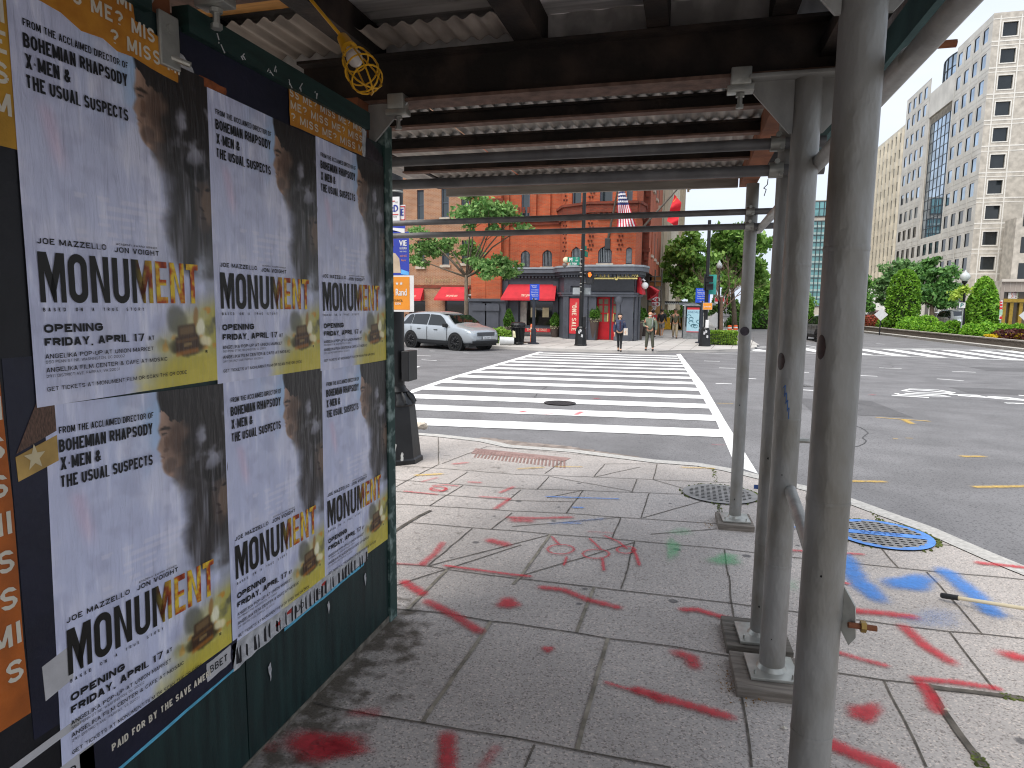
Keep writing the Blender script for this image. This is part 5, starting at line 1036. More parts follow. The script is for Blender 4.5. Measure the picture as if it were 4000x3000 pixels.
def window(par, F, r, depth=.18, fr=.07, mid=True, mats=(None, None), sill=True, arch=None, bars=0, vbar=0):
    a0, a1, z0, z1 = r; mb = MB()
    for x in ((a0, a0+fr), (a1-fr, a1)): F.box(mb, x[0], x[1], z0, z1, -depth, -depth+.08)
    for z in ((z0, z0+fr), (z1-fr, z1)) + ((((z0+z1)/2-fr*.4, (z0+z1)/2+fr*.4),) if mid else ()): F.box(mb, a0+fr, a1-fr, z[0], z[1], -depth, -depth+.07)
    for k in range(vbar): x = a0+(a1-a0)*(k+1)/(vbar+1); F.box(mb, x-fr*.3, x+fr*.3, z0+fr, z1-fr, -depth, -depth+.065)
    w = obj('window', mb, mats[0] or m_frame, par)
    g = MB(); g.add([F.P(a0, z0, -depth+.02), F.P(a1, z0, -depth+.02), F.P(a1, z1, -depth+.02), F.P(a0, z1, -depth+.02)], [(0, 1, 2, 3)]); obj('pane', g, mats[1] or m_glass, w)
    if bars:
        b = MB()
        for k in range(bars): x = a0+(a1-a0)*(k+1)/(bars+1); b.tube([F.P(x, z0+.06, -depth+.12), F.P(x, z1-.1, -depth+.12)], .018, 5)
        obj('security_bars', b, M('bar_grey', '7d8388', rough=.5), w)
    if sill: b = MB(); F.box(b, a0-.1, a1+.1, z0-.17, z0-.003, -.05, .12); obj('sill', b, m_sill, w)
    if arch:
        b = MB(); h = (a1-a0)*.42
        for sgn, x in ((1, a0), (-1, a1)):
            pts = [(x, z1), (x, z1-h), (x+sgn*(a1-a0)*.16, z1-h*.42), (x+sgn*(a1-a0)*.5, z1)]
            f = [F.P(p[0], p[1], .002) for p in pts]; bk = [p-F.n*.2 for p in f]; b.add(f+bk, [(0, 1, 2, 3) if sgn < 0 else (3, 2, 1, 0)]+[(i, (i+1) % 4, 4+(i+1) % 4, 4+i) for i in range(4)])
        obj('arch_head', b, arch, w)
    return w
def leaves(b, pts, size, cols, rg, flat=.0):
    n = len(pts); a = rg.normal(size=(n, 3)); a[:, 2] *= 1-flat; a /= np.linalg.norm(a, axis=1)[:, None]+1e-9; c = np.cross(a, rg.normal(size=(n, 3))); c /= np.linalg.norm(c, axis=1)[:, None]+1e-9
    s = size*rg.uniform(.6, 1.3, n)[:, None]; V = np.stack([pts-a*s, pts+c*s*.55, pts+a*s, pts-c*s*.55], 1).reshape(-1, 3)
    base = len(b.v); b.v += [tuple(x) for x in V]; b.f += [(base+4*i, base+4*i+1, base+4*i+2, base+4*i+3) for i in range(n)]; b.m += [0]*n
    k = rg.random(n)[:, None]; C = np.array(cols[0])*(1-k)+np.array(cols[1])*k; C = np.concatenate([C, np.ones((n, 1))], 1); b.c += np.repeat(C, 4, 0).tolist()
m_leaf = Mattr('leaf', rough=.5, spec=.35, trans=.28)
m_bark = M('bark', '6b5f52', rough=.95, var=.3, scale=8, stretch=(3, 3, .6), bump=.4)
def clump_pts(rg, blobs, n):
    """points spread through many small clumps that fill the ellipsoids"""
    rg.bit_generator; out = []; vol = np.array([b[1][0]*b[1][1]*b[1][2] for b in blobs])**.7; vol /= vol.sum()
    for (c, r), f in zip(blobs, vol):
        k = max(7, int(60*f*len(blobs)**.4)); m = int(n*f/k)+1
        for _ in range(k):
            d = rg.normal(size=3); d /= np.linalg.norm(d); cc = np.array(c)+d*np.array(r)*rg.uniform(.15, 1.08); q = rg.normal(size=(m, 3)); q[:, 2] -= .3*np.abs(q[:, 0])
            out.append(cc+q*np.array([max(.12, np.mean(r)*rg.uniform(.13, .24))]*3)*np.array([1.25, 1.25, .7]))
    return np.concatenate(out)
def tree(label, base, fork, blobs, n, leaf, cols, group=None, tr=.12, seed=0, name='tree'):
    rg = np.random.default_rng(seed); base = Vector(base); fork = Vector(fork)
    t = thing(name, label, 'tree', base, group); b = MB(); b.tube([base, base.lerp(fork, .5)+Vector((.04, 0, 0)), fork], [tr*1.25, tr, tr*.8], 10)
    for i, (c, r) in enumerate(blobs):
        c = Vector(c); m_ = fork.lerp(c, .5)+Vector((rg.uniform(-.2, .2), rg.uniform(-.2, .2), rg.uniform(-.1, .25))); b.tube([fork-EZ*.1, m_, c], [tr*.55, tr*.35, tr*.12], 7)
        for k in range(4): d = Vector(rg.normal(size=3)).normalized(); b.tube([m_.lerp(c, .5), c+Vector((d.x*r[0], d.y*r[1], d.z*r[2]))*.8], [tr*.2, tr*.05], 5)
    obj('trunk', b, m_bark, t, smooth='all'); cb = MB(); cb.c = []; leaves(cb, clump_pts(rg, blobs, n), leaf, cols, rg); obj('crown', cb, m_leaf, t); return t
def topiary(name, label, base, prof, n, leaf, cols, group=None, seed=0, cat='shrub', trunk=True):
    """clipped shrub: leaves close to a turned outline [(r, z)...]"""
    rg = np.random.default_rng(seed); base = Vector(base); t = thing(name, label, cat, base, group)
    pr = np.array(prof); zz = rg.uniform(pr[0, 1], pr[-1, 1], n); rr_ = np.interp(zz, pr[:, 1], pr[:, 0]); a = rg.uniform(0, 2*math.pi, n); k = 1-np.abs(rg.normal(size=n))*.09+.05*np.sin(a*5+zz*6)
    p = np.stack([base.x+rr_*k*np.cos(a), base.y+rr_*k*np.sin(a), base.z+zz], 1); b = MB(); b.c = []; leaves(b, p, leaf, cols, rg); obj('foliage', b, m_leaf, t)
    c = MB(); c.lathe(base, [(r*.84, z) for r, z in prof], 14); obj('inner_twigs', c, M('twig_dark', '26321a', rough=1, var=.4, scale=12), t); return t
GA, GB = lin('5d8a2b'), lin('9cc04f'); GD, GE = lin('31551f'), lin('6a9a3c')
def mound(name, label, base, r, n, leaf, cols, group=None, seed=0, cat='shrub'):
    rg = np.random.default_rng(seed); base = Vector(base); t = thing(name, label, cat, base, group); d = rg.normal(size=(n, 3)); d /= np.linalg.norm(d, axis=1)[:, None]; d[:, 2] = np.abs(d[:, 2])
    k = 1-np.abs(rg.normal(size=(n, 1)))*.1+.06*np.sin(d[:, :1]*9+d[:, 1:2]*7); p = np.array(base)+d*k*np.array(r); b = MB(); b.c = []; leaves(b, p, leaf, cols, rg); obj('foliage', b, m_leaf, t)
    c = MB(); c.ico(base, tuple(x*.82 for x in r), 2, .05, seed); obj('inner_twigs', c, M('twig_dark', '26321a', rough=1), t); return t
# ================================================================== BRICK CORNER BUILDING
m_brick = Mbrick('orange_red_brick', 'bd5730', 'a84524', '9a664c', var=.26); m_brickd = Mbrick('dark_red_brick', '8a3a25', '6f2c1c', '6b4335', var=.3); m_brickb = Mbrick('brown_brick', 'a87856', '946447', 'a98f7a', var=.2)
m_slate = M('storefront_grey', '474a52', rough=.45, var=.12, scale=2, bump=.05); m_slatel = M('cornice_grey', '595c64', rough=.5, var=.12, scale=2); m_lead = M('lead_flashing', '8f959b', rough=.5, var=.1)
m_redp = M('shop_red', 'b5121f', rough=.35, var=.1, scale=3); m_awn = M('awning_red', 'b8232f', rough=.7, var=.1, scale=3); m_panel = M('sign_panel_red', 'c63238', rough=.5, var=.06); m_gold = M('gold_letters', 'ead684', rough=.4, var=.05); m_cream = M('cream_letters', 'e6d6bd', rough=.5, var=.05)
m_shop = Mglass('shop_glass', '1d1c1b', rough=.05, spec=.8); m_int = M('shop_interior', '3b362f', rough=.8, var=.4, scale=1.2, stretch=(2, 1, 3), col2='8f8468'); m_lit = M('display_card', 'cdbf98', rough=.6, var=.15, scale=3)
BY = 40.0
F0 = Face((at(*zb(845, 600), BY).x, BY), (at(*zb(1265, 600), BY).x, BY))
zt = 24
bb = thing('brick_corner_building', 'ornate orange red brick corner building with a dark grey shopfront', 'building', (F0.p.x, BY, PZ))
def fr(u0, v0, u1, v1, F=F0): return R4(F, zb, u0, v0, u1, v1)
zc = F0.sz(*zb(1000, 640))[1]                       # top of the shop cornice
W1, W2 = fr(985, 512, 1050, 635), fr(1140, 508, 1210, 630); U1 = fr(990, 40, 1050, 290); U1 = (U1[0], U1[1], U1[2], U1[3]+1.5)
mb = MB(); F0.wall(mb, 0, F0.L, zc-.1, zt, [W1, W2, U1]); aP = F0.sz(*zb(1060, 200))[0]; aQ = F0.sz(*zb(1143, 200))[0]
F0.box(mb, aP, aP+.35, fr(0, 40, 10, 300)[2], zt, .002, .14); F0.box(mb, aQ, aQ+.5, fr(0, 40, 10, 300)[2], zt, .002, .14); F0.box(mb, .0, .5, zc, zt, .002, .12)
obj('wall', mb, m_brick, bb)
for r in (W1, W2): window(bb, F0, r, arch=m_brick, bars=6, mid=False)
window(bb, F0, U1, mid=True)
mb = MB(); zq = fr(0, 330, 1, 352)
F0.box(mb, .05, F0.L-.02, zq[2], zq[3], .004, .12); F0.box(mb, .05, F0.L-.02, zq[3]+.002, zq[3]+.12, .004, .2); obj('string_course', mb, m_brickd, bb)
# bay
V = {'A': (1265, 40), 'B': (1302, 38.5), 'C': (1482, 37.5), 'D': (1806, 37.6), 'E': (1846, 38.8), 'G': (1852, 40.2)}
P_ = {k: (at(*zb(u, 640), Y).x, Y) for k, (u, Y) in V.items()}
FB = [Face(P_[a], P_[b]) for a, b in ('AB', 'BC', 'CD', 'DE', 'EG')]
wins = {1: [(1345, 485, 1420, 602), (1352, 20, 1420, 272)], 2: [(1542, 480, 1640, 606), (1742, 488, 1786, 612), (1555, 20, 1645, 262), (1748, 20, 1790, 250)]}
for i, F in enumerate(FB):
    rs = [fr(*q, F=F) for q in wins.get(i, [])]; rs = [(a, b, c, d+(1.4 if d > 8 else 0)) for k, (a, b, c, d) in enumerate(rs)]
    zc_ = F.sz(*zb((V['ABCDE'[i]][0]+V['BCDEG'[i]][0])/2, 640))[1]-.25
    mb = MB(); F.wall(mb, 0, F.L, zc_, zt, rs); obj('wall', mb, m_brick, bb)
    for k, r in enumerate(rs): window(bb, F, r, arch=m_brick if r[3] < 7 else None, bars=7 if r[3] < 7 else 0, mid=r[3] > 7)
    mb = MB(); z0, z1 = F.sz(*zb(1500, 362))[1], F.sz(*zb(1500, 335))[1]; z0, z1 = 6.55, 7.0
    F.box(mb, -.05, F.L+.05, z0, z1, .004, .18); F.box(mb, -.08, F.L+.08, z1+.002, z1+.14, .004, .26)
    for k in range(int(F.L/.3)): F.box(mb, .05+.3*k, .2+.3*k, z0-.22, z0-.003, .004, .14)
    obj('corbel_course', mb, m_brickd, bb)
mb = MB()                                              # checkered brick edges of the bay
for p in (P_['B'], P_['C'], FB[2].P(FB[2].sz(*zb(1700, 400))[0], 0)):
    p = Vector((p[0], p[1], 0))
    for j in range(78):
        z = 4.55+j*.24
        if 6.3 < z < 7.2: continue
        for s in (-.12, .05): mb.cbox((p.x+s+(.08 if j % 2 else 0), p.y-.01, z), (.085, .1, .1))
obj('brick_quoin', mb, M('quoin_dark', '4d1f15', rough=.9), bb)
# corner pier and avenue side wall
xk0, xk1 = P_['G'][0], at(*zb(1908, 500), 40.6).x
FK = Face((xk0, 40.55), (xk1, 40.55)); mb = MB(); FK.wall(mb, 0, FK.L, 3.4, zt)
for z in (4.6, 6.2, 8.3, 10.6): FK.box(mb, -.02, FK.L+.06, z, z+.22, .004, .12); FK.box(mb, .1, FK.L-.1, z-.5, z-.003, .004, .08)
obj('corner_pier', mb, m_brickd, bb)
FS = Face((xk1, 40.55), (xk1, 56)); mb = MB(); ra = [(2.2+3.6*k, 3.2+3.6*k, z, z+1.7) for k in range(3) for z in (4.6, 8.6)]; FS.wall(mb, 0, FS.L, 3.4, zt, ra); obj('side_wall', mb, m_brick, bb)
for r in ra: window(bb, FS, r, mid=False)
mb = MB(); mb.box((F0.p.x, 45, 3), (xk1-.02, 56, zt-.1)); obj('roof', mb, M('flat_roof', '55504c', rough=.95), bb)
# shopfront: straight part
zs0 = PZ
DW = fr(967, 873, 1221, 1062); mb = MB(); F0.wall(mb, 0, F0.L, zs0, zc-.05, [DW, (DW[0], DW[1], DW[2]-.78, DW[2]-.1)], depth=.5, out=.03); a6 = F0.sz(*zb(930, 900))[0]
F0.box(mb, .02, .5, zs0, zc-.8, .034, .14); F0.box(mb, F0.L-.35, F0.L-.02, zs0, zc-.8, .034, .14); F0.box(mb, DW[0]-.12, DW[1]+.12, DW[2]-.95, DW[2]-.82, .034, .14); obj('shopfront', mb, m_slate, bb)
w = window(bb, F0, DW, depth=.3, mid=False, sill=False, mats=(m_slate, m_shop), vbar=0)
mb = MB()
for u0, v0, u1, v1 in ((1050, 925, 1088, 995), (1135, 925, 1182, 995)): r = fr(u0, v0, u1, v1); F0.box(mb, r[0], r[1], r[2], r[3], -.245, -.235)
obj('display_card', mb, m_lit, w); mb = MB(); r = fr(975, 880, 1020, 1055); F0.box(mb, r[0], r[1], r[2], r[3], -.245, -.238); obj('pale_curtain', mb, M('curtain_pale', 'a9a39a', rough=.8), w)
def sign(F, r, label, text, mat=m_panel, tm=m_cream, out=.05, bold=.0, h=.5, w=.8, name='sign_panel', par=None):
    mb = MB(); F.box(mb, r[0], r[1], r[2], r[3], out-.03, out); o = obj(name, mb, mat, par); tm_ = MB()
    tm_.text(text, F.P((r[0]+r[1])/2, (r[2]+r[3])/2-(r[3]-r[2])*h*.5, out+.006), F.d, EZ, (r[3]-r[2])*h, width=(r[1]-r[0])*w, align='c', bold=bold); obj('lettering', tm_, tm, o); return o
sign(F0, fr(1003, 1066, 1198, 1100), '', 'THE ONE SALE', par=bb, out=.02, h=.55, w=.75)
def awning(par, F, r, drop=1.0, txt=None, wtxt=.3, hh=.2):
    mb = MB(); n = 8; o0 = .06; a0, a1, z0, z1 = r
    V_ = [F.P(a0+.25, z1, o0), F.P(a1-.1, z1, o0), F.P(a1, z0+.12, drop), F.P(a0, z0+.12, drop), F.P(a1, z0, drop+.01), F.P(a0, z0, drop+.01), F.P(a0+.25, z1-.05, o0), F.P(a1-.1, z1-.05, o0), F.P(a1-.08, z0+.1, o0), F.P(a0+.2, z0+.1, o0)]
    mb.add(V_, [(0, 3, 2, 1), (3, 5, 4, 2), (0, 9, 5, 3), (1, 2, 4, 8), (5, 9, 8, 4)]); o = obj('awning', mb, m_awn, par)
    if txt:
        t = MB(); up = (V_[0]-V_[3]).normalized(); q = F.P((a0+a1)/2, z0+.12, drop)+up*.18+F.n*.03; t.text(txt, q, F.d, up, hh, width=(a1-a0)*wtxt, align='c'); obj('lettering', t, m_cream, o)
    return o
awning(bb, F0, fr(872, 758, 1254, 874), txt='TINY JEWEL BOX')
# cornice and fascia round straight part and bay
def course(par, FL, z0, z1, o0, o1, nm, mat):
    mb = MB()
    for F in FL: F.box(mb, -.0, F.L+.0, z0, z1, o0, o1)
    for F, G in zip(FL, FL[1:]):
        p = F.q; mb.add([Vector((p.x, p.y, z0)), p+F.n*o1+EZ*z0, p+G.n*o1+EZ*z0, Vector((p.x, p.y, z1)), p+F.n*o1+EZ*z1, p+G.n*o1+EZ*z1], [(0, 2, 1), (3, 4, 5), (1, 2, 5, 4)])
    return obj(nm, mb, mat, par)
FL = [F0]+FB
for z0, z1, o1, nm, mt_ in ((zc-.08, zc+.02, .5, 'cornice_top', m_lead), (zc-.32, zc-.083, .46, 'cornice', m_slatel), (zc-.5, zc-.323, .3, 'cornice_bed', m_slate), (zc-1.6, zc-1.5, .22, 'fascia_rail', m_slate), (zc-1.72, zc-1.603, .16, 'fascia_rail', m_slatel)): course(bb, FL, z0, z1, .036, o1, nm, mt_)
mb = MB()
for F in FL:
    for k in range(int(F.L/.22)): F.box(mb, .04+.22*k, .15+.22*k, zc-.62, zc-.503, .036, .24)
obj('dentils', mb, m_slate, bb)
for i, F in enumerate(FB):
    mb = MB(); zl = zc-1.7
    if i == 0: F.wall(mb, 0, F.L, zs0, zc-.3, out=.03)
    if i == 1:
        T = fr(1345, 768, 1412, 838, F=F); F.wall(mb, 0, F.L, zs0, zc-.3, [T], out=.03); Pn = fr(1340, 858, 1407, 1112, F=F)
        for u in (1300, 1432): a = F.sz(*zb(u, 900))[0]; F.box(mb, a, a+.42, zs0, zl, .034, .12)
        obj('shopfront', mb, m_slate, bb); window(bb, F, T, depth=.12, mid=False, sill=False, mats=(m_slate, m_shop))
        o = MB(); F.box(o, *Pn, .034, .06); o = obj('sign_panel', o, m_panel, bb); t = MB()
        gtext(t, 'ONE SALE', F.P((Pn[0]+Pn[1])/2-.16, Pn[3]-(Pn[3]-Pn[2])*.2, .066), (0, 0, -1), F.d, .34, (Pn[3]-Pn[2])*.72, .14); t.text('THE', F.P((Pn[0]+Pn[1])/2+.05, Pn[3]-(Pn[3]-Pn[2])*.11, .066), (0, 0, -1), F.d, .16, width=.3); obj('lettering', t, m_cream, o)
        rv = MB()
        for u in (1307, 1462):
            a = F.sz(*zb(u, 900))[0]+.12
            for k in range(9): rv.ico(F.P(a, zs0+.35+.36*k, .125), .03, 1)
        obj('rivets', rv, m_slatel, bb); continue
    if i == 2:
        aL = F.sz(*zb(1528, 900))[0]; aR = F.sz(*zb(1706, 900))[0]; F.wall(mb, 0, F.L, zs0, zc-.3, [(aL, aR, zs0-.01, zc-1.75)], depth=.9, out=.03)
    if i == 3: F.wall(mb, 0, F.L, zs0, zc-.3, out=.03); F.box(mb, .1, .5, zs0, zl, .034, .12); F.box(mb, F.L-.5, F.L-.1, zs0, zl, .034, .12)
    if i == 4: F.wall(mb, 0, F.L, zs0, zc-.3, out=.03)
    obj('shopfront', mb, m_slate, bb)
F = FB[2]; mb = MB(); F.box(mb, .12, F.L+.0, zc-1.42, zc-.66, .036, .1); o = obj('sign_fascia', mb, M('sign_black', '25272c', rough=.4), bb)
t = MB()
for tx, u0, u1, v, h in (('TINY', 1516, 1632, 706, 34), ('EWEL', 1688, 1768, 706, 30), ('BOX', 1776, 1832, 704, 28)):
    p, q = F.sz(*zb(u0, v)), F.sz(*zb(u1, v)); hz = F.sz(*zb(u0, v-h))[1]-p[1]; gtext(t, tx, F.P(p[0], p[1], .107), F.d, EZ, hz*1.4, q[0]-p[0], .24, .3)
p = F.sz(*zb(1656, 728)); gtext(t, 'J', F.P(p[0], p[1], .107), F.d, EZ, .7, .28, .14)
for a, b_ in ((1516, 1655), (1690, 1825)):
    p, q = F.sz(*zb(a, 712)), F.sz(*zb(b_, 716)); F.box(t, p[0], q[0], p[1]-.06, p[1]+.02, .104, .112)
obj('lettering', t, m_gold, o)
# doors in the recess
FD = Face((F.P(aL, 0).x-.2, F.p.y+.7), (F.P(aR, 0).x+.3, F.p.y+.7)); mb = MB(); FD.wall(mb, 0, FD.L, zs0, zc-1.4); obj('recess_wall', mb, m_slate, bb)
for k, (u0, u1) in enumerate(((1531, 1626), (1640, 1707))):
    r = fr(u0, 848, u1, 1152, F=FD); r = (r[0], r[1], PZ+.02, r[3]); mb = MB(); hs = []
    w = r[1]-r[0]; cols_ = [(.14, .44), (.56, .86)]
    for c0, c1 in cols_:
        for z0, z1 in ((.42, .6), (.63, .8), (.83, .95)): hs.append((r[0]+w*c0, r[0]+w*c1, r[2]+(r[3]-r[2])*z0, r[2]+(r[3]-r[2])*z1))
    FD.wall(mb, r[0], r[1], r[2], r[3], hs, depth=.06, out=.08)
    for c0, c1 in cols_: FD.box(mb, r[0]+w*c0, r[0]+w*c1, r[2]+.15, r[2]+(r[3]-r[2])*.36, .083, .1)
    d = obj('door', mb, m_redp, bb); g = MB(); FD.box(g, r[0]+.02, r[1]-.02, r[2]+.8, r[3]-.05, .02, .03); obj('pane', g, M('door_pane', '8a8a6a', rough=.2, var=.3, scale=1.5), d)
    g = MB(); g.tube([FD.P(r[1]-.1 if k == 0 else r[0]+.1, r[2]+1.05, .13), FD.P(r[1]-.1 if k == 0 else r[0]+.1, r[2]+1.5, .13)], .03, 8); obj('handle', g, m_gold, d)
mb = MB(); r = fr(1524, 840, 1712, 850, F=FD); FD.box(mb, r[0], r[1], r[2], r[2]+.15, .03, .13); obj('door_frame', mb, m_redp, bb)
p = F.P(F.sz(*zb(1689, 900))[0], 0, -.1); mb = MB(); mb.lathe((p.x, p.y, PZ), [(.24, 0), (.24, .2), (.16, .3), (.145, zc-PZ-2.2), (.2, zc-PZ-2.1), (.26, zc-PZ-1.95), (.26, zc-PZ-1.72)], 16); obj('column', mb, m_slatel, bb, smooth=True)
awning(bb, FB[3], (.2, 1.0, 2.05, 3.2), drop=.4)
mb = MB(); p = FB[3].P(.6, 2.55, .45); mb.tube([p+Vector((-.25, .2, .3)), p+Vector((-.1, 0, .35)), p+EZ*.25], .05, 8); mb.ico(p, .2, 2); obj('dome_camera', mb, m_signw, bb, smooth=True)
# left pavilion with the tall arched window
FP = Face((at(*zb(632, 600), 39.7).x, 39.7), (at(*zb(852, 600), 39.7).x, 39.7)); AW = fr(700, 505, 796, 765, F=FP); ND = fr(712, 884, 778, 1056, F=FP); zb_ = FP.sz(*zb(700, 860))[1]
mb = MB(); up_ = fr(705, 80, 780, 300, F=FP); FP.wall(mb, 0, FP.L, zb_, zt, [AW, (up_[0], up_[1], up_[2], up_[3]+2)])
for a in (.02, FP.L-1.0): FP.box(mb, a, a+.95, zb_, zt, .004, .16)
obj('wall', mb, m_brick, bb); mb = MB()
for z in (7.25, 7.6): FP.box(mb, -.1, FP.L+.1, z, z+.2, .165, .3)
for k in range(12): FP.box(mb, .3+k*.3, .45+k*.3, 6.9, 7.248, .165, .26)
obj('corbel_course', mb, m_brickd, bb)
window(bb, FP, AW, mats=(m_frame, M('pale_blind_glass', '93a3a8', rough=.1, var=.1, scale=.5, spec=.8)), arch=m_brick, sill=False); window(bb, FP, (up_[0], up_[1], up_[2], up_[3]+2))
mb = MB(); FP.wall(mb, -.15, FP.L+.3, PZ, zb_, [ND], depth=.4, out=.12); FP.box(mb, -.15, FP.L+.3, zb_-.16, zb_, .124, .24)
for a in (.15, FP.L-.95): FP.box(mb, a, a+.8, PZ, zb_-.3, .124, .22); FP.box(mb, a-.06, a+.86, zb_-.75, zb_-.4, .224, .3)
obj('shopfront', mb, m_slate, bb); w = window(bb, FP, ND, depth=.2, mid=False, sill=False, mats=(m_slate, m_shop)); mb = MB(); r = fr(757, 920, 777, 992, F=FP); FP.box(mb, *r, -.175, -.165); obj('display_card', mb, m_lit, w)
mb = MB(); r = fr(726, 1057, 776, 1086, F=FP); FP.box(mb, *r, .13, .15); obj('sign_panel', mb, m_panel, bb)
# ---- brown brick wing to the left
FW_ = Face((-48, 40.3), (at(*zb(634, 600), 40.3).x, 40.3)); bw_ = thing('brown_brick_building', 'plain brown brick building with slate windows behind the silver car', 'building', (-20, 40.3, PZ), None)
hw = [fr(*q, F=FW_) for q in [(238, 112, 287, 292), (413, 95, 467, 275), (556, 92, 612, 268), (240, 440, 292, 628), (416, 440, 470, 616), (560, 440, 610, 604)]]; hw[:3] = [(a, b, c, d+.3) for a, b, c, d in hw[:3]]
dx = hw[1][0]-hw[0][0]; hw += [(a-dx*k, b-dx*k, c, d) for k in (1, 2, 3) for a, b, c, d in (hw[0], hw[3])]
sh = [fr(437, 872, 616, 1030, F=FW_), fr(180, 875, 297, 1030, F=FW_)]; sh = [(a, b, PZ+.5, d) for a, b, c, d in sh]; mb = MB(); FW_.wall(mb, 0, FW_.L, PZ, 16, hw+sh); obj('wall', mb, m_brickb, bw_)
mb = MB(); mb.box((-48, 44, PZ), (FW_.q.x-.02, 54, 15.9)); obj('roof', mb, MATS['flat_roof'], bw_)
for r in hw: window(bw_, FW_, r)
for r in sh: window(bw_, FW_, r, depth=.22, mid=False, sill=False, mats=(m_slate, m_shop))
for q in [(392, 776, 622, 874), (150, 785, 298, 876)]: awning(bw_, FW_, fr(*q, F=FW_), drop=.8, txt='TINY JEWEL BOX', wtxt=.36, hh=.16)
mb = MB(); z1 = fr(200, 762, 201, 784, F=FW_); FW_.box(mb, 1, FW_.L-.05, z1[2], z1[3], .004, .05); obj('lintel_band', mb, m_brickd, bw_)
t = MB(); p = FW_.sz(*zb(300, 742)); t.text('N Jewel A', FW_.P(p[0], p[1], .03), FW_.d, EZ, .3, width=2.2); obj('worn_lettering', t, M('worn_gold', 'a58a66', rough=.8), bw_)
mb = MB(); p = FW_.P(FW_.sz(*zb(612, 865))[0], FW_.sz(*zb(612, 865))[1], .3); mb.tube([p+Vector((.2, .25, .25)), p+EZ*.25, p], .07, 8); mb.ico(p, .16, 2); obj('dome_camera', mb, m_signw, bw_, smooth=True)
# ================================================================== AVENUE BUILDINGS (left side, receding)
def side_block(name, label, X, y0, y1, z1, wall, wmat, rows_, ww, wh, pit, z0=4.2, dz=3.4, depth=14, pil=None, cat='building', glass=None, cap=None):
    t = thing(name, label, cat, (X, y0, PZ)); F = Face((X, y0), (X, y1)) if depth > 0 else Face((X, y1), (X, y0)); hs = []; a = 1.2
    while a+ww < F.L-.6:
        for k in range(rows_): hs.append((a, a+ww, z0+dz*k, z0+dz*k+wh))
        a += pit
    mb = MB(); F.wall(mb, 0, F.L, PZ, z1, hs, depth=.3); obj('wall', mb, wall, t); b = MB(); x0, x1 = sorted((X, X-depth)); b.box((x0+.02, y0, PZ), (x1-.02, y1, z1-.1)); 
    if depth > 0: b.box((x0, y0-.02, PZ), (x1-.35, y1, z1))
    obj('side_wall', b, wall, t)
    hs = sorted(hs, key=lambda h: (h[0], h[2]))
    for h in hs[:100]: g = MB(); F.box(g, h[0], h[1], h[2], h[3], -.28, -.22); obj('window', g, glass or wmat, t)
    if hs[100:]:
        g = MB(); [F.box(g, h[0], h[1], h[2], h[3], -.28, -.22) for h in hs[100:]]; o = obj('far_windows', g, glass or wmat, t); o['kind'] = 'stuff'
    if pil:
        g = MB(); a = .3
        while a < F.L: F.box(g, a, a+.5, PZ, z1-.8, .004, .3); a += pil
        obj('pilasters', g, wall, t)
    if cap: g = MB(); F.box(g, -.3, F.L+.3, z1-1.2, z1-.6, .31, .9); F.box(g, -.4, F.L+.4, z1-.6, z1+.1, .31, 1.2); obj('cornice', g, cap, t)
    return t
m_lime = M('limestone', 'b7ab98', rough=.9, var=.14, scale=.6, detail=8); m_cst = M('cream_stone', 'cdc6b6', rough=.9, var=.12, scale=.5); m_yel = M('yellow_grey_brick', 'b3a283', rough=.9, var=.15, scale=.7); m_dkw = Mglass('dark_window', '23282b', rough=.08)
XA = xk1+.15
side_block('stone_row_building', 'narrow grey stone building next to the brick corner building', XA, 56.2, 68, 20, m_lime, m_dkw, 4, 1.3, 2.0, 2.6, pil=2.6, cap=m_lime)
side_block('limestone_tower_block', 'pale limestone office block with tall pilasters along the avenue', XA-.1, 68.2, 104, 30, m_cst, m_dkw, 7, 1.2, 2.0, 2.5, pil=2.5)
side_block('buff_hotel_building', 'buff brick hotel with a rounded cornice farther along the avenue', XA, 104.2, 190, 33, m_yel, m_dkw, 8, 1.4, 2.0, 4.2, cap=m_yel)
# site hoarding, awning, banner, canopy and barriers at its foot
ph = thing('plywood_barricade', 'tan plywood barricade beside the brick building entrance', 'barrier', plz(*zb(1945, 1080))); p0, p1 = at(*zb(1889, 1084), 46), at(*zb(2001, 912), 46); mb = MB(); mb.box((p0.x, 46, PZ), (p1.x, 46.12, p1.z)); obj('panel', mb, M('tan_plywood', 'a07a4a', rough=.85, var=.25, scale=1.2), ph)
pp = thing('scaffold_box', 'brown timber scaffold box high above the tan barricade', 'scaffold', at(*zb(1950, 765), 45)); p0, p1 = at(*zb(1903, 768), 45), at(*zb(1998, 696), 45); mb = MB(); mb.box((p0.x, 45, p0.z), (p1.x, 46, p1.z)); obj('boarding', mb, M('brown_boarding', '8a6238', rough=.85, var=.3, scale=1.5, stretch=(1, 1, 5)), pp)
mb = MB(); 
for u in (1905, 1950, 1998): q = at(*zb(u, 765), 44.9); mb.tube([Vector((q.x, 44.9, PZ)), Vector((q.x, 44.9, p1.z+.4))], .05, 6)
for v in (700, 735, 800, 880): mb.tube([at(*zb(1903, v), 44.9), at(*zb(2000, v), 44.9)], .04, 6)
obj('scaffold_tube', mb, M('tube_dark', '4a4640', rough=.6), pp)
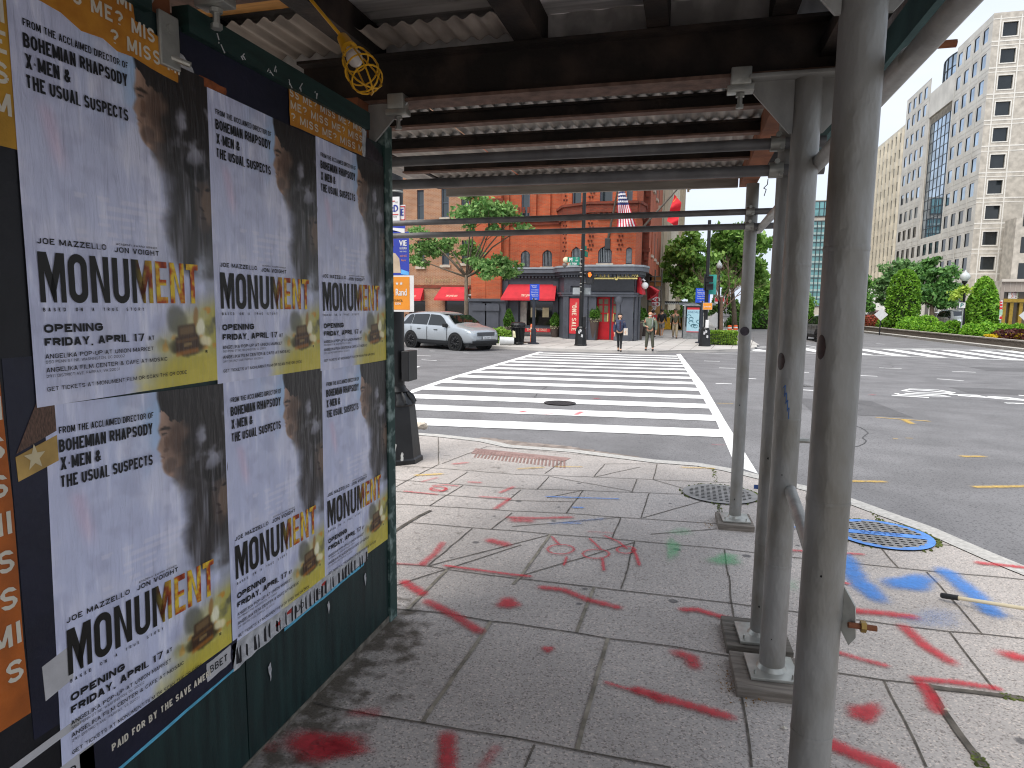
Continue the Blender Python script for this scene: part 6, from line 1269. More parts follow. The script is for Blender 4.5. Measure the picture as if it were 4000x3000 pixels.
aw = thing('red_side_awning', 'red folded awning on the avenue side of the brick building', 'awning', at(*zb(1925, 820), 43)); b = MB(); q = [at(*zb(*z), Y) for z, Y in [((1894, 772), 44.5), ((1912, 772), 43.5), ((1970, 806), 42.5), ((1962, 822), 42.5), ((1905, 868), 42.5), ((1894, 868), 44.5)]]; b.add(q+[p+Vector((.1, .6, .05)) for p in q], [tuple(range(6)), tuple(range(6, 12))[::-1]]+[(i, 6+i, 6+(i+1) % 6, (i+1) % 6) for i in range(6)]); obj('canvas', b, m_awn, aw)
bn = thing('red_banner', 'dark red vertical banner with white letters above the barricade', 'banner', at(*zb(1950, 905), 44.6)); p0, p1 = at(*zb(1925, 908), 44.6), at(*zb(1976, 802), 44.6); b = MB(); b.box((p0.x, 44.6, p0.z), (p1.x, 44.64, p1.z)); obj('cloth', b, M('banner_red', 'a11d2c', rough=.7), bn); t = MB(); t.text('VERA', at(*zb(1930, 845), 44.58), (0, 0, -1), EX, .3, width=1.3); t.text('CO', at(*zb(1955, 850), 44.58), (0, 0, -1), EX, .3, width=.6); obj('lettering', t, m_signw, bn)
cn = thing('dark_canopy', 'dark hotel canopy with white scalloped edge down the pavement', 'canopy', at(*zb(2090, 1040), 58)); p0, p1 = at(*zb(2006, 893), 58), at(*zb(2182, 880), 58); b = MB(); b.box((p0.x, 58, p0.z), (p1.x, 66, p1.z)); obj('roof', b, M('canopy_dark', '33363a', rough=.6), cn)
b = MB(); [b.tube([at(*zb(2012+14*k, 890), 57.95), at(*zb(2016+14*k, 902), 57.95)], .07, 6) for k in range(12)]; obj('trim', b, m_signw, cn)
b = MB(); [b.tube([Vector((at(*zb(u, 893), 58.2).x, 58.2, PZ)), at(*zb(u, 893), 58.2)], .09, 8) for u in (2010, 2178)]; obj('post', b, M('canopy_post', '6b6b68', rough=.5), cn)
for k, u in enumerate((2012, 2062, 2112)):
    q = at(*zb(u, 1080), 56); t = thing('yellow_planter_barrier', ['yellow street barrier with plants, leftmost of the three behind the walkers', 'yellow street barrier with plants, between the two walkers', 'yellow street barrier with plants, nearest the bus shelter'][k], 'barrier', (q.x, 56, PZ), 'yellow barriers behind the walkers'); w_ = .95; b = MB(); b.bbox((q.x, 55.8, PZ), (q.x+w_, 56.2, PZ+1.0), .05); obj('tub', b, M('barrier_yellow', 'd0a21f', rough=.5, var=.1), t); rg = np.random.default_rng(k); c = MB(); c.c = []; pts = np.stack([rg.uniform(q.x, q.x+w_, 260), rg.uniform(55.8, 56.2, 260), rg.uniform(PZ+1.0, PZ+1.6, 260)], 1); leaves(c, pts, .08, (GA, GB), rg); obj('foliage', c, m_leaf, t)
# ================================================================== VEHICLES
m_tyre = M('tyre', '141414', rough=.85, var=.2, scale=20); m_rimb = M('rim_black', '1b1b1d', rough=.35, metal=.4); m_carglass = Mglass('car_glass', '0f1315', rough=.04, spec=.8); m_trim = M('car_trim_black', '141517', rough=.45, var=.15); m_head = M('headlight_lens', 'b9c0c4', rough=.15, var=.2, scale=9, spec=.8); m_tail = M('tail_lamp_red', '8c1a1a', rough=.25); m_plate = M('number_plate', 'c9ccce', rough=.5)
ST = [(-2.34, .50, .92, .74, 1.02, .66), (-2.30, .36, .98, .88, 1.26, .70), (-2.12, .30, 1.04, .94, 1.54, .67), (-1.5, .27, 1.06, .965, 1.63, .66), (-.5, .26, 1.04, .97, 1.665, .67), (.3, .26, 1.03, .97, 1.625, .67), (.72, .26, 1.03, .97, 1.50, .68), (1.28, .27, 1.03, .96, 1.12, .80), (1.75, .27, 1.0, .95, 1.07, .74), (2.12, .29, .93, .92, 1.0, .66), (2.30, .33, .80, .84, .90, .60), (2.37, .42, .70, .74, .74, .55)]
def car(name, label, loc, rz, paint, cat='car', sc=(1, 1, 1), group=None, rim=None):
    t = thing(name, label, cat, (0, 0, 0), group)
    b = MB(); V = []
    def sec(s):
        x, zb_, zs, ws, zr, wr = s; h = [(0, zb_), (ws*.86, zb_), (ws*.97, zb_+.1), (ws, (zb_+zs)*.5), (ws*.985, zs-.06), (ws*.955, zs), (wr+.02, zr-.075 if zr > zs+.12 else (zr+zs)/2), (wr*.88, zr-.012), (wr*.5, zr+.008), (0, zr+.015)]
        return [Vector((x, y, z)) for y, z in h]+[Vector((x, -y, z)) for y, z in h[-2:0:-1]]
    R_ = [sec(s) for s in ST]; n = len(R_[0]); vs = [p for r in R_ for p in r]
    fs = [(i*n+j, (i+1)*n+j, (i+1)*n+(j+1) % n, i*n+(j+1) % n) for i in range(len(R_)-1) for j in range(n)]+[tuple(range(n)), tuple(range((len(R_)-1)*n, len(R_)*n))[::-1]]
    b.add(vs, fs); o = obj('body', b, paint, t, local=True, smooth='all'); md = o.modifiers.new('s', 'SUBSURF'); md.levels = md.render_levels = 2
    def P(x, k, off=.0):                          # point on the side glass band: k 0 at the belt, 1 at the roof
        xs = [s[0] for s in ST]; zs, ws, zr, wr = [np.interp(x, xs, [s[i] for s in ST]) for i in (2, 3, 4, 5)]; return Vector((x, (ws*.935)*(1-k)+(wr+.015)*k+off, zs+.01+(zr-.10-zs)*k))
    for s in (1, -1):
        for x0, x1, e in ((-1.98, -1.42, .62), (-1.36, -.36, 1), (-.28, .98, 1)):
            g = MB(); m_ = 6; up = []; lo_ = []
            for i in range(m_+1):
                x = x0+(x1-x0)*i/m_; kk = .95 if x < .45 else max(.05, .95*(1-(x-.45)/.6)**.8)
                if x0 < -1.9: kk = .2+.75*min(1, (x-x0)/.3)
                a, c = P(x, .06, .03), P(x, kk, .03); lo_.append(Vector((a.x, a.y*s, a.z))); up.append(Vector((c.x, c.y*s, c.z)))
            g.add(lo_+up, [(i, i+1, m_+2+i, m_+1+i) if s < 0 else (m_+1+i, m_+2+i, i+1, i) for i in range(m_)]); obj('side_window', g, m_carglass, t, local=True)
        g = MB(); g.bbox((.78, s*.99-.09, 1.0), (.98, s*.99+.09, 1.16), .03); obj('mirror', g, m_trim, t, local=True)
        g = MB(); g.box((-1.0, s*.967-.006, .30), (1.0, s*.967+.006, .42)); obj('sill_trim', g, m_trim, t, local=True)
        for x in (-1.4, 1.45):
            g = MB(); g.tube([Vector((x, s*.70, .37)), Vector((x, s*.972, .37))], .435, 26); obj('wheel_arch', g, m_trim, t, local=True)
            w = MB(); pr = [(.30, -.125), (.365, -.115), (.375, -.06), (.375, .06), (.365, .115), (.30, .125), (.25, .10), (.25, -.1)]; k = len(pr); nn = 26
            w.add([Vector((x+r*math.cos(2*math.pi*j/nn), s*.865+h*s, .372+r*math.sin(2*math.pi*j/nn))) for r, h in pr for j in range(nn)], [(i*nn+j, i*nn+(j+1) % nn, ((i+1) % k)*nn+(j+1) % nn, ((i+1) % k)*nn+j) for i in range(k) for j in range(nn)]); wo = obj('wheel', w, m_tyre, t, local=True, smooth='all')
            q = MB()
            for j in range(10): a = j*math.pi/5+.15; q.tube([Vector((x, s*.975, .372)), Vector((x+.27*math.cos(a), s*.965, .372+.27*math.sin(a)))], [.045, .028], 6)
            q.tube([Vector((x, s*.93, .372)), Vector((x, s*.985, .372))], .07, 12); q.tube([Vector((x+.272*math.cos(a), s*.965, .372+.272*math.sin(a))) for a in [i*math.pi/14 for i in range(28)]], .022, 6, closed=True); obj('rim', q, rim or m_rimb, wo, local=True, smooth='all'); q = MB(); q.tube([Vector((x, s*.86, .372)), Vector((x, s*.93, .372))], .26, 20); obj('brake_disc', q, M('wheel_dark', '0c0c0d', rough=.7), wo, local=True)
        h = MB(); h.add([Vector((2.02, s*.90, .90)), Vector((2.30, s*.66, .83)), Vector((2.33, s*.64, .75)), Vector((2.06, s*.915, .80))], [(0, 1, 2, 3)]); hb = [Vector(p)+Vector((.045, .02*s, .012)) for p in h.v]; h.v = hb; obj('headlight', h, m_head, t, local=True)
        h = MB(); h.box((-2.34, s*.62-.2, .88), (-2.24, s*.62+.26*1, 1.0)) if s > 0 else h.box((-2.34, -.88, .88), (-2.24, -.42, 1.0)); obj('tail_lamp', h, m_tail, t, local=True)
        h = MB(); h.box((.15, s*.978-.012, .86), (.36, s*.978+.012, .89)); h.box((-.95, s*.978-.012, .88), (-.74, s*.978+.012, .91)); obj('door_handle', h, m_trim, t, local=True)
        h = MB()
        for xx in (-.32, .95, -1.38): h.box((xx-.006, s*.972-.006, .42), (xx+.006, s*.972+.006, 1.0))
        obj('door_gap', h, m_trim, t, local=True)
    def top(x, f):
        xs = [s[0] for s in ST]; zr, wr = [np.interp(x, xs, [s[i] for s in ST]) for i in (4, 5)]; return Vector((x, f*(wr-.04), zr+.018))
    g = MB(); g.add([top(.74, -1), top(.74, 1), top(1.24, 1.05), top(1.24, -1.05)], [(0, 3, 2, 1)]); g.v = [(p[0]+.03, p[1], p[2]+.012) for p in g.v]; obj('windscreen', g, m_carglass, t, local=True)
    g = MB(); g.add([Vector((-2.31, .62, 1.08)), Vector((-2.31, -.62, 1.08)), Vector((-2.15, -.60, 1.48)), Vector((-2.15, .60, 1.48))], [(0, 3, 2, 1)]); g.v = [(p[0]-.035, p[1], p[2]+.01) for p in g.v]; obj('rear_window', g, m_carglass, t, local=True)
    g = MB(); g.add([top(.6, 1), top(.6, -1), top(-1.9, -1), top(-1.9, 1)], [(0, 1, 2, 3)]); g.v = [(p[0], p[1], p[2]+.008) for p in g.v]; obj('roof_panel', g, m_trim, t, local=True)
    g = MB(); g.bbox((2.33, -.52, .66), (2.40, .52, .82), .02); obj('grille', g, M('grille_mesh', '55585c', rough=.35, var=.5, scale=60, metal=.5), t, local=True)
    g = MB(); g.bbox((2.30, -.78, .34), (2.40, .78, .46), .02); g.box((2.36, -.6, .49), (2.395, .6, .505)); obj('bumper_intake', g, m_trim, t, local=True)
    g = MB(); g.box((2.405, -.24, .52), (2.42, .24, .64)); g2 = MB(); g2.text('HN 5JN', (2.423, -.18, .55), EY, EZ, .06, width=.36); p = obj('number_plate', g, m_plate, t, local=True); obj('lettering', g2, m_ink, p, local=True)
    g = MB(); g.box((-2.39, -.26, .66), (-2.345, .26, .8)); obj('rear_plate', g, m_plate, t, local=True)
    g = MB(); g.box((-2.1, -.86, .22), (2.2, .86, .33)); obj('underbody', g, m_trim, t, local=True)
    t.location = loc; t.rotation_euler = (0, 0, rz); t.scale = sc; return t
m_silver = M('car_paint_silver', 'b0b6bb', rough=.26, var=.04, scale=2, metal=.5, coat=.6); m_greyp = M('car_paint_grey', '5b5d60', rough=.3, var=.05, metal=.4, coat=.6); m_whitep = M('car_paint_white', 'd3d5d6', rough=.3, var=.03, coat=.6); m_maroon = M('car_paint_maroon', '5a2326', rough=.3, var=.05, coat=.5)
fw, rw = Vector((-10.15, 28.05, -.68)), Vector((-12.95, 29.45, -.68)); hd = math.atan2(fw.y-rw.y, fw.x-rw.x); cd = Vector((math.cos(hd), math.sin(hd), 0)); nn_ = Vector((-cd.y, cd.x, 0))
cc = (fw+rw)/2+nn_*.93; car('silver_suv', 'silver SUV with black wheels turning at the corner', (cc.x, cc.y, max(roadz(cc.y), -.68)), hd, m_silver, sc=(1.08, 1.04, 1.06), group=None)
q = road(3215, 1336); car('grey_suv', 'dark grey SUV driving away, half hidden by the nearest post', (q.x+.35, q.y+1.5, -.68), math.radians(97), m_greyp, sc=(1, .98, 1))
# ================================================================== PEOPLE
def skin(verts, edges, rad, sub=1):
    me = bpy.data.meshes.new('s'); me.from_pydata([tuple(v) for v in verts], edges, []); o = bpy.data.objects.new('s', me); COL.objects.link(o)
    md = o.modifiers.new('k', 'SKIN'); md.use_smooth_shade = True
    sv = me.skin_vertices[0].data
    for i, r in enumerate(rad): sv[i].radius = (r, r) if not isinstance(r, tuple) else r
    sv[0].use_root = True
    if sub: s = o.modifiers.new('u', 'SUBSURF'); s.levels = s.render_levels = sub
    dg = bpy.context.evaluated_depsgraph_get(); ev = o.evaluated_get(dg); m2 = ev.to_mesh(); b = MB(); b.add([v.co.copy() for v in m2.vertices], [tuple(p.vertices) for p in m2.polygons]); ev.to_mesh_clear(); bpy.data.objects.remove(o); bpy.data.meshes.remove(me); return b
def person(label, base, rz, H, pose, top, bot, shoe, hairc, skinc='c09274', shorts=False, puffy=0, extra=None, hair='short', group='people on the pavement', female=False, beard=False, hat=None):
    k = H/1.75; t = thing('person', label, 'person', (0, 0, 0), group); ms = M('skin_'+skinc, skinc, rough=.55, var=.08, scale=12)
    sw = .165 if female else .19
    hip = {s: Vector((0, s*.09, .92)) for s in (1, -1)}; knee = {1: Vector(pose.get('kL', (.02, .10, .50))), -1: Vector(pose.get('kR', (.02, -.10, .50)))}; ank = {1: Vector(pose.get('aL', (0, .10, .09))), -1: Vector(pose.get('aR', (0, -.10, .09)))}
    sho = {s: Vector((0, s*sw, 1.43)) for s in (1, -1)}; elb = {1: Vector(pose.get('eL', (-.03, .25, 1.14))), -1: Vector(pose.get('eR', (-.03, -.25, 1.14)))}; wri = {1: Vector(pose.get('wL', (.05, .25, .90))), -1: Vector(pose.get('wR', (.05, -.25, .90)))}
    V = [Vector((0, 0, .95)), Vector((.01, 0, 1.15)), Vector((0, 0, 1.36)), Vector((0, 0, 1.49)), Vector((.015, 0, 1.56)), Vector((.03, 0, 1.635)), Vector((.02, 0, 1.70)), Vector((.01, 0, 1.735))]; E_ = [(0, 1), (1, 2), (2, 3), (3, 4), (4, 5), (5, 6), (6, 7)]; Rd = [.13, .12, .14, .055, .052, .083, .085, .05]
    tip = []
    for s in (1, -1):
        i = len(V); V += [hip[s], knee[s], ank[s], ank[s]+Vector((.14, 0, -.045))]; E_ += [(0, i), (i, i+1), (i+1, i+2), (i+2, i+3)]; Rd += [.085, .058, .042, .035]
        i = len(V); d = (wri[s]-elb[s]).normalized(); hand = wri[s]+d*.075; V += [sho[s], elb[s], wri[s], hand]; E_ += [(2, i), (i, i+1), (i+1, i+2), (i+2, i+3)]; Rd += [.06, .042, .030, (.035, .022)]
        sd_ = d.cross(Vector((1, 0, 0))).normalized(); fx = sd_.cross(d).normalized()
        for j, (o_, l) in enumerate(((-.027, .065), (-.009, .08), (.009, .076), (.026, .06))):
            a = len(V); V += [hand+fx*o_+d*.03, hand+fx*o_+d*(.03+l*.55)+sd_*s*-.008, hand+fx*o_*1.05+d*(.03+l)-sd_*s*.022]; E_ += [(i+3, a), (a, a+1), (a+1, a+2)]; Rd += [.0095, .009, .008]
        a = len(V); V += [wri[s]+d*.05+fx*.036, wri[s]+d*.085+fx*.055]; E_ += [(i+3, a), (a, a+1)]; Rd += [.012, .009]
    a = len(V); V += [Vector((.135, 0, 1.635))]; E_ += [(5, a)]; Rd += [.014]
    for s in (1, -1): a = len(V); V += [Vector((.0, s*.092, 1.64))]; E_ += [(5, a)]; Rd += [.016]
    sc = lambda b: [setattr(b, 'v', [(x*k, y*k, z*k) for x, y, z in b.v]), b][1]
    obj('body', sc(skin(V, E_, Rd)), ms, t, local=True, smooth='all')
    # clothes follow the same skeleton, a little fuller
    cv = [Vector((0, 0, .90)), Vector((.01, 0, 1.12)), Vector((0, 0, 1.35)), Vector((0, 0, 1.47))]; ce = [(0, 1), (1, 2), (2, 3)]; cr_ = [.155+puffy, .148+puffy, .158+puffy, .075+puffy*.3]
    for s in (1, -1): i = len(cv); e2 = wri[s].lerp(elb[s], .08); cv += [sho[s], elb[s], e2]; ce += [(2, i), (i, i+1), (i+1, i+2)]; cr_ += [.078+puffy, .06+puffy, .046+puffy*.6]
    obj('jacket', sc(skin(cv, ce, cr_)), top, t, local=True, smooth='all')
    cv = [Vector((0, 0, .97))]; ce = []; cr_ = [.145]
    for s in (1, -1):
        i = len(cv); end = knee[s].lerp(hip[s], .1) if shorts else ank[s]+Vector((0, 0, .02)); cv += [hip[s]-EZ*.04, knee[s] if not shorts else hip[s].lerp(knee[s], .5), end]; ce += [(0, i), (i, i+1), (i+1, i+2)]; w_ = .0 if not female else -.018; cr_ += [.105+w_, (.082 if not shorts else .1)+w_, (.066 if not shorts else .095)+w_]
    obj('trousers' if not shorts else 'shorts', sc(skin(cv, ce, cr_)), bot, t, local=True, smooth='all')
    for s in (1, -1):
        b = MB(); c = ank[s]; b.ico((c.x+.065, c.y, c.z-.042), (.145, .052, .048), 2); obj('shoe', sc(b), shoe, t, local=True, smooth='all')
    b = MB(); mh = M('hair_'+hairc, hairc, rough=.6, var=.25, scale=30)
    b.ico((-.022, 0, 1.705), (.122, .115, .1), 2)
    if hair == 'long': b.ico((-.045, 0, 1.60), (.085, .115, .13), 2); b.ico((-.065, 0, 1.50), (.045, .08, .09), 2)
    if hair == 'bald': b = MB(); b.ico((-.045, 0, 1.665), (.075, .096, .06), 2)
    obj('hair', sc(b), mh, t, local=True, smooth='all')
    if hat: b = MB(); b.ico((0, 0, 1.735), (.118, .108, .06), 2); b.box((.02, -.085, 1.712), (.19, .085, 1.724)); obj('cap', sc(b), hat, t, local=True, smooth=True)
    if beard: b = MB(); b.ico((.07, 0, 1.575), (.05, .065, .05), 2); obj('beard', sc(b), mh, t, local=True, smooth='all')
    b = MB()
    for s in (1, -1): b.ico((.098, s*.034, 1.655), (.01, .014, .009), 1)
    obj('eyes', sc(b), M('eye_dark', '1c1512', rough=.3), t, local=True); b = MB(); b.ico((.105, 0, 1.585), (.01, .028, .008), 1); obj('mouth', sc(b), M('lip', '8f4f48', rough=.5), t, local=True)
    if extra: extra(t, k)
    t.location = base; t.rotation_euler = (0, 0, rz); return t
m_navyj = M('navy_quilted_jacket', '343b54', rough=.6, var=.25, scale=3, stretch=(1, 1, 7), bump=.4, bscale=16); m_blackt = M('black_leggings', '15161a', rough=.75, var=.2); m_olive = M('sage_jacket', '66705f', rough=.8, var=.15, scale=7, bump=.15); m_olived = M('olive_trousers', '4a4b40', rough=.85, var=.18, scale=6, bump=.1); m_khaki = M('khaki_trousers', 'a1937a', rough=.85, var=.12); m_grn = M('dark_olive_jacket', '4b4b3a', rough=.85, var=.2); m_blkj = M('black_jacket', '1f2126', rough=.8, var=.2); m_greys = M('grey_shorts', '8e8c88', rough=.85, var=.1); m_shoeb = M('shoe_black', '1b1b1c', rough=.6); m_shoew = M('shoe_white', 'cfcfcc', rough=.6)
def bag_w(t, k):
    b = MB(); b.bbox((.13*k, .17*k, .78*k), (.16*k, .36*k, 1.10*k), .01); obj('folder', b, M('folder_pale', 'c9bfb4', rough=.7), t, local=True)
    b = MB(); b.bbox((.09*k, -.03*k, 1.05*k), (.165*k, .03*k, 1.42*k), .01); obj('blouse', b, M('plum_blouse', '3f1f33', rough=.8), t, local=True)
    b = MB()
    for s in (1, -1): b.box((.06*k, s*.1*k-.04*k, .05*k), (.16*k, s*.1*k+.04*k, .11*k))
def bag_m(t, k):
    b = MB(); b.tube([Vector((-.12, .12, 1.50))*k, Vector((.03, .145, 1.52))*k, Vector((.15, .12, 1.35))*k, Vector((.165, .10, 1.1))*k], .02*k, 6); obj('strap', b, M('strap_grey', '8d9190', rough=.8), t, local=True)
    b = MB(); b.bbox((-.26*k, -.12*k, 1.05*k), (-.13*k, .2*k, 1.45*k), .04); obj('backpack', b, M('pack_grey', '7b837f', rough=.85, var=.2), t, local=True)
def face_to(p, extra=0): return math.atan2(-p.y, -p.x)+extra
w0 = plz(2418, 1374); person('woman in a navy quilted jacket and black leggings carrying a folder at the kerb', w0, face_to(w0, .12), 1.64, dict(kL=(.03, .07, .5), kR=(-.02, -.05, .5), aL=(.10, .06, .09), aR=(-.16, -.02, .10), eL=(-.05, .25, 1.12), wL=(.10, .24, .98), eR=(-.03, -.24, 1.13), wR=(.02, -.24, .88)), m_navyj, m_blackt, m_shoeb, '1d1614', hair='long', female=True, puffy=.022, extra=bag_w, skinc='c99f83')
m0 = plz(2536, 1369); person('bearded grey haired man in a sage green jacket waiting at the kerb', m0, face_to(m0, -.1), 1.74, dict(aL=(.02, .16, .09), aR=(.0, -.15, .09), kL=(.03, .13, .5), kR=(.02, -.12, .5), eR=(-.04, -.29, 1.13), wR=(.13, -.16, 1.10), eL=(-.05, .28, 1.13), wL=(.03, .27, .88)), m_olive, m_olived, m_shoeb, 'b9b4ac', hair='bald', beard=True, puffy=.012, extra=bag_m, skinc='c08f75')
p_ = plz(2583, 1318); person('man in a black jacket, grey shorts and white trainers walking away', p_, math.radians(80), 1.76, dict(aL=(.2, .09, .09), aR=(-.22, -.09, .13), kL=(.14, .1, .5), kR=(-.02, -.1, .5), wL=(.12, .26, 1.0), wR=(.1, -.26, 1.0)), m_blkj, m_greys, m_shoew, '3a3028', shorts=True, hat=M('cap_green', '3c463c', rough=.8))
p_ = plz(2635, 1322); person('man in a dark olive jacket, tan trousers and cap walking towards the crossing', p_, face_to(p_, .1), 1.78, dict(aL=(.2, .08, .09), aR=(-.2, -.08, .13), kL=(.14, .09, .5), kR=(-.0, -.09, .5), wL=(.02, .28, .88), wR=(.08, -.28, .9)), m_grn, m_khaki, m_shoeb, '2a231e', hat=M('cap_brown', '4a4338', rough=.8), skinc='a87b62')
p_ = at(*zb(1935, 1085), 42.5); p_.z = PZ; person('person in a red top mostly hidden behind the bearded man', p_, math.radians(60), 1.66, {}, M('red_top', '9c2f33', rough=.8), m_blkj, m_shoeb, '201a18')
# ================================================================== STREET FURNITURE ACROSS THE ROAD
m_bluesg = M('wayfinding_blue', '1e48b8', rough=.45, var=.06); m_grnsg = M('street_green', '0c7a62', rough=.45, var=.06); m_sgback = M('sign_back_grey', '9ba0a2', rough=.5, var=.1, metal=.3); m_tealsg = M('teal_sign', '3a9c93', rough=.5, var=.08)
def pole_base(t, p, h=.95, r=.3):
    b = MB(); b.lathe(p, [(r*1.08, 0), (r*1.08, .06), (r, .08), (r*.86, h*.86), (r*.72, h*.88), (r*.72, h*.93), (r*.55, h)], 8, a0=math.pi/8); obj('base', b, m_blk, t)
    b = MB()
    for dx, z in ((-.1, .62), (.05, .45), (-.02, .7)): b.slab(torn([(dx, z), (dx+.09, z-.02), (dx+.1, z+.1), (dx+.02, z+.14)], 3, .02), p+Vector((0, -r*.99, 0)), EX, EZ, .004)
    obj('stickers', b, m_scrap, t)
def text_at(par, txt, px, py, Y, wpx_, hpx, mat, bold=.01):
    p = at(px, py, Y); q = at(px+wpx_, py, Y); h = at(px, py-hpx, Y).z-p.z; b = MB(); b.text(txt, p, EX, EZ, h, width=q.x-p.x, bold=bold); return obj('lettering', b, mat, par)
def pboard(par, px0, py0, px1, py1, Y, mat, nm='board', th=.03):
    a, c = at(px0, py1, Y), at(px1, py0, Y); b = MB(); b.box((a.x, Y, a.z), (c.x, Y+th, c.z)); return obj(nm, b, mat, par)
# pole with the street name and the walk signal
S1 = plz(2268, 1350); sp1 = thing('signal_pole', 'black traffic signal pole carrying the M St street sign and an orange hand signal', 'signal pole', S1); pole_base(sp1, S1)
b = MB(); b.tube([S1+EZ*.9, Vector((S1.x+.02, S1.y, 12))], [.1, .075], 14); obj('shaft', b, m_blk, sp1, smooth=True)
b = MB()
for v in (975, 1012, 1032, 1042, 1065, 1080, 1108, 1120, 1140): p = at(2272, v, S1.y); b.lathe(p, [(.1, -.02), (.1, .02)], 12)
obj('steel_strap', b, m_zinc, sp1); Y1 = S1.y-.12
o = pboard(sp1, 2217, 1004, 2264, 1024, Y1, m_grnsg, 'street_sign'); text_at(o, 'M', 2224, 1021, Y1-.01, 11, 14, m_signw, .04); text_at(o, 'ST', 2249, 1012, Y1-.01, 7, 6, m_signw); text_at(o, 'NW', 2248, 1021, Y1-.01, 10, 6, m_signw)
o = pboard(sp1, 2225, 1025, 2264, 1036, Y1, m_grnsg, 'block_sign'); text_at(o, '1700', 2229, 1034, Y1-.01, 24, 8, m_signw, .03)
a = at(2279, 1000, Y1); b = MB(); b.box((a.x, S1.y+.05, a.z), (a.x+.1, S1.y+.7, a.z+.25)); b.box((a.x, S1.y+.05, a.z+.32), (a.x+.08, S1.y+.4, a.z+.5)); obj('street_sign', b, m_grnsg, sp1)
o = pboard(sp1, 2288, 1057, 2317, 1111, Y1-.1, m_blk, 'walk_signal', .2)
a, c = at(2292, 1083, Y1-.11), at(2314, 1062, Y1-.11); b = MB(); b.box((a.x, Y1-.112, a.z), (c.x, Y1-.103, c.z)); obj('lens', b, M('lens_black', '0c0c0c', rough=.3), o)
hnd = [(8, 0), (14, 0), (18, 6), (20, 12), (17.6, 13), (16, 9), (16.6, 18), (14.6, 18.6), (13.4, 11.4), (13, 20.4), (10.8, 20.4), (10.6, 11.4), (9, 19.6), (7, 19), (7.4, 11), (5.4, 16), (3.6, 15), (5, 8)]; b = MB(); k = (c.x-a.x)/24; b.slab([(x*k*1.05, y*k*1.05) for x, y in hnd], (a.x+.01, Y1-.114, a.z+.01), EX, EZ, .003); obj('hand_symbol', b, Memit('hand_orange', 'e8641a', 1.3), o)
a, c = at(2292, 1108, Y1-.11), at(2314, 1087, Y1-.11); b = MB(); b.box((a.x, Y1-.113, a.z), (c.x, Y1-.1025, c.z)); obj('lens', b, M('lens_grey', '2a2a2c', rough=.3), o); b = MB(); p = at(2280, 1070, S1.y); b.tube([p, p+Vector((.5, -.05, 0))], .04, 8); p = at(2280, 1105, S1.y); b.tube([p, p+Vector((.4, -.05, 0))], .04, 8); obj('bracket', b, m_blk, sp1)
pboard(sp1, 2237, 1124, 2307, 1150, Y1+.28, m_sgback, 'sign_back'); p = at(2278, 1280, S1.y); b = MB(); b.bbox((p.x-.02, p.y-.16, p.z), (p.x+.14, p.y-.06, p.z+.55), .02); obj('push_button', b, m_blk, sp1)
p = at(2211, 1016, S1.y); b = MB(); b.ico(p, .16, 2); obj('globe_lamp', b, M('globe_cream', 'd8cfae', rough=.4), sp1, smooth=True); b = MB(); b.tube([p, at(2270, 1040, S1.y)], .03, 6); b.ico(at(2206, 1035, S1.y), .12, 2); obj('bracket', b, M('bracket_grey', '7b7570', rough=.6), sp1)
def wayfind(label, base, x0, y0, x1, y1, pxp, lines, Y=None, side=False):
    t = thing('wayfinding_sign', label, 'sign', base, 'blue wayfinding signs'); Y = base.y; o = pboard(t, x0, y0, x1, y1, Y-.07, m_bluesg, 'panel', .06)
    for tx, dx, dy, w in lines: text_at(o, tx, x0+dx, y0+dy, Y-.076, w, 4.4, m_signw, 0)
    a, c, e = at(x0, y1, Y), at(x1, y1, Y), at(pxp, y1+13, Y); b = MB(); b.slab([(a.x, a.z), (c.x, c.z), (e.x+.06, e.z), (e.x-.06, e.z)], (0, Y-.03, 0), EX, EZ, .05); b.tube([Vector((e.x, Y, base.z)), Vector((e.x, Y, c.z+.1))], .085, 12); b.lathe(Vector((e.x, Y, base.z)), [(.3, 0), (.3, .05), (.14, .08), (.13, .75), (.09, .78)], 14); obj('post', b, M('post_charcoal', '2b2f38', rough=.45), t); return t
wayfind('blue wayfinding sign on a dark post in front of the red awning', plz(2084, 1343), 2069, 1110, 2107, 1171, 2086, [('Washington', 6, 8, 22), ('Memorial', 10, 14, 16), ('Court District', 6, 24, 28), ('Embassy Center', 6, 33, 28), ('Dupont Circle', 6, 42, 27), ('Neighborhood', 9, 48, 24), ('Farragut', 10, 59, 19)])
wayfind('blue wayfinding sign behind the right hand signal pole', plz(2740, 1340), 2716, 1126, 2775, 1182, 2743, [('Farragut Square', 8, 9, 33), ('National Geo', 8, 18, 30), ('Explorers Hall', 10, 24, 28), ('Sumner School', 8, 33, 34), ('St Matthews', 8, 42, 36), ('Farragut North', 18, 54, 32)])
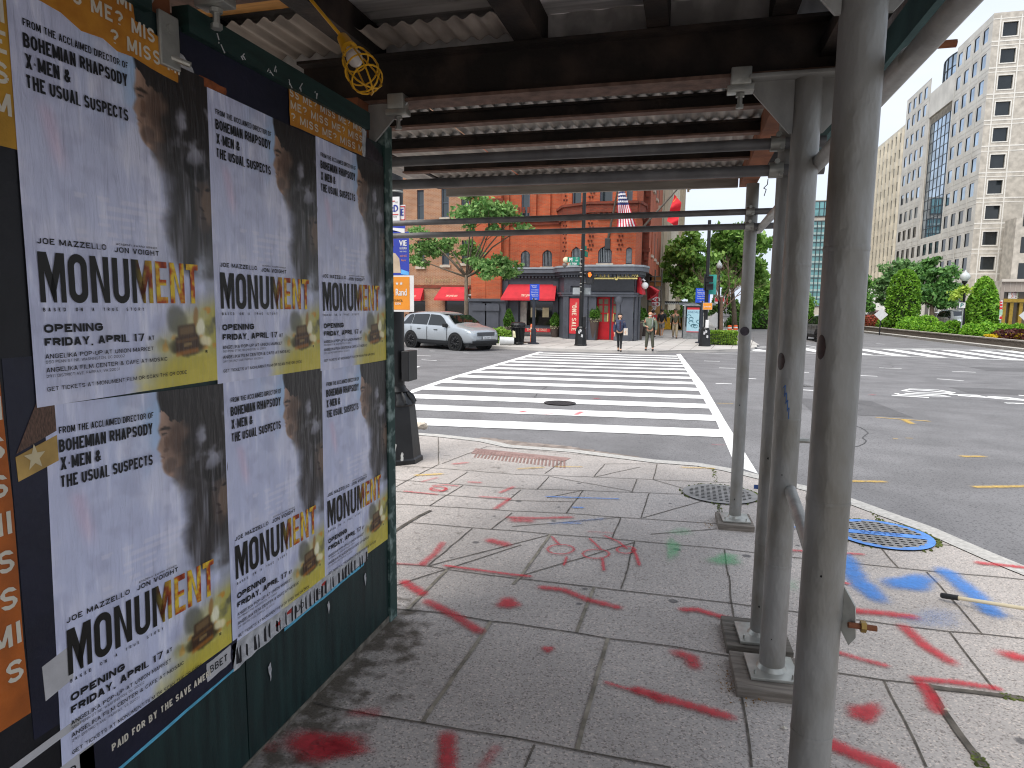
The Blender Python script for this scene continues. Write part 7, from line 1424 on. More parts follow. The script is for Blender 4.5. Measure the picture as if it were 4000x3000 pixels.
# delineator, bin, bucket, low fence, bush
p = plz(2077, 1341); t = thing('delineator_post', 'faded orange delineator post beside the blue sign post', 'traffic post', p); b = MB(); b.tube([p+EZ*.02, p+EZ*.95, p+EZ*1.0], [.085, .085, .06], 12); obj('tube', b, M('faded_orange', 'cf6b45', rough=.6, var=.12), t, smooth=True); b = MB(); b.lathe(p, [(.22, 0), (.2, .04), (.09, .06)], 14); obj('foot', b, m_trim, t); b = MB(); b.tube([p+EZ*.7, p+EZ*.82], .088, 12); b.tube([p+EZ*.45, p+EZ*.57], .088, 12); obj('band', b, M('band_pale', 'd7b9a6', rough=.5), t)
p = plz(2023, 1347); t = thing('litter_bin', 'black slatted litter bin at the corner near the knocked over bucket', 'litter bin', p); b = MB(); H_ = 1.05
for k in range(26): a = k*2*math.pi/26; d = Vector((math.cos(a), math.sin(a), 0)); b.tube([p+d*.27+EZ*.06, p+d*.31+EZ*.5, p+d*.33+EZ*.9, p+d*.37+EZ*1.0], .016, 5)
for z, r in ((.06, .27), (.12, .275), (.88, .33), (1.0, .37)): b.tube([p+Vector((r*math.cos(a), r*math.sin(a), z)) for a in [i*math.pi/12 for i in range(24)]], .022, 6, closed=True)
obj('slats', b, m_blk, t); b = MB(); b.lathe(p, [(.24, .05), (.29, .85)], 18); obj('liner', b, M('liner_dark', '0d0d0e', rough=.9), t); b = MB(); b.lathe(p, [(.385, .98), (.34, 1.1), (.2, 1.13), (.2, 1.05)], 20); obj('lid', b, m_blk, t); a = at(2004, 1318, p.y-.4); b = MB(); b.slab([(0, 0), (.16, 0), (.12, .3), (0, .34)], a-EX*.02, EX, EZ, .01); obj('notice', b, M('notice_pale', 'cfc9a8', rough=.7), t)
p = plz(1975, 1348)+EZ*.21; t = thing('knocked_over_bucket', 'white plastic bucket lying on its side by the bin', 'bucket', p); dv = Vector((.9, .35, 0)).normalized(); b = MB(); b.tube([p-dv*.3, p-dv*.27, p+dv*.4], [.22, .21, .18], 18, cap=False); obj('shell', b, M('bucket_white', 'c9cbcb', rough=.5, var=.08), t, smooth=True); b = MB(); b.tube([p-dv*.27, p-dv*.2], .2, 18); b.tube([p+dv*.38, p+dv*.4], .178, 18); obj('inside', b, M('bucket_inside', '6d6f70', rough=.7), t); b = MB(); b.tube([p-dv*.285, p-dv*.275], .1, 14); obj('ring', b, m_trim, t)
p0, p1 = plz(1966, 1330), plz(2003, 1326); t = thing('low_fence', 'low black hoop fence round the tree bed beside the bucket', 'fence', p0); b = MB()
for k in range(9): q = p0.lerp(p1, k/8); b.tube([q, q+EZ*.42], .014, 5)
b.tube([p0+EZ*.4, p1+EZ*.4], .016, 5); b.tube([p0+EZ*.12, p1+EZ*.12], .016, 5); obj('bars', b, m_blk, t)
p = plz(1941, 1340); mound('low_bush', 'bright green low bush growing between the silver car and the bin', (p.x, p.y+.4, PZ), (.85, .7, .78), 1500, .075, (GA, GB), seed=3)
b = MB(); b.prism([(p.x-2.6, p.y+.0), (p.x+1.3, p.y-.1), (p.x+1.5, p.y+1.6), (p.x-2.4, p.y+1.8)], PZ-.1, PZ+.02); struct('tree_bed_soil', b, M('bed_soil', '3c2f26', rough=1, var=.3))
# planters with clipped cones
m_pot = M('planter_bronze', '4a3f3a', rough=.5, var=.12)
def cone_planter(label, px, ppy, top, potr, H_, poth, seed, r=None):
    p = plz(px, ppy); t = thing('potted_topiary', label, 'planter', p, 'potted clipped cones by the shop'); b = MB(); b.lathe(p, [(potr*.72, 0), (potr*.74, .03), (potr, poth), (potr*1.06, poth+.01), (potr*1.06, poth+.06), (potr*.9, poth+.06), (potr*.88, poth-.03)], 20); obj('pot', b, m_pot, t, smooth=True)
    rg = np.random.default_rng(seed); pr = np.array([(.2, 0), (potr*1.08, .25), (potr*1.12, .5), (potr*.9, H_*.6), (potr*.5, H_*.86), (.05, H_)]); n = 1500; zz = rg.uniform(0, H_, n); rr_ = np.interp(zz, pr[:, 1], pr[:, 0]); a = rg.uniform(0, 6.283, n); kk = 1-np.abs(rg.normal(size=n))*.1
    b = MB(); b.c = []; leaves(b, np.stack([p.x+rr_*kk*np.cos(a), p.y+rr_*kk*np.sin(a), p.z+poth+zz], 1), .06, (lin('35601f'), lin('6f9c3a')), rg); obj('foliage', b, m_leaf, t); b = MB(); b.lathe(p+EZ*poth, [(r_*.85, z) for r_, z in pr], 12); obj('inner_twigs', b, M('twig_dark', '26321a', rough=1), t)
    b = MB(); b.c = []; q = np.stack([p.x+potr*1.0*np.cos(a[:140]), p.y+potr*1.0*np.sin(a[:140]), p.z+poth+rg.uniform(-.05, .12, 140)], 1); leaves(b, q, .05, (lin('b9b88a'), lin('dcd8b8')), rg); obj('trailing_flowers', b, m_leaf, t)
cone_planter('clipped cone in a low pot behind the litter bin', 1987, 1322, 0, .29, 1.1, .6, 1)
cone_planter('clipped cone in a short pot right of the shop window', 2168, 1317, 0, .29, .9, .58, 2)
cone_planter('clipped cone in a tall bronze pot left of the red doors', 2317, 1328, 0, .32, 1.0, 1.1, 3)
cone_planter('clipped cone in a tall bronze pot right of the red doors', 2491, 1327, 0, .31, .95, 1.05, 4)
cone_planter('clipped cone half hidden behind the bearded man', 2512, 1313, 0, .24, .9, .9, 5)
# flags on slanted poles
def flag(label, P0, P1, cloth, kind):
    t = thing('flag', label, 'flag', P0); b = MB(); b.tube([P0, P1], [.07, .045], 8); b.ico(P1, .1, 1); obj('pole', b, M('flag_pole', '5f5a52', rough=.5, metal=.3), t); b = MB(); b.bbox(P0-Vector((.15, .15, .5)), P0+Vector((.15, .15, .1)), .03); obj('bracket', b, M('bracket_dark', '2e2e30', rough=.6), t); return t
def cloth(par, corners, fold, nU=26, nV=18, colour=None, name='cloth'):
    tl, tr_, br_, bl = [Vector(c) for c in corners]; b = MB(); b.c = []
    for j in range(nV+1):
        for i in range(nU+1):
            u, v = i/nU, j/nV; p = tl.lerp(tr_, u).lerp(bl.lerp(br_, u), v); p = p+Vector((0, fold*math.sin(v*9+u*5)*(.3+.7*v), 0)); b.v.append(tuple(p))
    cols = []
    for j in range(nV):
        for i in range(nU):
            k = j*(nU+1)+i; b.f.append((k, k+nU+1, k+nU+2, k+1)); b.m.append(colour(i/nU, j/nV))
    b.c = None; return b
m_fr, m_fw, m_fb = M('flag_red', 'b3273a', rough=.75, var=.08), M('flag_white', 'd5d3d6', rough=.75, var=.06), M('flag_blue', '2c3568', rough=.75, var=.08)
YF = 36.6; f1 = flag('striped flag with a starred blue corner on a leaning pole above the entrance', at(*zb(1612, 440), 37.6), at(*zb(1694, 20), YF), None, 0)
cs = [at(*zb(1690, 42), YF), at(*zb(1716, 42), YF), at(*zb(1822, 352), YF), at(*zb(1676, 365), YF)]
b = cloth(f1, [cs[0], cs[1], cs[2], cs[3]], .16, 26, 20, lambda u, v: (2 if (u < 1.0 and v < .42) else (0 if int(u*13) % 2 == 0 else 1)))
obj('cloth', b, [m_fr, m_fw, m_fb], f1, smooth=False); b = MB()
for j in range(5):
    for i in range(5):
        u, v = (i+.5)/5, (j+.6)/12.3; p = cs[0].lerp(cs[1], u).lerp(cs[3].lerp(cs[2], u), v)+Vector((0, .16*math.sin(v*9+u*5)*(.3+.7*v)-.03, 0)); b.slab([(.085*(1 if q % 2 == 0 else .4)*math.sin(q*math.pi/5), .085*(1 if q % 2 == 0 else .4)*math.cos(q*math.pi/5)) for q in range(10)], p, EX, EZ, .004)
obj('stars', b, m_fw, f1)
f2 = flag('red flag hanging limp from the long leaning pole at the building corner', at(*zb(1765, 455), 38.3), at(*zb(2160, 18), 38.0), None, 0)
cs = [at(*zb(2092, 108), 37.9), at(*zb(2142, 170), 37.9), at(*zb(2112, 352), 37.9), at(*zb(2036, 300), 37.9)]; cs2 = [cs[0], cs[1], cs[2], cs[3]]
b = cloth(f2, cs2, .22, 20, 18, lambda u, v: 0); obj('cloth', b, [M('flag_plain_red', 'c21f2a', rough=.75, var=.1)], f2, smooth='all'); b = MB(); p = at(*zb(2082, 165), 37.6); b.tube([p, p+Vector((.12, 0, .14)), p+Vector((.2, 0, .3))], .02, 5); obj('emblem', b, M('flag_gold', 'c98a3a', rough=.6), f2)
# street tree in front of the brown brick building
tb = at(1816, 1300, 33.2); tb.z = PZ; Yt = 33.2
def tz(u, v, Y=Yt): return at(*zb(u, v), Y)
bl = []
for u, v, ru, rv in ((640, 250, 150, 75), (800, 215, 120, 70), (930, 275, 95, 40), (640, 120, 60, 30), (270, 385, 110, 30), (760, 370, 100, 28), (330, 500, 140, 55), (240, 575, 60, 40), (590, 520, 95, 60), (450, 470, 70, 35), (760, 640, 110, 60), (870, 610, 90, 70), (900, 670, 55, 35), (680, 590, 60, 40), (1000, 345, 40, 12)):
    c = tz(u, v, Yt+random.uniform(-1.2, 1.0)); k = (tz(u+100, v)-tz(u, v)).length/100; bl.append((tuple(c), (ru*k, max(.7, ru*k*.8), rv*k)))
tree('young street tree with tiered leafy branches behind the silver car', tb, tz(592, 690), bl, 9500, .12, (lin('4c7f3c'), lin('98ba70')), tr=.11, seed=5)
b = MB(); b.c = []; rgf = np.random.default_rng(77); n = 9000; X_ = rgf.uniform(-1.6, 15, n); H_f = 3.2+2.2*np.sin(X_*1.3)+1.6*np.sin(X_*3.1+1); leaves(b, np.stack([X_, 128+rgf.uniform(-2, 2, n), -.6+rgf.random(n)**.7*H_f+.4], 1), .3, (lin('3a5c2c'), lin('86a85c')), rgf)
o = obj('distant_foliage', b, m_leaf); o['kind'] = 'stuff'; o['label'] = 'distant leafy trees closing the end of the avenue'
# ---- bus shelter advert, right hand signal, hedge and bits
YB = 41.5; p0, p1 = at(2668, 1318, YB), at(2742, 1196, YB); t = thing('bus_shelter', 'glass bus shelter with a lit advertising panel facing the road', 'bus shelter', (p0.x, YB, PZ))
b = MB(); b.box((p0.x, YB, PZ), (p0.x+.1, YB+.2, p1.z)); b.box((p1.x-.08, YB, PZ), (p1.x, YB+.2, p1.z)); b.box((p0.x, YB, p1.z), (p1.x, YB+.2, p1.z+.12)); b.box((p0.x+.1, YB, PZ+.0), (p1.x-.08, YB+.2, PZ+.75)); obj('frame', b, M('shelter_grey', '8a8d8e', rough=.4, metal=.4), t)
b = MB(); b.box((p0.x+.1, YB-.01, PZ+.75), (p1.x-.08, YB+.15, p1.z)); o = obj('border', b, M('panel_black', '16171a', rough=.3), t); b = MB(); q0, q1 = at(2681, 1297, YB), at(2741, 1202, YB); b.box((q0.x, YB-.03, q0.z), (q1.x-.12, YB-.012, q1.z)); o = obj('advert', b, M('advert_sky', 'a5cbd8', rough=.4, var=.05), t)
b = MB(); b.box((q0.x, YB-.034, q1.z-.12), (q1.x-.12, YB-.031, q1.z)); b.box((q0.x, YB-.034, q0.z), (q1.x-.12, YB-.031, q0.z+.05)); obj('red_edge', b, m_panel, o); text_at(o, 'ONE SALE', 2688, 1223, YB-.035, 46, 9, M('advert_blue', '4a6f8c', rough=.5), 0)
b = MB(); rg = random.Random(3)
for k in range(7): q = at(2688+rg.uniform(0, 45), 1235+rg.uniform(0, 45), YB); b.tube([q+Vector((.13*math.cos(a), -.034, .1*math.sin(a))) for a in [i*math.pi/6 for i in range(rg.choice([7, 9, 12]))]], .018, 5)
obj('jewellery_print', b, M('print_dark', '3f6b78', rough=.5), o); b = MB(); b.box((p0.x-.3, YB+.25, p1.z+.05), (p1.x+.8, YB+1.6, p1.z+.2)); b.box((p0.x-.1, YB+1.5, PZ), (p0.x-.02, YB+1.6, p1.z)); obj('roof', b, M('shelter_roof', '6d7478', rough=.4), t)
S2 = plz(2752, 1352); sp2 = thing('signal_pole', 'tall black signal pole with two signal boxes near the clipped hedge', 'signal pole', S2); pole_base(sp2, S2)
b = MB(); b.tube([S2+EZ*.9, at(2772, 860, S2.y)], [.1, .08], 12); obj('shaft', b, m_blk, sp2, smooth=True)
for v0, v1 in ((1078, 1103), (1107, 1132)): o = pboard(sp2, 2758, v0, 2787, v1, S2.y-.3, m_blk, 'signal_head', .22); a = at(2760, v1, S2.y-.3); b = MB(); b.box((a.x, a.y-.12, a.z+.25), (a.x+.28, a.y-.003, a.z+.29)); obj('visor', b, m_blk, o)
b = MB(); p, q = at(2748, 1135, S2.y), at(2757, 1072, S2.y); b.box((p.x, S2.y-.15, p.z), (q.x, S2.y+.1, q.z)); obj('side_signal', b, m_blk, sp2); pboard(sp2, 2764, 1073, 2800, 1150, S2.y+.25, m_tealsg, 'teal_sign')
o = pboard(sp2, 2745, 1183, 2783, 1210, S2.y-.2, m_signw, 'orange_placard'); pboard(o, 2746, 1184, 2782, 1209, S2.y-.21, m_signo, 'orange_panel', .006); text_at(o, 'jawando', 2751, 1200, S2.y-.22, 26, 6, m_signw)
b = MB(); p = at(2762, 1265, S2.y); b.bbox((p.x-.08, p.y-.2, p.z-.2), (p.x+.08, p.y-.08, p.z+.2), .02); obj('push_button', b, m_signw, sp2)
h0, h1 = plz(2764, 1347), plz(2880, 1349); t = thing('clipped_hedge', 'low clipped box hedge with yellow tips behind a wire guard', 'hedge', h0); rg = np.random.default_rng(8); n = 4200; P3_ = np.stack([rg.uniform(h0.x-.1, h1.x, n), rg.uniform(h0.y+.1, h0.y+1.5, n), rg.uniform(PZ+.05, PZ+.72, n)], 1); f_ = rg.random(n); P3_[f_ < .45, 1] = h0.y+.08+np.abs(rg.normal(size=(f_ < .45).sum()))*.05; P3_[f_ > .55, 2] = PZ+.72-np.abs(rg.normal(size=(f_ > .55).sum()))*.06
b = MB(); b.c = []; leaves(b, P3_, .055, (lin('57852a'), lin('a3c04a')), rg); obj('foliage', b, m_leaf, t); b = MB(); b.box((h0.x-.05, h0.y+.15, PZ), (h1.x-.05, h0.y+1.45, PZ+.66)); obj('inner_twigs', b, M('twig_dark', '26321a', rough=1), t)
b = MB()
for z in (.12, .34, .56): b.tube([Vector((h0.x-.1, h0.y-.02, PZ+z)), Vector((h1.x, h1.y-.0, PZ+z))], .01, 5)
for k in range(18): x = h0.x-.1+(h1.x-h0.x+.1)*k/17; b.tube([Vector((x, h0.y-.02, PZ)), Vector((x, h0.y-.02, PZ+.58))], .008, 5)
obj('wire_guard', b, m_blk, t)
# bare tree
tb = at(2817, 1300, 45); tb.z = PZ; t = thing('bare_tree', 'small bare twiggy tree above the clipped hedge', 'tree', tb); b = MB(); b.tube([tb, at(2818, 1210, 45), at(2820, 1160, 45)], [.13, .1, .07], 8); rg = random.Random(4)
def twig(p, d, l, r, n):
    q = p+d*l; b.tube([p, p.lerp(q, .5)+Vector((rg.uniform(-.1, .1),)*3)*l*.3, q], [r, r*.8, r*.55], 5, cap=False)
    if n > 0:
        for k in range(3): dd = (d+Vector((rg.uniform(-.8, .8), rg.uniform(-.8, .8), rg.uniform(-.15, .6)))).normalized(); twig(p.lerp(q, rg.uniform(.55, 1)), dd, l*rg.uniform(.6, .85), r*.55, n-1)
for k in range(6): a = k*1.05; twig(at(2820, 1215-k*9, 45), Vector((math.cos(a)*.7, math.sin(a)*.5, .8)).normalized(), 1.25, .05, 3)
obj('branches', b, M('twig_brown', '6e5c4e', rough=.95, var=.2), t)
p = at(2809, 1300, 47); p.z = PZ; t = thing('globe_street_lamp', 'street lamp with a frosted acorn globe among the tree leaves', 'street lamp', p); g = at(2810, 1035, 47); b = MB(); b.tube([p, Vector((g.x, g.y, g.z-.35))], [.1, .06], 10); b.lathe(Vector((g.x, g.y, g.z-.4)), [(.07, 0), (.14, .1), (.16, .16)], 12); obj('post', b, m_blk, t); b = MB(); b.lathe(Vector((g.x, g.y, g.z-.25)), [(.1, 0), (.19, .1), (.2, .22), (.14, .36), (.07, .45), (.03, .55)], 16); obj('globe', b, M('globe_frost', 'b9c0bf', rough=.2, var=.1), t, smooth=True)
def back_sign(label, cx, cyy, r, Y, posth=True):
    p = at(cx, cyy, Y); k = at(cx+r, cyy, Y).x-p.x; t = thing('diamond_sign', label, 'road sign', (p.x, Y, PZ), 'diamond signs seen from behind'); b = MB(); b.slab([(k, 0), (0, k), (-k, 0), (0, -k)], p, EX, EZ, .02); obj('plate', b, M('sign_plate_white', 'c9cbcc', rough=.45, var=.05), t); b = MB(); b.tube([Vector((p.x, Y+.06, PZ-.1)), Vector((p.x, Y+.06, p.z+k*.6))], .05, 6); obj('post', b, M('post_black', '222224', rough=.5), t); return t
back_sign('pale diamond road sign back behind the hedge at the corner', 2797, 1250, 33, 50)
p = at(2838, 1293, 48); t = thing('striped_post', 'tall red and grey striped square post behind the bare tree', 'post', (p.x, 48, PZ)); a = at(2834, 1293, 48); c = at(2842, 1150, 48); b = MB(); b.box((a.x, 48, PZ), (c.x, 48.15, c.z)); obj('shaft', b, M('post_grey', '8f8f92', rough=.5), t); b = MB(); b.box((a.x-.01, 47.98, c.z-.7), (c.x+.01, 47.998, c.z)); obj('red_band', b, m_panel, t)
p = at(2811, 1190, 49); t = thing('bus_number_sign', 'red and white bus number sign among the bare twigs', 'sign', (p.x, 49, PZ)); o = pboard(t, 2791, 1155, 2831, 1186, 49, m_signw); pboard(o, 2793, 1163, 2829, 1178, 48.99, m_panel, 'red_bar', .008); text_at(o, '61', 2806, 1176, 48.98, 11, 10, m_signw, .03); b = MB(); b.tube([Vector((p.x, 49.05, PZ)), Vector((p.x, 49.05, p.z+.2))], .05, 6); obj('post', b, m_blk, t)
for k, (cx, cyy, lb) in enumerate([(2850, 1290, 'orange and white traffic barrel beside the red striped post'), (2873, 1290, 'orange and white traffic barrel nearest the farthest shed post')]):
    p = at(cx, cyy, 50+k); p.z = PZ; t = thing('traffic_barrel', lb, 'traffic barrel', p, 'orange traffic barrels'); b = MB(); b.lathe(p, [(.2, 0), (.2, .05), (.17, .06), (.16, .3), (.145, .58), (.1, .62)], 16); obj('shell', b, M('barrel_orange', 'cf5a24', rough=.5), t); b = MB(); [b.lathe(p, [(.175-.045*z, z), (.173-.045*(z+.09), z+.09)], 16) for z in (.18, .4)]; obj('white_band', b, m_signw, t)
# avenue trees in the middle
def ptree(label, base, fork, L, n, leaf, cols, Y, seed, tr=.2, group='leafy avenue trees'):
    bl = []
    for px, py, rx, ry in L:
        c = at(px, py, Y+random.uniform(-2, 2)); k = (at(px+100, py, Y)-at(px, py, Y)).length/100; bl.append((tuple(c), (rx*k, rx*k*.9, ry*k)))
    bp = at(*base, Y); bp.z = PZ; return tree(label, bp, at(*fork, Y), bl, n, leaf, cols, group, tr, seed)
ptree('broad leafy avenue tree spreading between the flag and the signal pole', (2705, 1290), (2710, 1150), [(2640, 1010, 50, 55), (2700, 960, 60, 60), (2660, 1090, 60, 60), (2740, 1040, 60, 70), (2720, 1130, 55, 40), (2610, 1060, 25, 40), (2700, 1050, 70, 80)], 12000, .2, (lin('4a7a2c'), lin('a2c765')), 54, 21)
ptree('tall leafy avenue tree standing behind the thin signal pole', (2870, 1290), (2860, 1130), [(2830, 930, 60, 55), (2890, 900, 60, 40), (2800, 1010, 60, 60), (2880, 1000, 70, 70), (2950, 960, 60, 80), (2950, 1060, 60, 70), (2850, 1090, 60, 40), (2870, 1000, 90, 100)], 15000, .22, (lin('467428'), lin('9cc462')), 60, 22)
ptree('leafy avenue tree seen past the middle post', (2990, 1280), (2990, 1180), [(2960, 1110, 40, 60), (2995, 1150, 45, 60), (3030, 1170, 30, 50), (2930, 1180, 30, 40)], 6000, .24, (lin('4a7a2c'), lin('a2c765')), 70, 23)
for k, (px, py, r, lb) in enumerate([(2905, 1262, 1.5, 'dark green bush at the road edge left of the middle posts'), (2985, 1270, 1.6, 'dark green bush at the road edge between the middle posts')]): p = at(px, 1285, 66); p.z = PZ; mound('verge_bush', lb, p, (r*1.2, r, r*.95), 900, .16, (GD, GE), 'verge bushes', 40+k)
# ================================================================== RIGHT HAND SIDE: PLANTED MEDIAN
m_pwall = M('planter_aggregate', '7d756c', rough=.95, var=.25, scale=22, bump=.3, bscale=60); m_pcap = M('planter_cap', 'aaa39a', rough=.9, var=.12, scale=6)
zR = za(3000, 750)
L1 = [Vector((19.3, 20, -.68)), Vector((17.45, 32.8, -.68)), Vector((16.3, 39.5, -.68)), Vector((14.9, 52, -.68)), Vector((13.4, 66, -.68)), Vector((11.5, 90, -.68)), Vector((10.5, 130, -.68))]
def offs(L, d):
    o = []
    for i, p in enumerate(L): t = (L[min(i+1, len(L)-1)]-L[max(i-1, 0)]).normalized(); o.append(p+Vector((t.y, -t.x, 0))*d)
    return o
md = thing('planted_median', 'long stone planter wall with soil along the middle of the avenue', 'planter', L1[2]); 
def strip(mb, A, B, za_, zb_):
    for a, b, c, d in zip(A, A[1:], B[1:], B): mb.add([a+EZ*za_, b+EZ*za_, c+EZ*zb_, d+EZ*zb_], [(0, 3, 2, 1), ])
k0, w0_, w1_, k9 = offs(L1, 0), offs(L1, .55), offs(L1, .85), offs(L1, 7.2)
mb = MB(); strip(mb, k0, k0, 0, .15); mb = MB()
for a, b in zip(k0, k0[1:]): mb.add([a, b, b+EZ*.15, a+EZ*.15], [(0, 1, 2, 3), (3, 2, 1, 0)])
strip(mb, k0, w0_, .15, .15); obj('kerb', mb, m_curb, md)
mb = MB()
for a, b in zip(w0_, w0_[1:]): mb.add([a+EZ*.15, b+EZ*.15, b+EZ*.45, a+EZ*.45], [(0, 1, 2, 3), (3, 2, 1, 0)])
obj('wall', mb, m_pwall, md); mb = MB()
o0 = offs(L1, .5)
for a, b, c, d in zip(o0, o0[1:], w1_[1:], w1_): mb.add([a+EZ*.455, b+EZ*.455, c+EZ*.455, d+EZ*.455, a+EZ*.52, b+EZ*.52, c+EZ*.52, d+EZ*.52], [(4, 7, 6, 5), (0, 1, 5, 4), (4, 5, 1, 0), (0, 3, 2, 1)])
obj('cap', mb, m_pcap, md); mb = MB(); strip(mb, w1_, k9, .44, .44); strip(mb, k9, k9, 0, .44); obj('soil', mb, M('bed_soil', '3c2f26', rough=1, var=.3), md)
b = MB(); a, c = road(3955, 1353), road(4010, 1356); b.box((a.x, a.y, -.66), (c.x+.6, c.y+.35, -.55)); tag(obj('orange_barrier_bar', b, M('barrel_orange', 'cf5a24', rough=.5), loc=a), 'low orange bar on the roadway at the planter kerb', 'barrier')
ZS = -.24
def xline(Y):
    for a, b in zip(L1, L1[1:]):
        if a.y <= Y <= b.y: return a.x+(b.x-a.x)*(Y-a.y)/(b.y-a.y)
    return L1[-1].x
def med(px, Y, mg=0):
    while mg and Y < 120 and at(px, 1250, Y).x < xline(Y)+mg: Y += .25
    p = at(px, 1250, Y); return Vector((p.x, p.y, ZS))
def prof_from(px0, px1, top, bot, Y): w = (at(px1, 1200, Y).x-at(px0, 1200, Y).x)/2; h = at((px0+px1)/2, top, Y).z-ZS; return w, h
for k, (px0, px1, top, Y, n, lf, cols, shape, lb) in enumerate([
    (3455, 3588, 1052, 58, 5200, .12, (lin('3f6f1e'), lin('88b83a')), [(.92, 0), (1, .15), (1, .45), (.93, .68), (.74, .86), (.4, .97), (.05, 1)], 'tall clipped yew column in the median, the one in front of the leafy tree'),
    (3764, 3902, 1082, 47, 4200, .13, (lin('4a7f22'), lin('98c748')), [(.95, 0), (1, .12), (.98, .4), (.82, .62), (.6, .8), (.36, .95), (.05, 1)], 'loose cone shaped yew in the median beside the parking sign'),
    (3108, 3175, 1160, 84, 2200, .17, (lin('3f6f22'), lin('7fae3c')), [(.92, 0), (1, .2), (.97, .55), (.75, .82), (.4, .95), (.05, 1)], 'far clipped yew column seen between the posts')]):
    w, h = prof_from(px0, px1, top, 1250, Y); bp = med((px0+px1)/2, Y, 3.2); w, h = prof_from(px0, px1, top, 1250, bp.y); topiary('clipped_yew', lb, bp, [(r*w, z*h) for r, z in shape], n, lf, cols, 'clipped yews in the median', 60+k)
bx = [(3487, 1240, 66, 55, 1.0), (3560, 1248, 60, 54, .95), (3620, 1243, 60, 57, 1.1), (3545, 1270, 44, 50, .72), (3605, 1270, 44, 49, .72), (3665, 1274, 44, 48, .72), (3725, 1272, 56, 47, .85), (3800, 1280, 48, 45, .75), (3850, 1272, 56, 46, .85), (3915, 1276, 56, 45, .8), (3975, 1274, 56, 45, .8), (4040, 1274, 60, 45, .8)]
for k, (px, py, rx, Y, h) in enumerate(bx):
    p = med(px, Y, 1.3+rx*.012+(1.2 if py < 1260 else 0)); Y = p.y; w = (at(px+rx, 1250, Y).x-at(px, 1250, Y).x); h *= 1.05
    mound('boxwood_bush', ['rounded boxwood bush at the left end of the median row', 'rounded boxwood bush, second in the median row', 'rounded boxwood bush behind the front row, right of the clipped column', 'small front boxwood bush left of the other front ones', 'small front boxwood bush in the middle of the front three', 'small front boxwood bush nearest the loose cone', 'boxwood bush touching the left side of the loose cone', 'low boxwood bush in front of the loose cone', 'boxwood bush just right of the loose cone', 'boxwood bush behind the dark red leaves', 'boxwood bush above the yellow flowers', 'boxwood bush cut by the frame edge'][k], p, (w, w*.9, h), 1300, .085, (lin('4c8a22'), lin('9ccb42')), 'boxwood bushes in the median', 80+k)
def bedpatch(name, label, px0, px1, Y, d, h, cols, n, lf, cat='flowers'):
    rg = np.random.default_rng(n); Y = med((px0+px1)/2, Y, 1.6+d).y; a, c = med(px0, Y), med(px1, Y); t = thing(name, label, cat, a); P_2 = np.stack([rg.uniform(a.x, c.x, n), rg.uniform(Y-d, Y+d, n), ZS+np.abs(rg.normal(size=n))*h*.6], 1); P_2[:, 2] = np.minimum(P_2[:, 2], ZS+h*(1-.5*np.abs((P_2[:, 0]-(a.x+c.x)/2)/((c.x-a.x)/2))**3)); b = MB(); b.c = []; leaves(b, P_2, lf, cols, rg, .5); obj('petals', b, m_leaf, t); return t
bedpatch('yellow_flowers', 'bright yellow flower patch at the right end of the median', 3868, 4060, 41.5, .7, .3, (lin('c9a81c'), lin('f0d829')), 1800, .06)
bedpatch('dark_red_leaves', 'dark red leafy ground plants behind the yellow flowers', 3895, 4060, 43.2, .7, .55, (lin('3a1f22'), lin('6b3a33')), 900, .1, 'plants')
bedpatch('red_flowers', 'reddish flower bushes left of the clipped column', 3362, 3455, 60, 1.2, .95, (lin('6a5a2c'), lin('c4524a')), 1500, .1)
GR = 'trees behind the planted median'
def mtree(label, Y, base, fork, L, n, leaf, cols, seed, tr=.22):
    bl = []
    for px, py, rx, ry in L: c = at(px, py, Y+random.uniform(-1.5, 1.5)); k = (at(px+100, py, Y)-at(px, py, Y)).length/100; bl.append((tuple(c), (rx*k, rx*k*.9, ry*k)))
    bp = at(*base, Y); bp.z = -.6; return tree(label, bp, at(*fork, Y), bl, n, leaf, cols, GR, tr, seed)
mtree('leafy maple behind the clipped column, its crown wider than it', 70, (3640, 1255), (3640, 1190), [(3640, 1030, 45, 40), (3600, 1080, 60, 50), (3680, 1080, 60, 50), (3640, 1140, 80, 60), (3710, 1130, 45, 45), (3570, 1150, 50, 50), (3690, 1180, 60, 30)], 7000, .19, (lin('2f5f2a'), lin('7aa95a')), 31)
mtree('pale leafy tree left of the clipped column', 78, (3490, 1250), (3490, 1180), [(3540, 1030, 40, 30), (3490, 1060, 50, 40), (3450, 1110, 40, 45), (3510, 1110, 50, 50), (3440, 1160, 30, 40)], 4500, .2, (lin('41703a'), lin('94b978')), 32)
mtree('leafy tree partly hidden by the right edge of the nearest post', 62, (3360, 1250), (3372, 1190), [(3385, 1110, 26, 40), (3370, 1160, 40, 45), (3395, 1200, 22, 35), (3340, 1130, 30, 50)], 2600, .15, (lin('3a6e2c'), lin('86b558')), 33)
mtree('small yellow green tree between the globe lamp and the loose cone', 50, (3762, 1250), (3760, 1180), [(3745, 1145, 22, 14), (3765, 1130, 18, 14), (3735, 1160, 14, 8)], 500, .13, (lin('7fa52e'), lin('c3d860')), 34, .06)
mtree('pale tree beyond the far clipped column', 100, (3140, 1250), (3140, 1190), [(3135, 1160, 28, 22), (3160, 1180, 25, 30), (3120, 1190, 18, 24)], 1500, .22, (lin('4f7f3a'), lin('9cc07a')), 35)
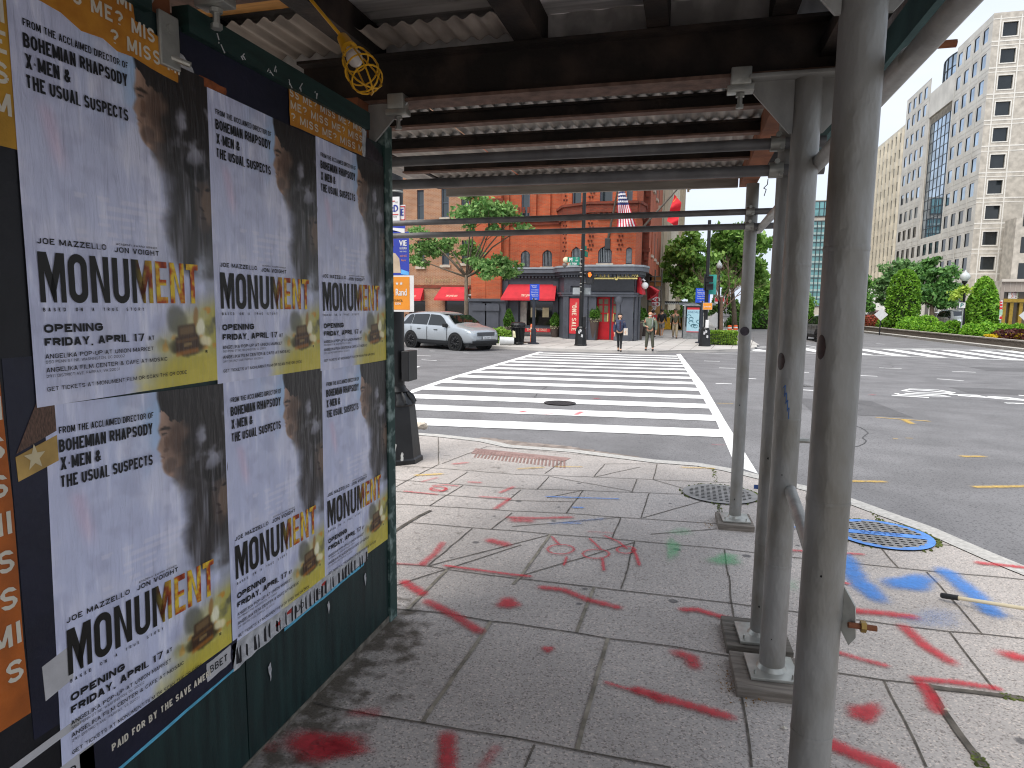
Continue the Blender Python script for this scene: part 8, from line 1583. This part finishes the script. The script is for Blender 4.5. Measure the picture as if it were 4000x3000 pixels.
p = med(3769, 49); t = thing('globe_street_lamp', 'black street lamp with an acorn globe behind the loose cone', 'street lamp', p); g = at(3769, 1092, 49); b = MB(); b.tube([p-EZ*.5, Vector((g.x, 49, g.z-.2))], [.1, .06], 10); b.lathe(Vector((g.x, 49, g.z-.3)), [(.06, 0), (.15, .1), (.17, .2)], 12); obj('post', b, m_blk, t); b = MB(); b.lathe(Vector((g.x, 49, g.z-.1)), [(.15, 0), (.29, .2), (.28, .36), (.18, .5), (.07, .58), (.03, .72)], 16); obj('globe', b, MATS['globe_frost'], t, smooth=True)
def msign(name, label, x0, y0, x1, y1, Y, mat, txt=None, tm=None, sub=None):
    a = med((x0+x1)/2, Y); t = thing(name, label, 'sign', a); o = pboard(t, x0, y0, x1, y1, Y, mat); b = MB(); b.tube([a-EZ*.5+EY*.06, Vector((a.x, Y+.06, at(x0, y0, Y).z))], .04, 6); obj('post', b, m_sgback, t)
    if txt: text_at(o, txt[0], x0+txt[1], txt[2], Y-.01, txt[3], txt[4], tm, .04)
    return o
msign('parking_sign', 'white parking sign with a teal letter P', 3746, 1182, 3772, 1203, 48.5, m_signw, ('P', 6, 1200, 11, 15), M('parking_teal', '15706a', rough=.5))
o = msign('parking_rules_sign', 'stacked red and white parking rules signs right of the loose cone', 3902, 1173, 3918, 1250, 46.5, m_signw)
for y0, y1 in ((1178, 1183), (1187, 1196), (1200, 1208), (1236, 1246)): pboard(o, 3904, y0, 3916, y1, 46.49, m_panel, 'red_block', .006)
pboard(o, 3903, 1211, 3917, 1230, 46.49, M('pale_green_board', '9fc0aa', rough=.5), 'green_block', .006)
p = at(3437, 1229, 57); k = at(3463, 1229, 57).x-p.x; back_sign('pale diamond road sign back left of the clipped column', 3442, 1229, 27, 56); back_sign('pale diamond road sign back at the right frame edge', 4012, 1233, 32, 44)
for k, (px, Y, mt_, lb) in enumerate([(3680, 76, m_whitep, 'white car parked behind the boxwood row'), (3735, 70, m_silver, 'silver van parked behind the boxwood, left of the loose cone'), (3425, 88, m_maroon, 'maroon car parked beyond the red flowers')]):
    p = at(px, 1250, Y); car('parked_car', lb, (p.x, Y, -.68), math.radians(95+180*(k % 2)), mt_, sc=(1, 1, 1.05 if k != 1 else 1.2), group='cars parked beyond the median')
# ================================================================== RIGHT HAND BUILDINGS
SB = 1.28
def S(p): return Vector((p.x*SB, p.y*SB, EYE+(p.z-EYE)*SB))
m_conc = M('precast_panel', 'cbc8c1', rough=.85, var=.12, scale=.35, detail=8); m_conc2 = M('exposed_panel', 'b2aca2', rough=.95, var=.2, scale=1.2, detail=8); m_conct = M('precast_trim', 'd3d0c9', rough=.85, var=.08); m_gl = Mglass('reflective_glass', '9fb0c0', rough=.03, spec=1.0); MATS['reflective_glass'].node_tree.nodes['Principled BSDF'].inputs['Metallic'].default_value = .85
tw = thing('concrete_office_tower', 'large pale concrete office tower with a glazed centre and dark windows', 'building', (31.02*SB, 88*SB, -.68)); XT, YT = 31.02*SB, 88*SB
def zz(z): return EYE+(z-EYE)*SB
FT = Face((XT, 124*SB), (XT, YT)); sY = lambda y: 124*SB-y*SB          # left face: a grows towards the camera
rows9 = [7.3, 10.1, 13.0, 15.8, 18.6, 21.5, 24.3, 27.1, 29.9, 32.7]; rowsT = [z-.0 for z in rows9]
hs = []
for y in (89.05, 91.5, 93.95, 96.4):
    for z in rowsT: hs.append((y, z))
for y in (108.55, 110.95, 113.35, 115.8):
    for z in rowsT[:-1]+[32.3]: hs.append((y, z))
for y in (98.9, 101.2, 103.6, 106.0):
    for z in (7.3, 10.1): hs.append((y, z))
holes = [(sY(y+1.3), sY(y), zz(z-1.52), zz(z)) for y, z in hs]; cg = (sY(107.1), sY(98.5), zz(11.0), zz(27.6))
b = MB(); FT.wall(b, sY(118), FT.L, -.68, zz(30.9), holes+[cg], depth=.14); obj('wall', b, m_conc, tw); b = MB(); FT.wall(b, sY(98.2), FT.L, zz(30.9), zz(33.7), holes, depth=.14); FT.wall(b, sY(118), sY(107.2), zz(30.9), zz(33.0), holes, depth=.14); obj('wall', b, m_conc, tw)
hs2 = sorted(holes, key=lambda h: -h[0])
for i, h in enumerate(hs2): g = MB(); FT.box(g, h[0], h[1], h[2], h[3], -.14, -.09); obj('window', g, m_gl if h[3] > zz(15) and h[0] > sY(118) else m_dkw, tw)
b = MB()
for z in rowsT:
    for a0, a1 in (((sY(118), FT.L),) if z < 11 else ((sY(118), cg[0]-.1), (cg[1]+.1, FT.L))): FT.box(b, a0, a1, zz(z-2.05), zz(z-2.0), .004, .03); FT.box(b, a0, a1, zz(z+.25), zz(z+.3), .004, .03)
for y in (90.65, 93.1, 95.6, 98.1, 107.5, 110.2, 112.6, 115.0): FT.box(b, sY(y)-.06, sY(y)+.06, -.6, zz(11), .034, .06); FT.box(b, sY(y)-.06, sY(y)+.06, zz(11), zz(32.9), .034, .06)
obj('panel_joints', b, m_conct, tw)
g = MB(); f = [FT.P(cg[0], cg[2], -.45), FT.P(cg[1], cg[2], -.45), FT.P(cg[1], zz(26.6), -.45), FT.P(cg[0], zz(26.6), -.45)]; g.add(f, [(0, 1, 2, 3)]); cw = obj('curtain_wall', g, m_gl, tw); g = MB()
for i in range(7): a = cg[0]+(cg[1]-cg[0])*i/6; FT.box(g, a-.05, a+.05, cg[2], zz(26.6), -.445, -.38)
for i in range(13): z = cg[2]+(zz(26.6)-cg[2])*i/12; FT.box(g, cg[0], cg[1], z-.05, z+.05, -.445, -.40)
obj('mullions', g, M('mullion_dark', '3a4046', rough=.4), cw); g = MB()
for a0, a1, z0, z1 in ((cg[0]-.0, cg[0]+.02, cg[2], cg[3]),): FT.box(g, a0, a1, z0, z1, -.45, -.14)
FT.box(g, cg[0], cg[1], cg[3]-.02, cg[3], -.47, -.14); FT.box(g, cg[1]-.02, cg[1], cg[2], cg[3], -.45, -.14); FT.box(g, cg[0], cg[1], cg[2], cg[2]+.02, -.45, -.14); obj('recess', g, m_conc2, tw)
g = MB(); n = 10; V_ = []
for i in range(n+1): a = math.pi*i/n; V_ += [FT.P((cg[0]+cg[1])/2-math.cos(a)*(cg[1]-cg[0])/2, zz(30.95), -3+2.4*math.sin(a)), FT.P((cg[0]+cg[1])/2-math.cos(a)*(cg[1]-cg[0])/2, zz(34.0), -3+2.4*math.sin(a))]
g.add(V_, [(2*i, 2*i+2, 2*i+3, 2*i+1) for i in range(n)]); pw = obj('penthouse_glass', g, m_gl, tw, smooth='all'); g = MB()
for i in range(0, n+1): g.tube([Vector(V_[2*i])+FT.n*.05, Vector(V_[2*i+1])+FT.n*.05], .07, 5)
g.tube([Vector(V_[2*i+1])+FT.n*.05 for i in range(n+1)], .09, 5); g.tube([(Vector(V_[2*i])+Vector(V_[2*i+1]))/2+FT.n*.05 for i in range(n+1)], .06, 5); obj('mullions', g, MATS['mullion_dark'], pw)
FR = Face((XT, YT), (XT+13*SB, YT)); hr = [(.98*SB+5.2*SB*k, 2.42*SB+5.2*SB*k, zz(z-1.48), zz(z)) for k in range(2) for z in rowsT]; b = MB(); FR.wall(b, 0, FR.L, -.68, zz(33.75), hr, depth=.35); obj('front_wall', b, m_conc2, tw)
for h in hr:
    g = MB(); FR.box(g, h[0], h[1], h[2], h[3], -.3, -.24); w = obj('window', g, m_dkw, tw); g = MB(); [FR.box(g, a, c, z0, z1, .004, .06) for a, c, z0, z1 in ((h[0]-.14, h[0], h[2]-.14, h[3]+.14), (h[1], h[1]+.14, h[2]-.14, h[3]+.14), (h[0], h[1], h[3], h[3]+.14), (h[0], h[1], h[2]-.14, h[2]))]; obj('surround', g, m_conct, w)
b = MB()
for z in rowsT: FR.box(b, 0, FR.L, zz(z-2.02), zz(z-1.88), .004, .03); FR.box(b, 0, FR.L, zz(z+.35), zz(z+.45), .004, .03)
for k in range(5): a = (.7+2.0*k)*SB; FR.box(b, a-.08, a+.08, -.5, zz(33.4), .034, .05)
obj('panel_joints', b, m_conct, tw); b = MB(); b.box((XT+3.2, YT+.5, zz(20)), (XT+13*SB, 118*SB, zz(30.8))); obj('roof', b, m_conc2, tw)
b = MB()
for k in range(7): a = sY(92+3.4*k); FT.box(b, a-.5, a+.5, -.68, zz(4.6), .034, .5)
obj('arcade_pier', b, m_conct, tw); b = MB(); FT.box(b, sY(116), sY(89), -.6, zz(4.4), .004, .03); obj('arcade_dark_glass', b, m_dkw, tw)  # piers, then a dark glass sheet set behind them
t_ = MB(); [t_.tube([FT.P(sY(y)+.9*math.cos(a), zz(1.9)+.9*math.sin(a), .08) for a in [i*math.pi/10 for i in range(20)]], .09, 6, closed=True) for y in (97.0,)]; t_.text('DA', FT.P(sY(97.0), zz(1.55), .08), FT.d, EZ, .8, width=1.0, align='c'); obj('shop_emblem', t_, m_sgback, tw)
# side wing at the frame edge, cream block, brown block, glass office, white low block
cb = thing('cream_ribbed_building', 'cream office building with vertical ribs left of the concrete tower', 'building', (XT, 118.2*SB, -.68)); FC = Face((XT+.1, 165*SB), (XT+.1, 118.15*SB)); hs = []
for k in range(16):
    for j in range(10): a = FC.L-1.6-2.9*SB*.8*k; hs.append((a-1.6, a, zz(4.8+2.5*j), zz(6.2+2.5*j)))
b = MB(); FC.wall(b, 0, FC.L, -.68, zz(29.6), hs, depth=.12); obj('wall', b, m_cst, cb); hs = sorted(hs, key=lambda h: -h[0])
for h in hs[:100]: g = MB(); FC.box(g, *h, -.12, -.08); obj('window', g, m_dkw, cb)
g = MB(); [FC.box(g, *h, -.12, -.08) for h in hs[100:]]; o = obj('far_windows', g, m_dkw, cb); o['kind'] = 'stuff'
b = MB(); [FC.box(b, FC.L-.45-2.9*SB*.8*k-.35, FC.L-.45-2.9*SB*.8*k, zz(4), zz(29), .004, .4) for k in range(17)]; obj('ribs', b, m_cst, cb); b = MB(); b.box((XT+.3, 118.2*SB, -.68), (XT+14, 165*SB, zz(29.4))); obj('roof', b, m_cst, cb)
def front_block(name, label, x0, y0, x1, Y, mat, winmat, cols, rows_, ww=.5, hh=.45, zlo=None, pxb=1270, grid=False, depth=12):
    a, c = at(x0, pxb, Y), at(x1, y0, Y); t = thing(name, label, 'building', (a.x, Y, -.68)); F = Face((a.x, Y), (c.x, Y)); hs = []; cw_ = F.L/cols; rh = (c.z-3.5)/rows_
    for i in range(cols):
        for j in range(rows_): hs.append((cw_*(i+.5-ww/2), cw_*(i+.5+ww/2), 3.5+rh*(j+.5-hh/2), 3.5+rh*(j+.5+hh/2)))
    b = MB(); F.wall(b, 0, F.L, -.68, c.z, hs, depth=.3); b.box((a.x+.02, Y+.35, -.68), (c.x-.02, Y+depth, c.z-.05)); obj('wall', b, mat, t)
    b = MB(); b.box((a.x, Y+.3, -.68), (a.x+.015, Y+depth, c.z-.01)); obj('flank', b, mat, t)
    for h in hs[:100]: g = MB(); F.box(g, *h, -.28, -.2); obj('window', g, winmat, t)
    return t, F, c.z
m_brown = M('brown_granite', '7a5a50', rough=.8, var=.12, scale=.3); m_tealg = Mglass('teal_glass', '5c8f94', rough=.05, spec=.9); m_grey = M('pale_grey_panel', 'b4aea6', rough=.8, var=.08, scale=.4)
t, F, zt_ = front_block('brown_office_block', 'dark brown office block between the posts and the cream building', 3300, 662, 3452, 175, m_brown, m_dkw, 6, 11, .35, .5)
b = MB(); F.box(b, .2, F.L-.3, zt_+.02, zt_+5, -3, -1); obj('rooftop_glass', b, m_tealg, t); b = MB(); F.box(b, -.2, F.L+.2, zt_-1, zt_+.0, .004, .6); obj('cornice', b, m_grey, t); b = MB(); [b.tube([F.P(F.L-8+2*k, zt_+5, -2), F.P(F.L-8+2*k, zt_+6.4, -2)], .06, 5) for k in range(4)]; b.tube([F.P(F.L-8, zt_+6.4, -2), F.P(F.L-2, zt_+6.4, -2)], .06, 5); obj('railing', b, m_sgback, t)
t, F, zt_ = front_block('glass_office_building', 'modern office building with a teal glass bay seen between the posts', 3152, 778, 3330, 168, m_grey, m_tealg, 1, 1, .02, .02)
for x0, y0, x1, y1 in ((3160, 786, 3240, 845), (3155, 862, 3243, 1195)):
    a0, z0 = F.sz(x0, y1); a1, z1 = F.sz(x1, y0); g = MB(); F.box(g, a0, a1, z0, z1, -.1, .12); o = obj('glass_bay', g, m_tealg, t); g = MB(); n = 4
    for i in range(n+1): a = a0+(a1-a0)*i/n; F.box(g, a-.08, a+.08, z0, z1, .124, .25)
    k = 2 if y0 < 800 else 12
    for j in range(k+1): z = z0+(z1-z0)*j/k; F.box(g, a0, a1, z-(.12 if j % 4 == 0 else .05), z+.06, .124, .22)
    obj('mullions', g, MATS['mullion_dark'], o)
    if k == 12: g = MB(); [F.box(g, a0+.2, a1-.3, z0+(z1-z0)*j/k+.2, z0+(z1-z0)*(j+.4)/k, .121, .123) for j in range(12)]; obj('spandrels', g, M('spandrel_pale', '9fb4b4', rough=.3), o)
front_block('grey_far_building', 'distant grey building at the end of the avenue', 3080, 990, 3150, 210, m_lime, m_dkw, 5, 6, .5, .5)
front_block('white_low_building', 'white low building behind the trees at the end of the median', 3380, 1112, 3470, 115, M('white_render', 'c9c8c4', rough=.85, var=.06), m_dkw, 5, 2, .5, .4)
# shop at the right edge
YSH = 88; a, c = at(3897, 1262, YSH), at(4120, 1092, YSH); sh_ = thing('corner_shop', 'low shop with a grey fascia and brass entrance at the right edge', 'shop', (a.x, YSH, -.68)); F = Face((a.x, YSH), (c.x, YSH)); zf = F.sz(3950, 1140)[1]
b = MB(); F.wall(b, 0, F.L, -.68, c.z, [(.35, F.L-.3, -.67, zf)], depth=.6); obj('wall', b, M('shop_fascia', '8c837c', rough=.8, var=.12, scale=.6), sh_); b = MB(); F.box(b, -.1, F.L+.1, c.z-.25, c.z+.05, .004, .3); [F.box(b, .3+.55*k, .33+.55*k, zf+.1, c.z-.3, .004, .04) for k in range(14)]; obj('cornice', b, m_grey, sh_)
b = MB(); F.box(b, .35, F.L-.3, -.66, zf, -.58, -.5); obj('shop_window', b, Mglass('shop_dark', '4a4030', rough=.1), sh_); g0 = F.sz(3918, 1185); b = MB(); F.box(b, g0[0], F.L-.4, F.sz(3950, 1181)[1], F.sz(3950, 1167)[1], -.49, .1)
for px in (3920, 3948, 3985): q = F.sz(px, 1200)[0]; F.box(b, q, q+.35, -.66, F.sz(3950, 1182)[1], -.49, -.2)
obj('brass_frame', b, M('brass', '9a8038', rough=.4, metal=.6, var=.15), sh_); q0, q1 = F.sz(3943, 1166), F.sz(3982, 1143); b = MB(); F.box(b, q0[0], q1[0], q0[1], q1[1], -.45, -.35); o = obj('sign_board', b, m_signw, sh_)
for tx, px, w, mt_ in (('S', 3954, 6, M('sign_orange', 'c25a2a', rough=.5)), ('FE', 3964, 8, M('sign_wine', '8a3a52', rough=.5)), ('BE', 3974, 8, M('sign_olive', '7c7a4a', rough=.5))): p = F.sz(px, 1162); t_ = MB(); t_.text(tx, F.P(p[0], p[1], -.33), F.d, EZ, .55, width=w*.032); obj('lettering', t_, mt_, o)
b = MB(); b.box((a.x+.2, YSH+.7, -.68), (c.x, YSH+8, c.z-.1)); obj('roof', b, m_conc2, sh_)
a2 = at(3987, 700, 108); b = MB(); b.box((a2.x, 108, -.68), (a2.x+14, 111.5, at(3985, 850, 108).z)); side = thing('side_wing', 'pale concrete side wing at the right frame edge', 'building', (a2.x, 108, -.68)); obj('wall', b, m_conc2, side)
FQ = Face((a2.x, 108), (a2.x+14, 108))
for k in range(5): z = 5.5+3.6*k; g = MB(); FQ.box(g, .8, 3.6, z, z+2.2, .0, .04); obj('window', g, m_dkw, side)
# paved far side and low rise closing the view beyond
mb = MB(); mb.prism([(26.5, 34), (60, 30), (400, 30), (400, 420), (22, 420), (25.5, 70)], -.8, -.57); struct('far_pavement', mb, m_plaza)
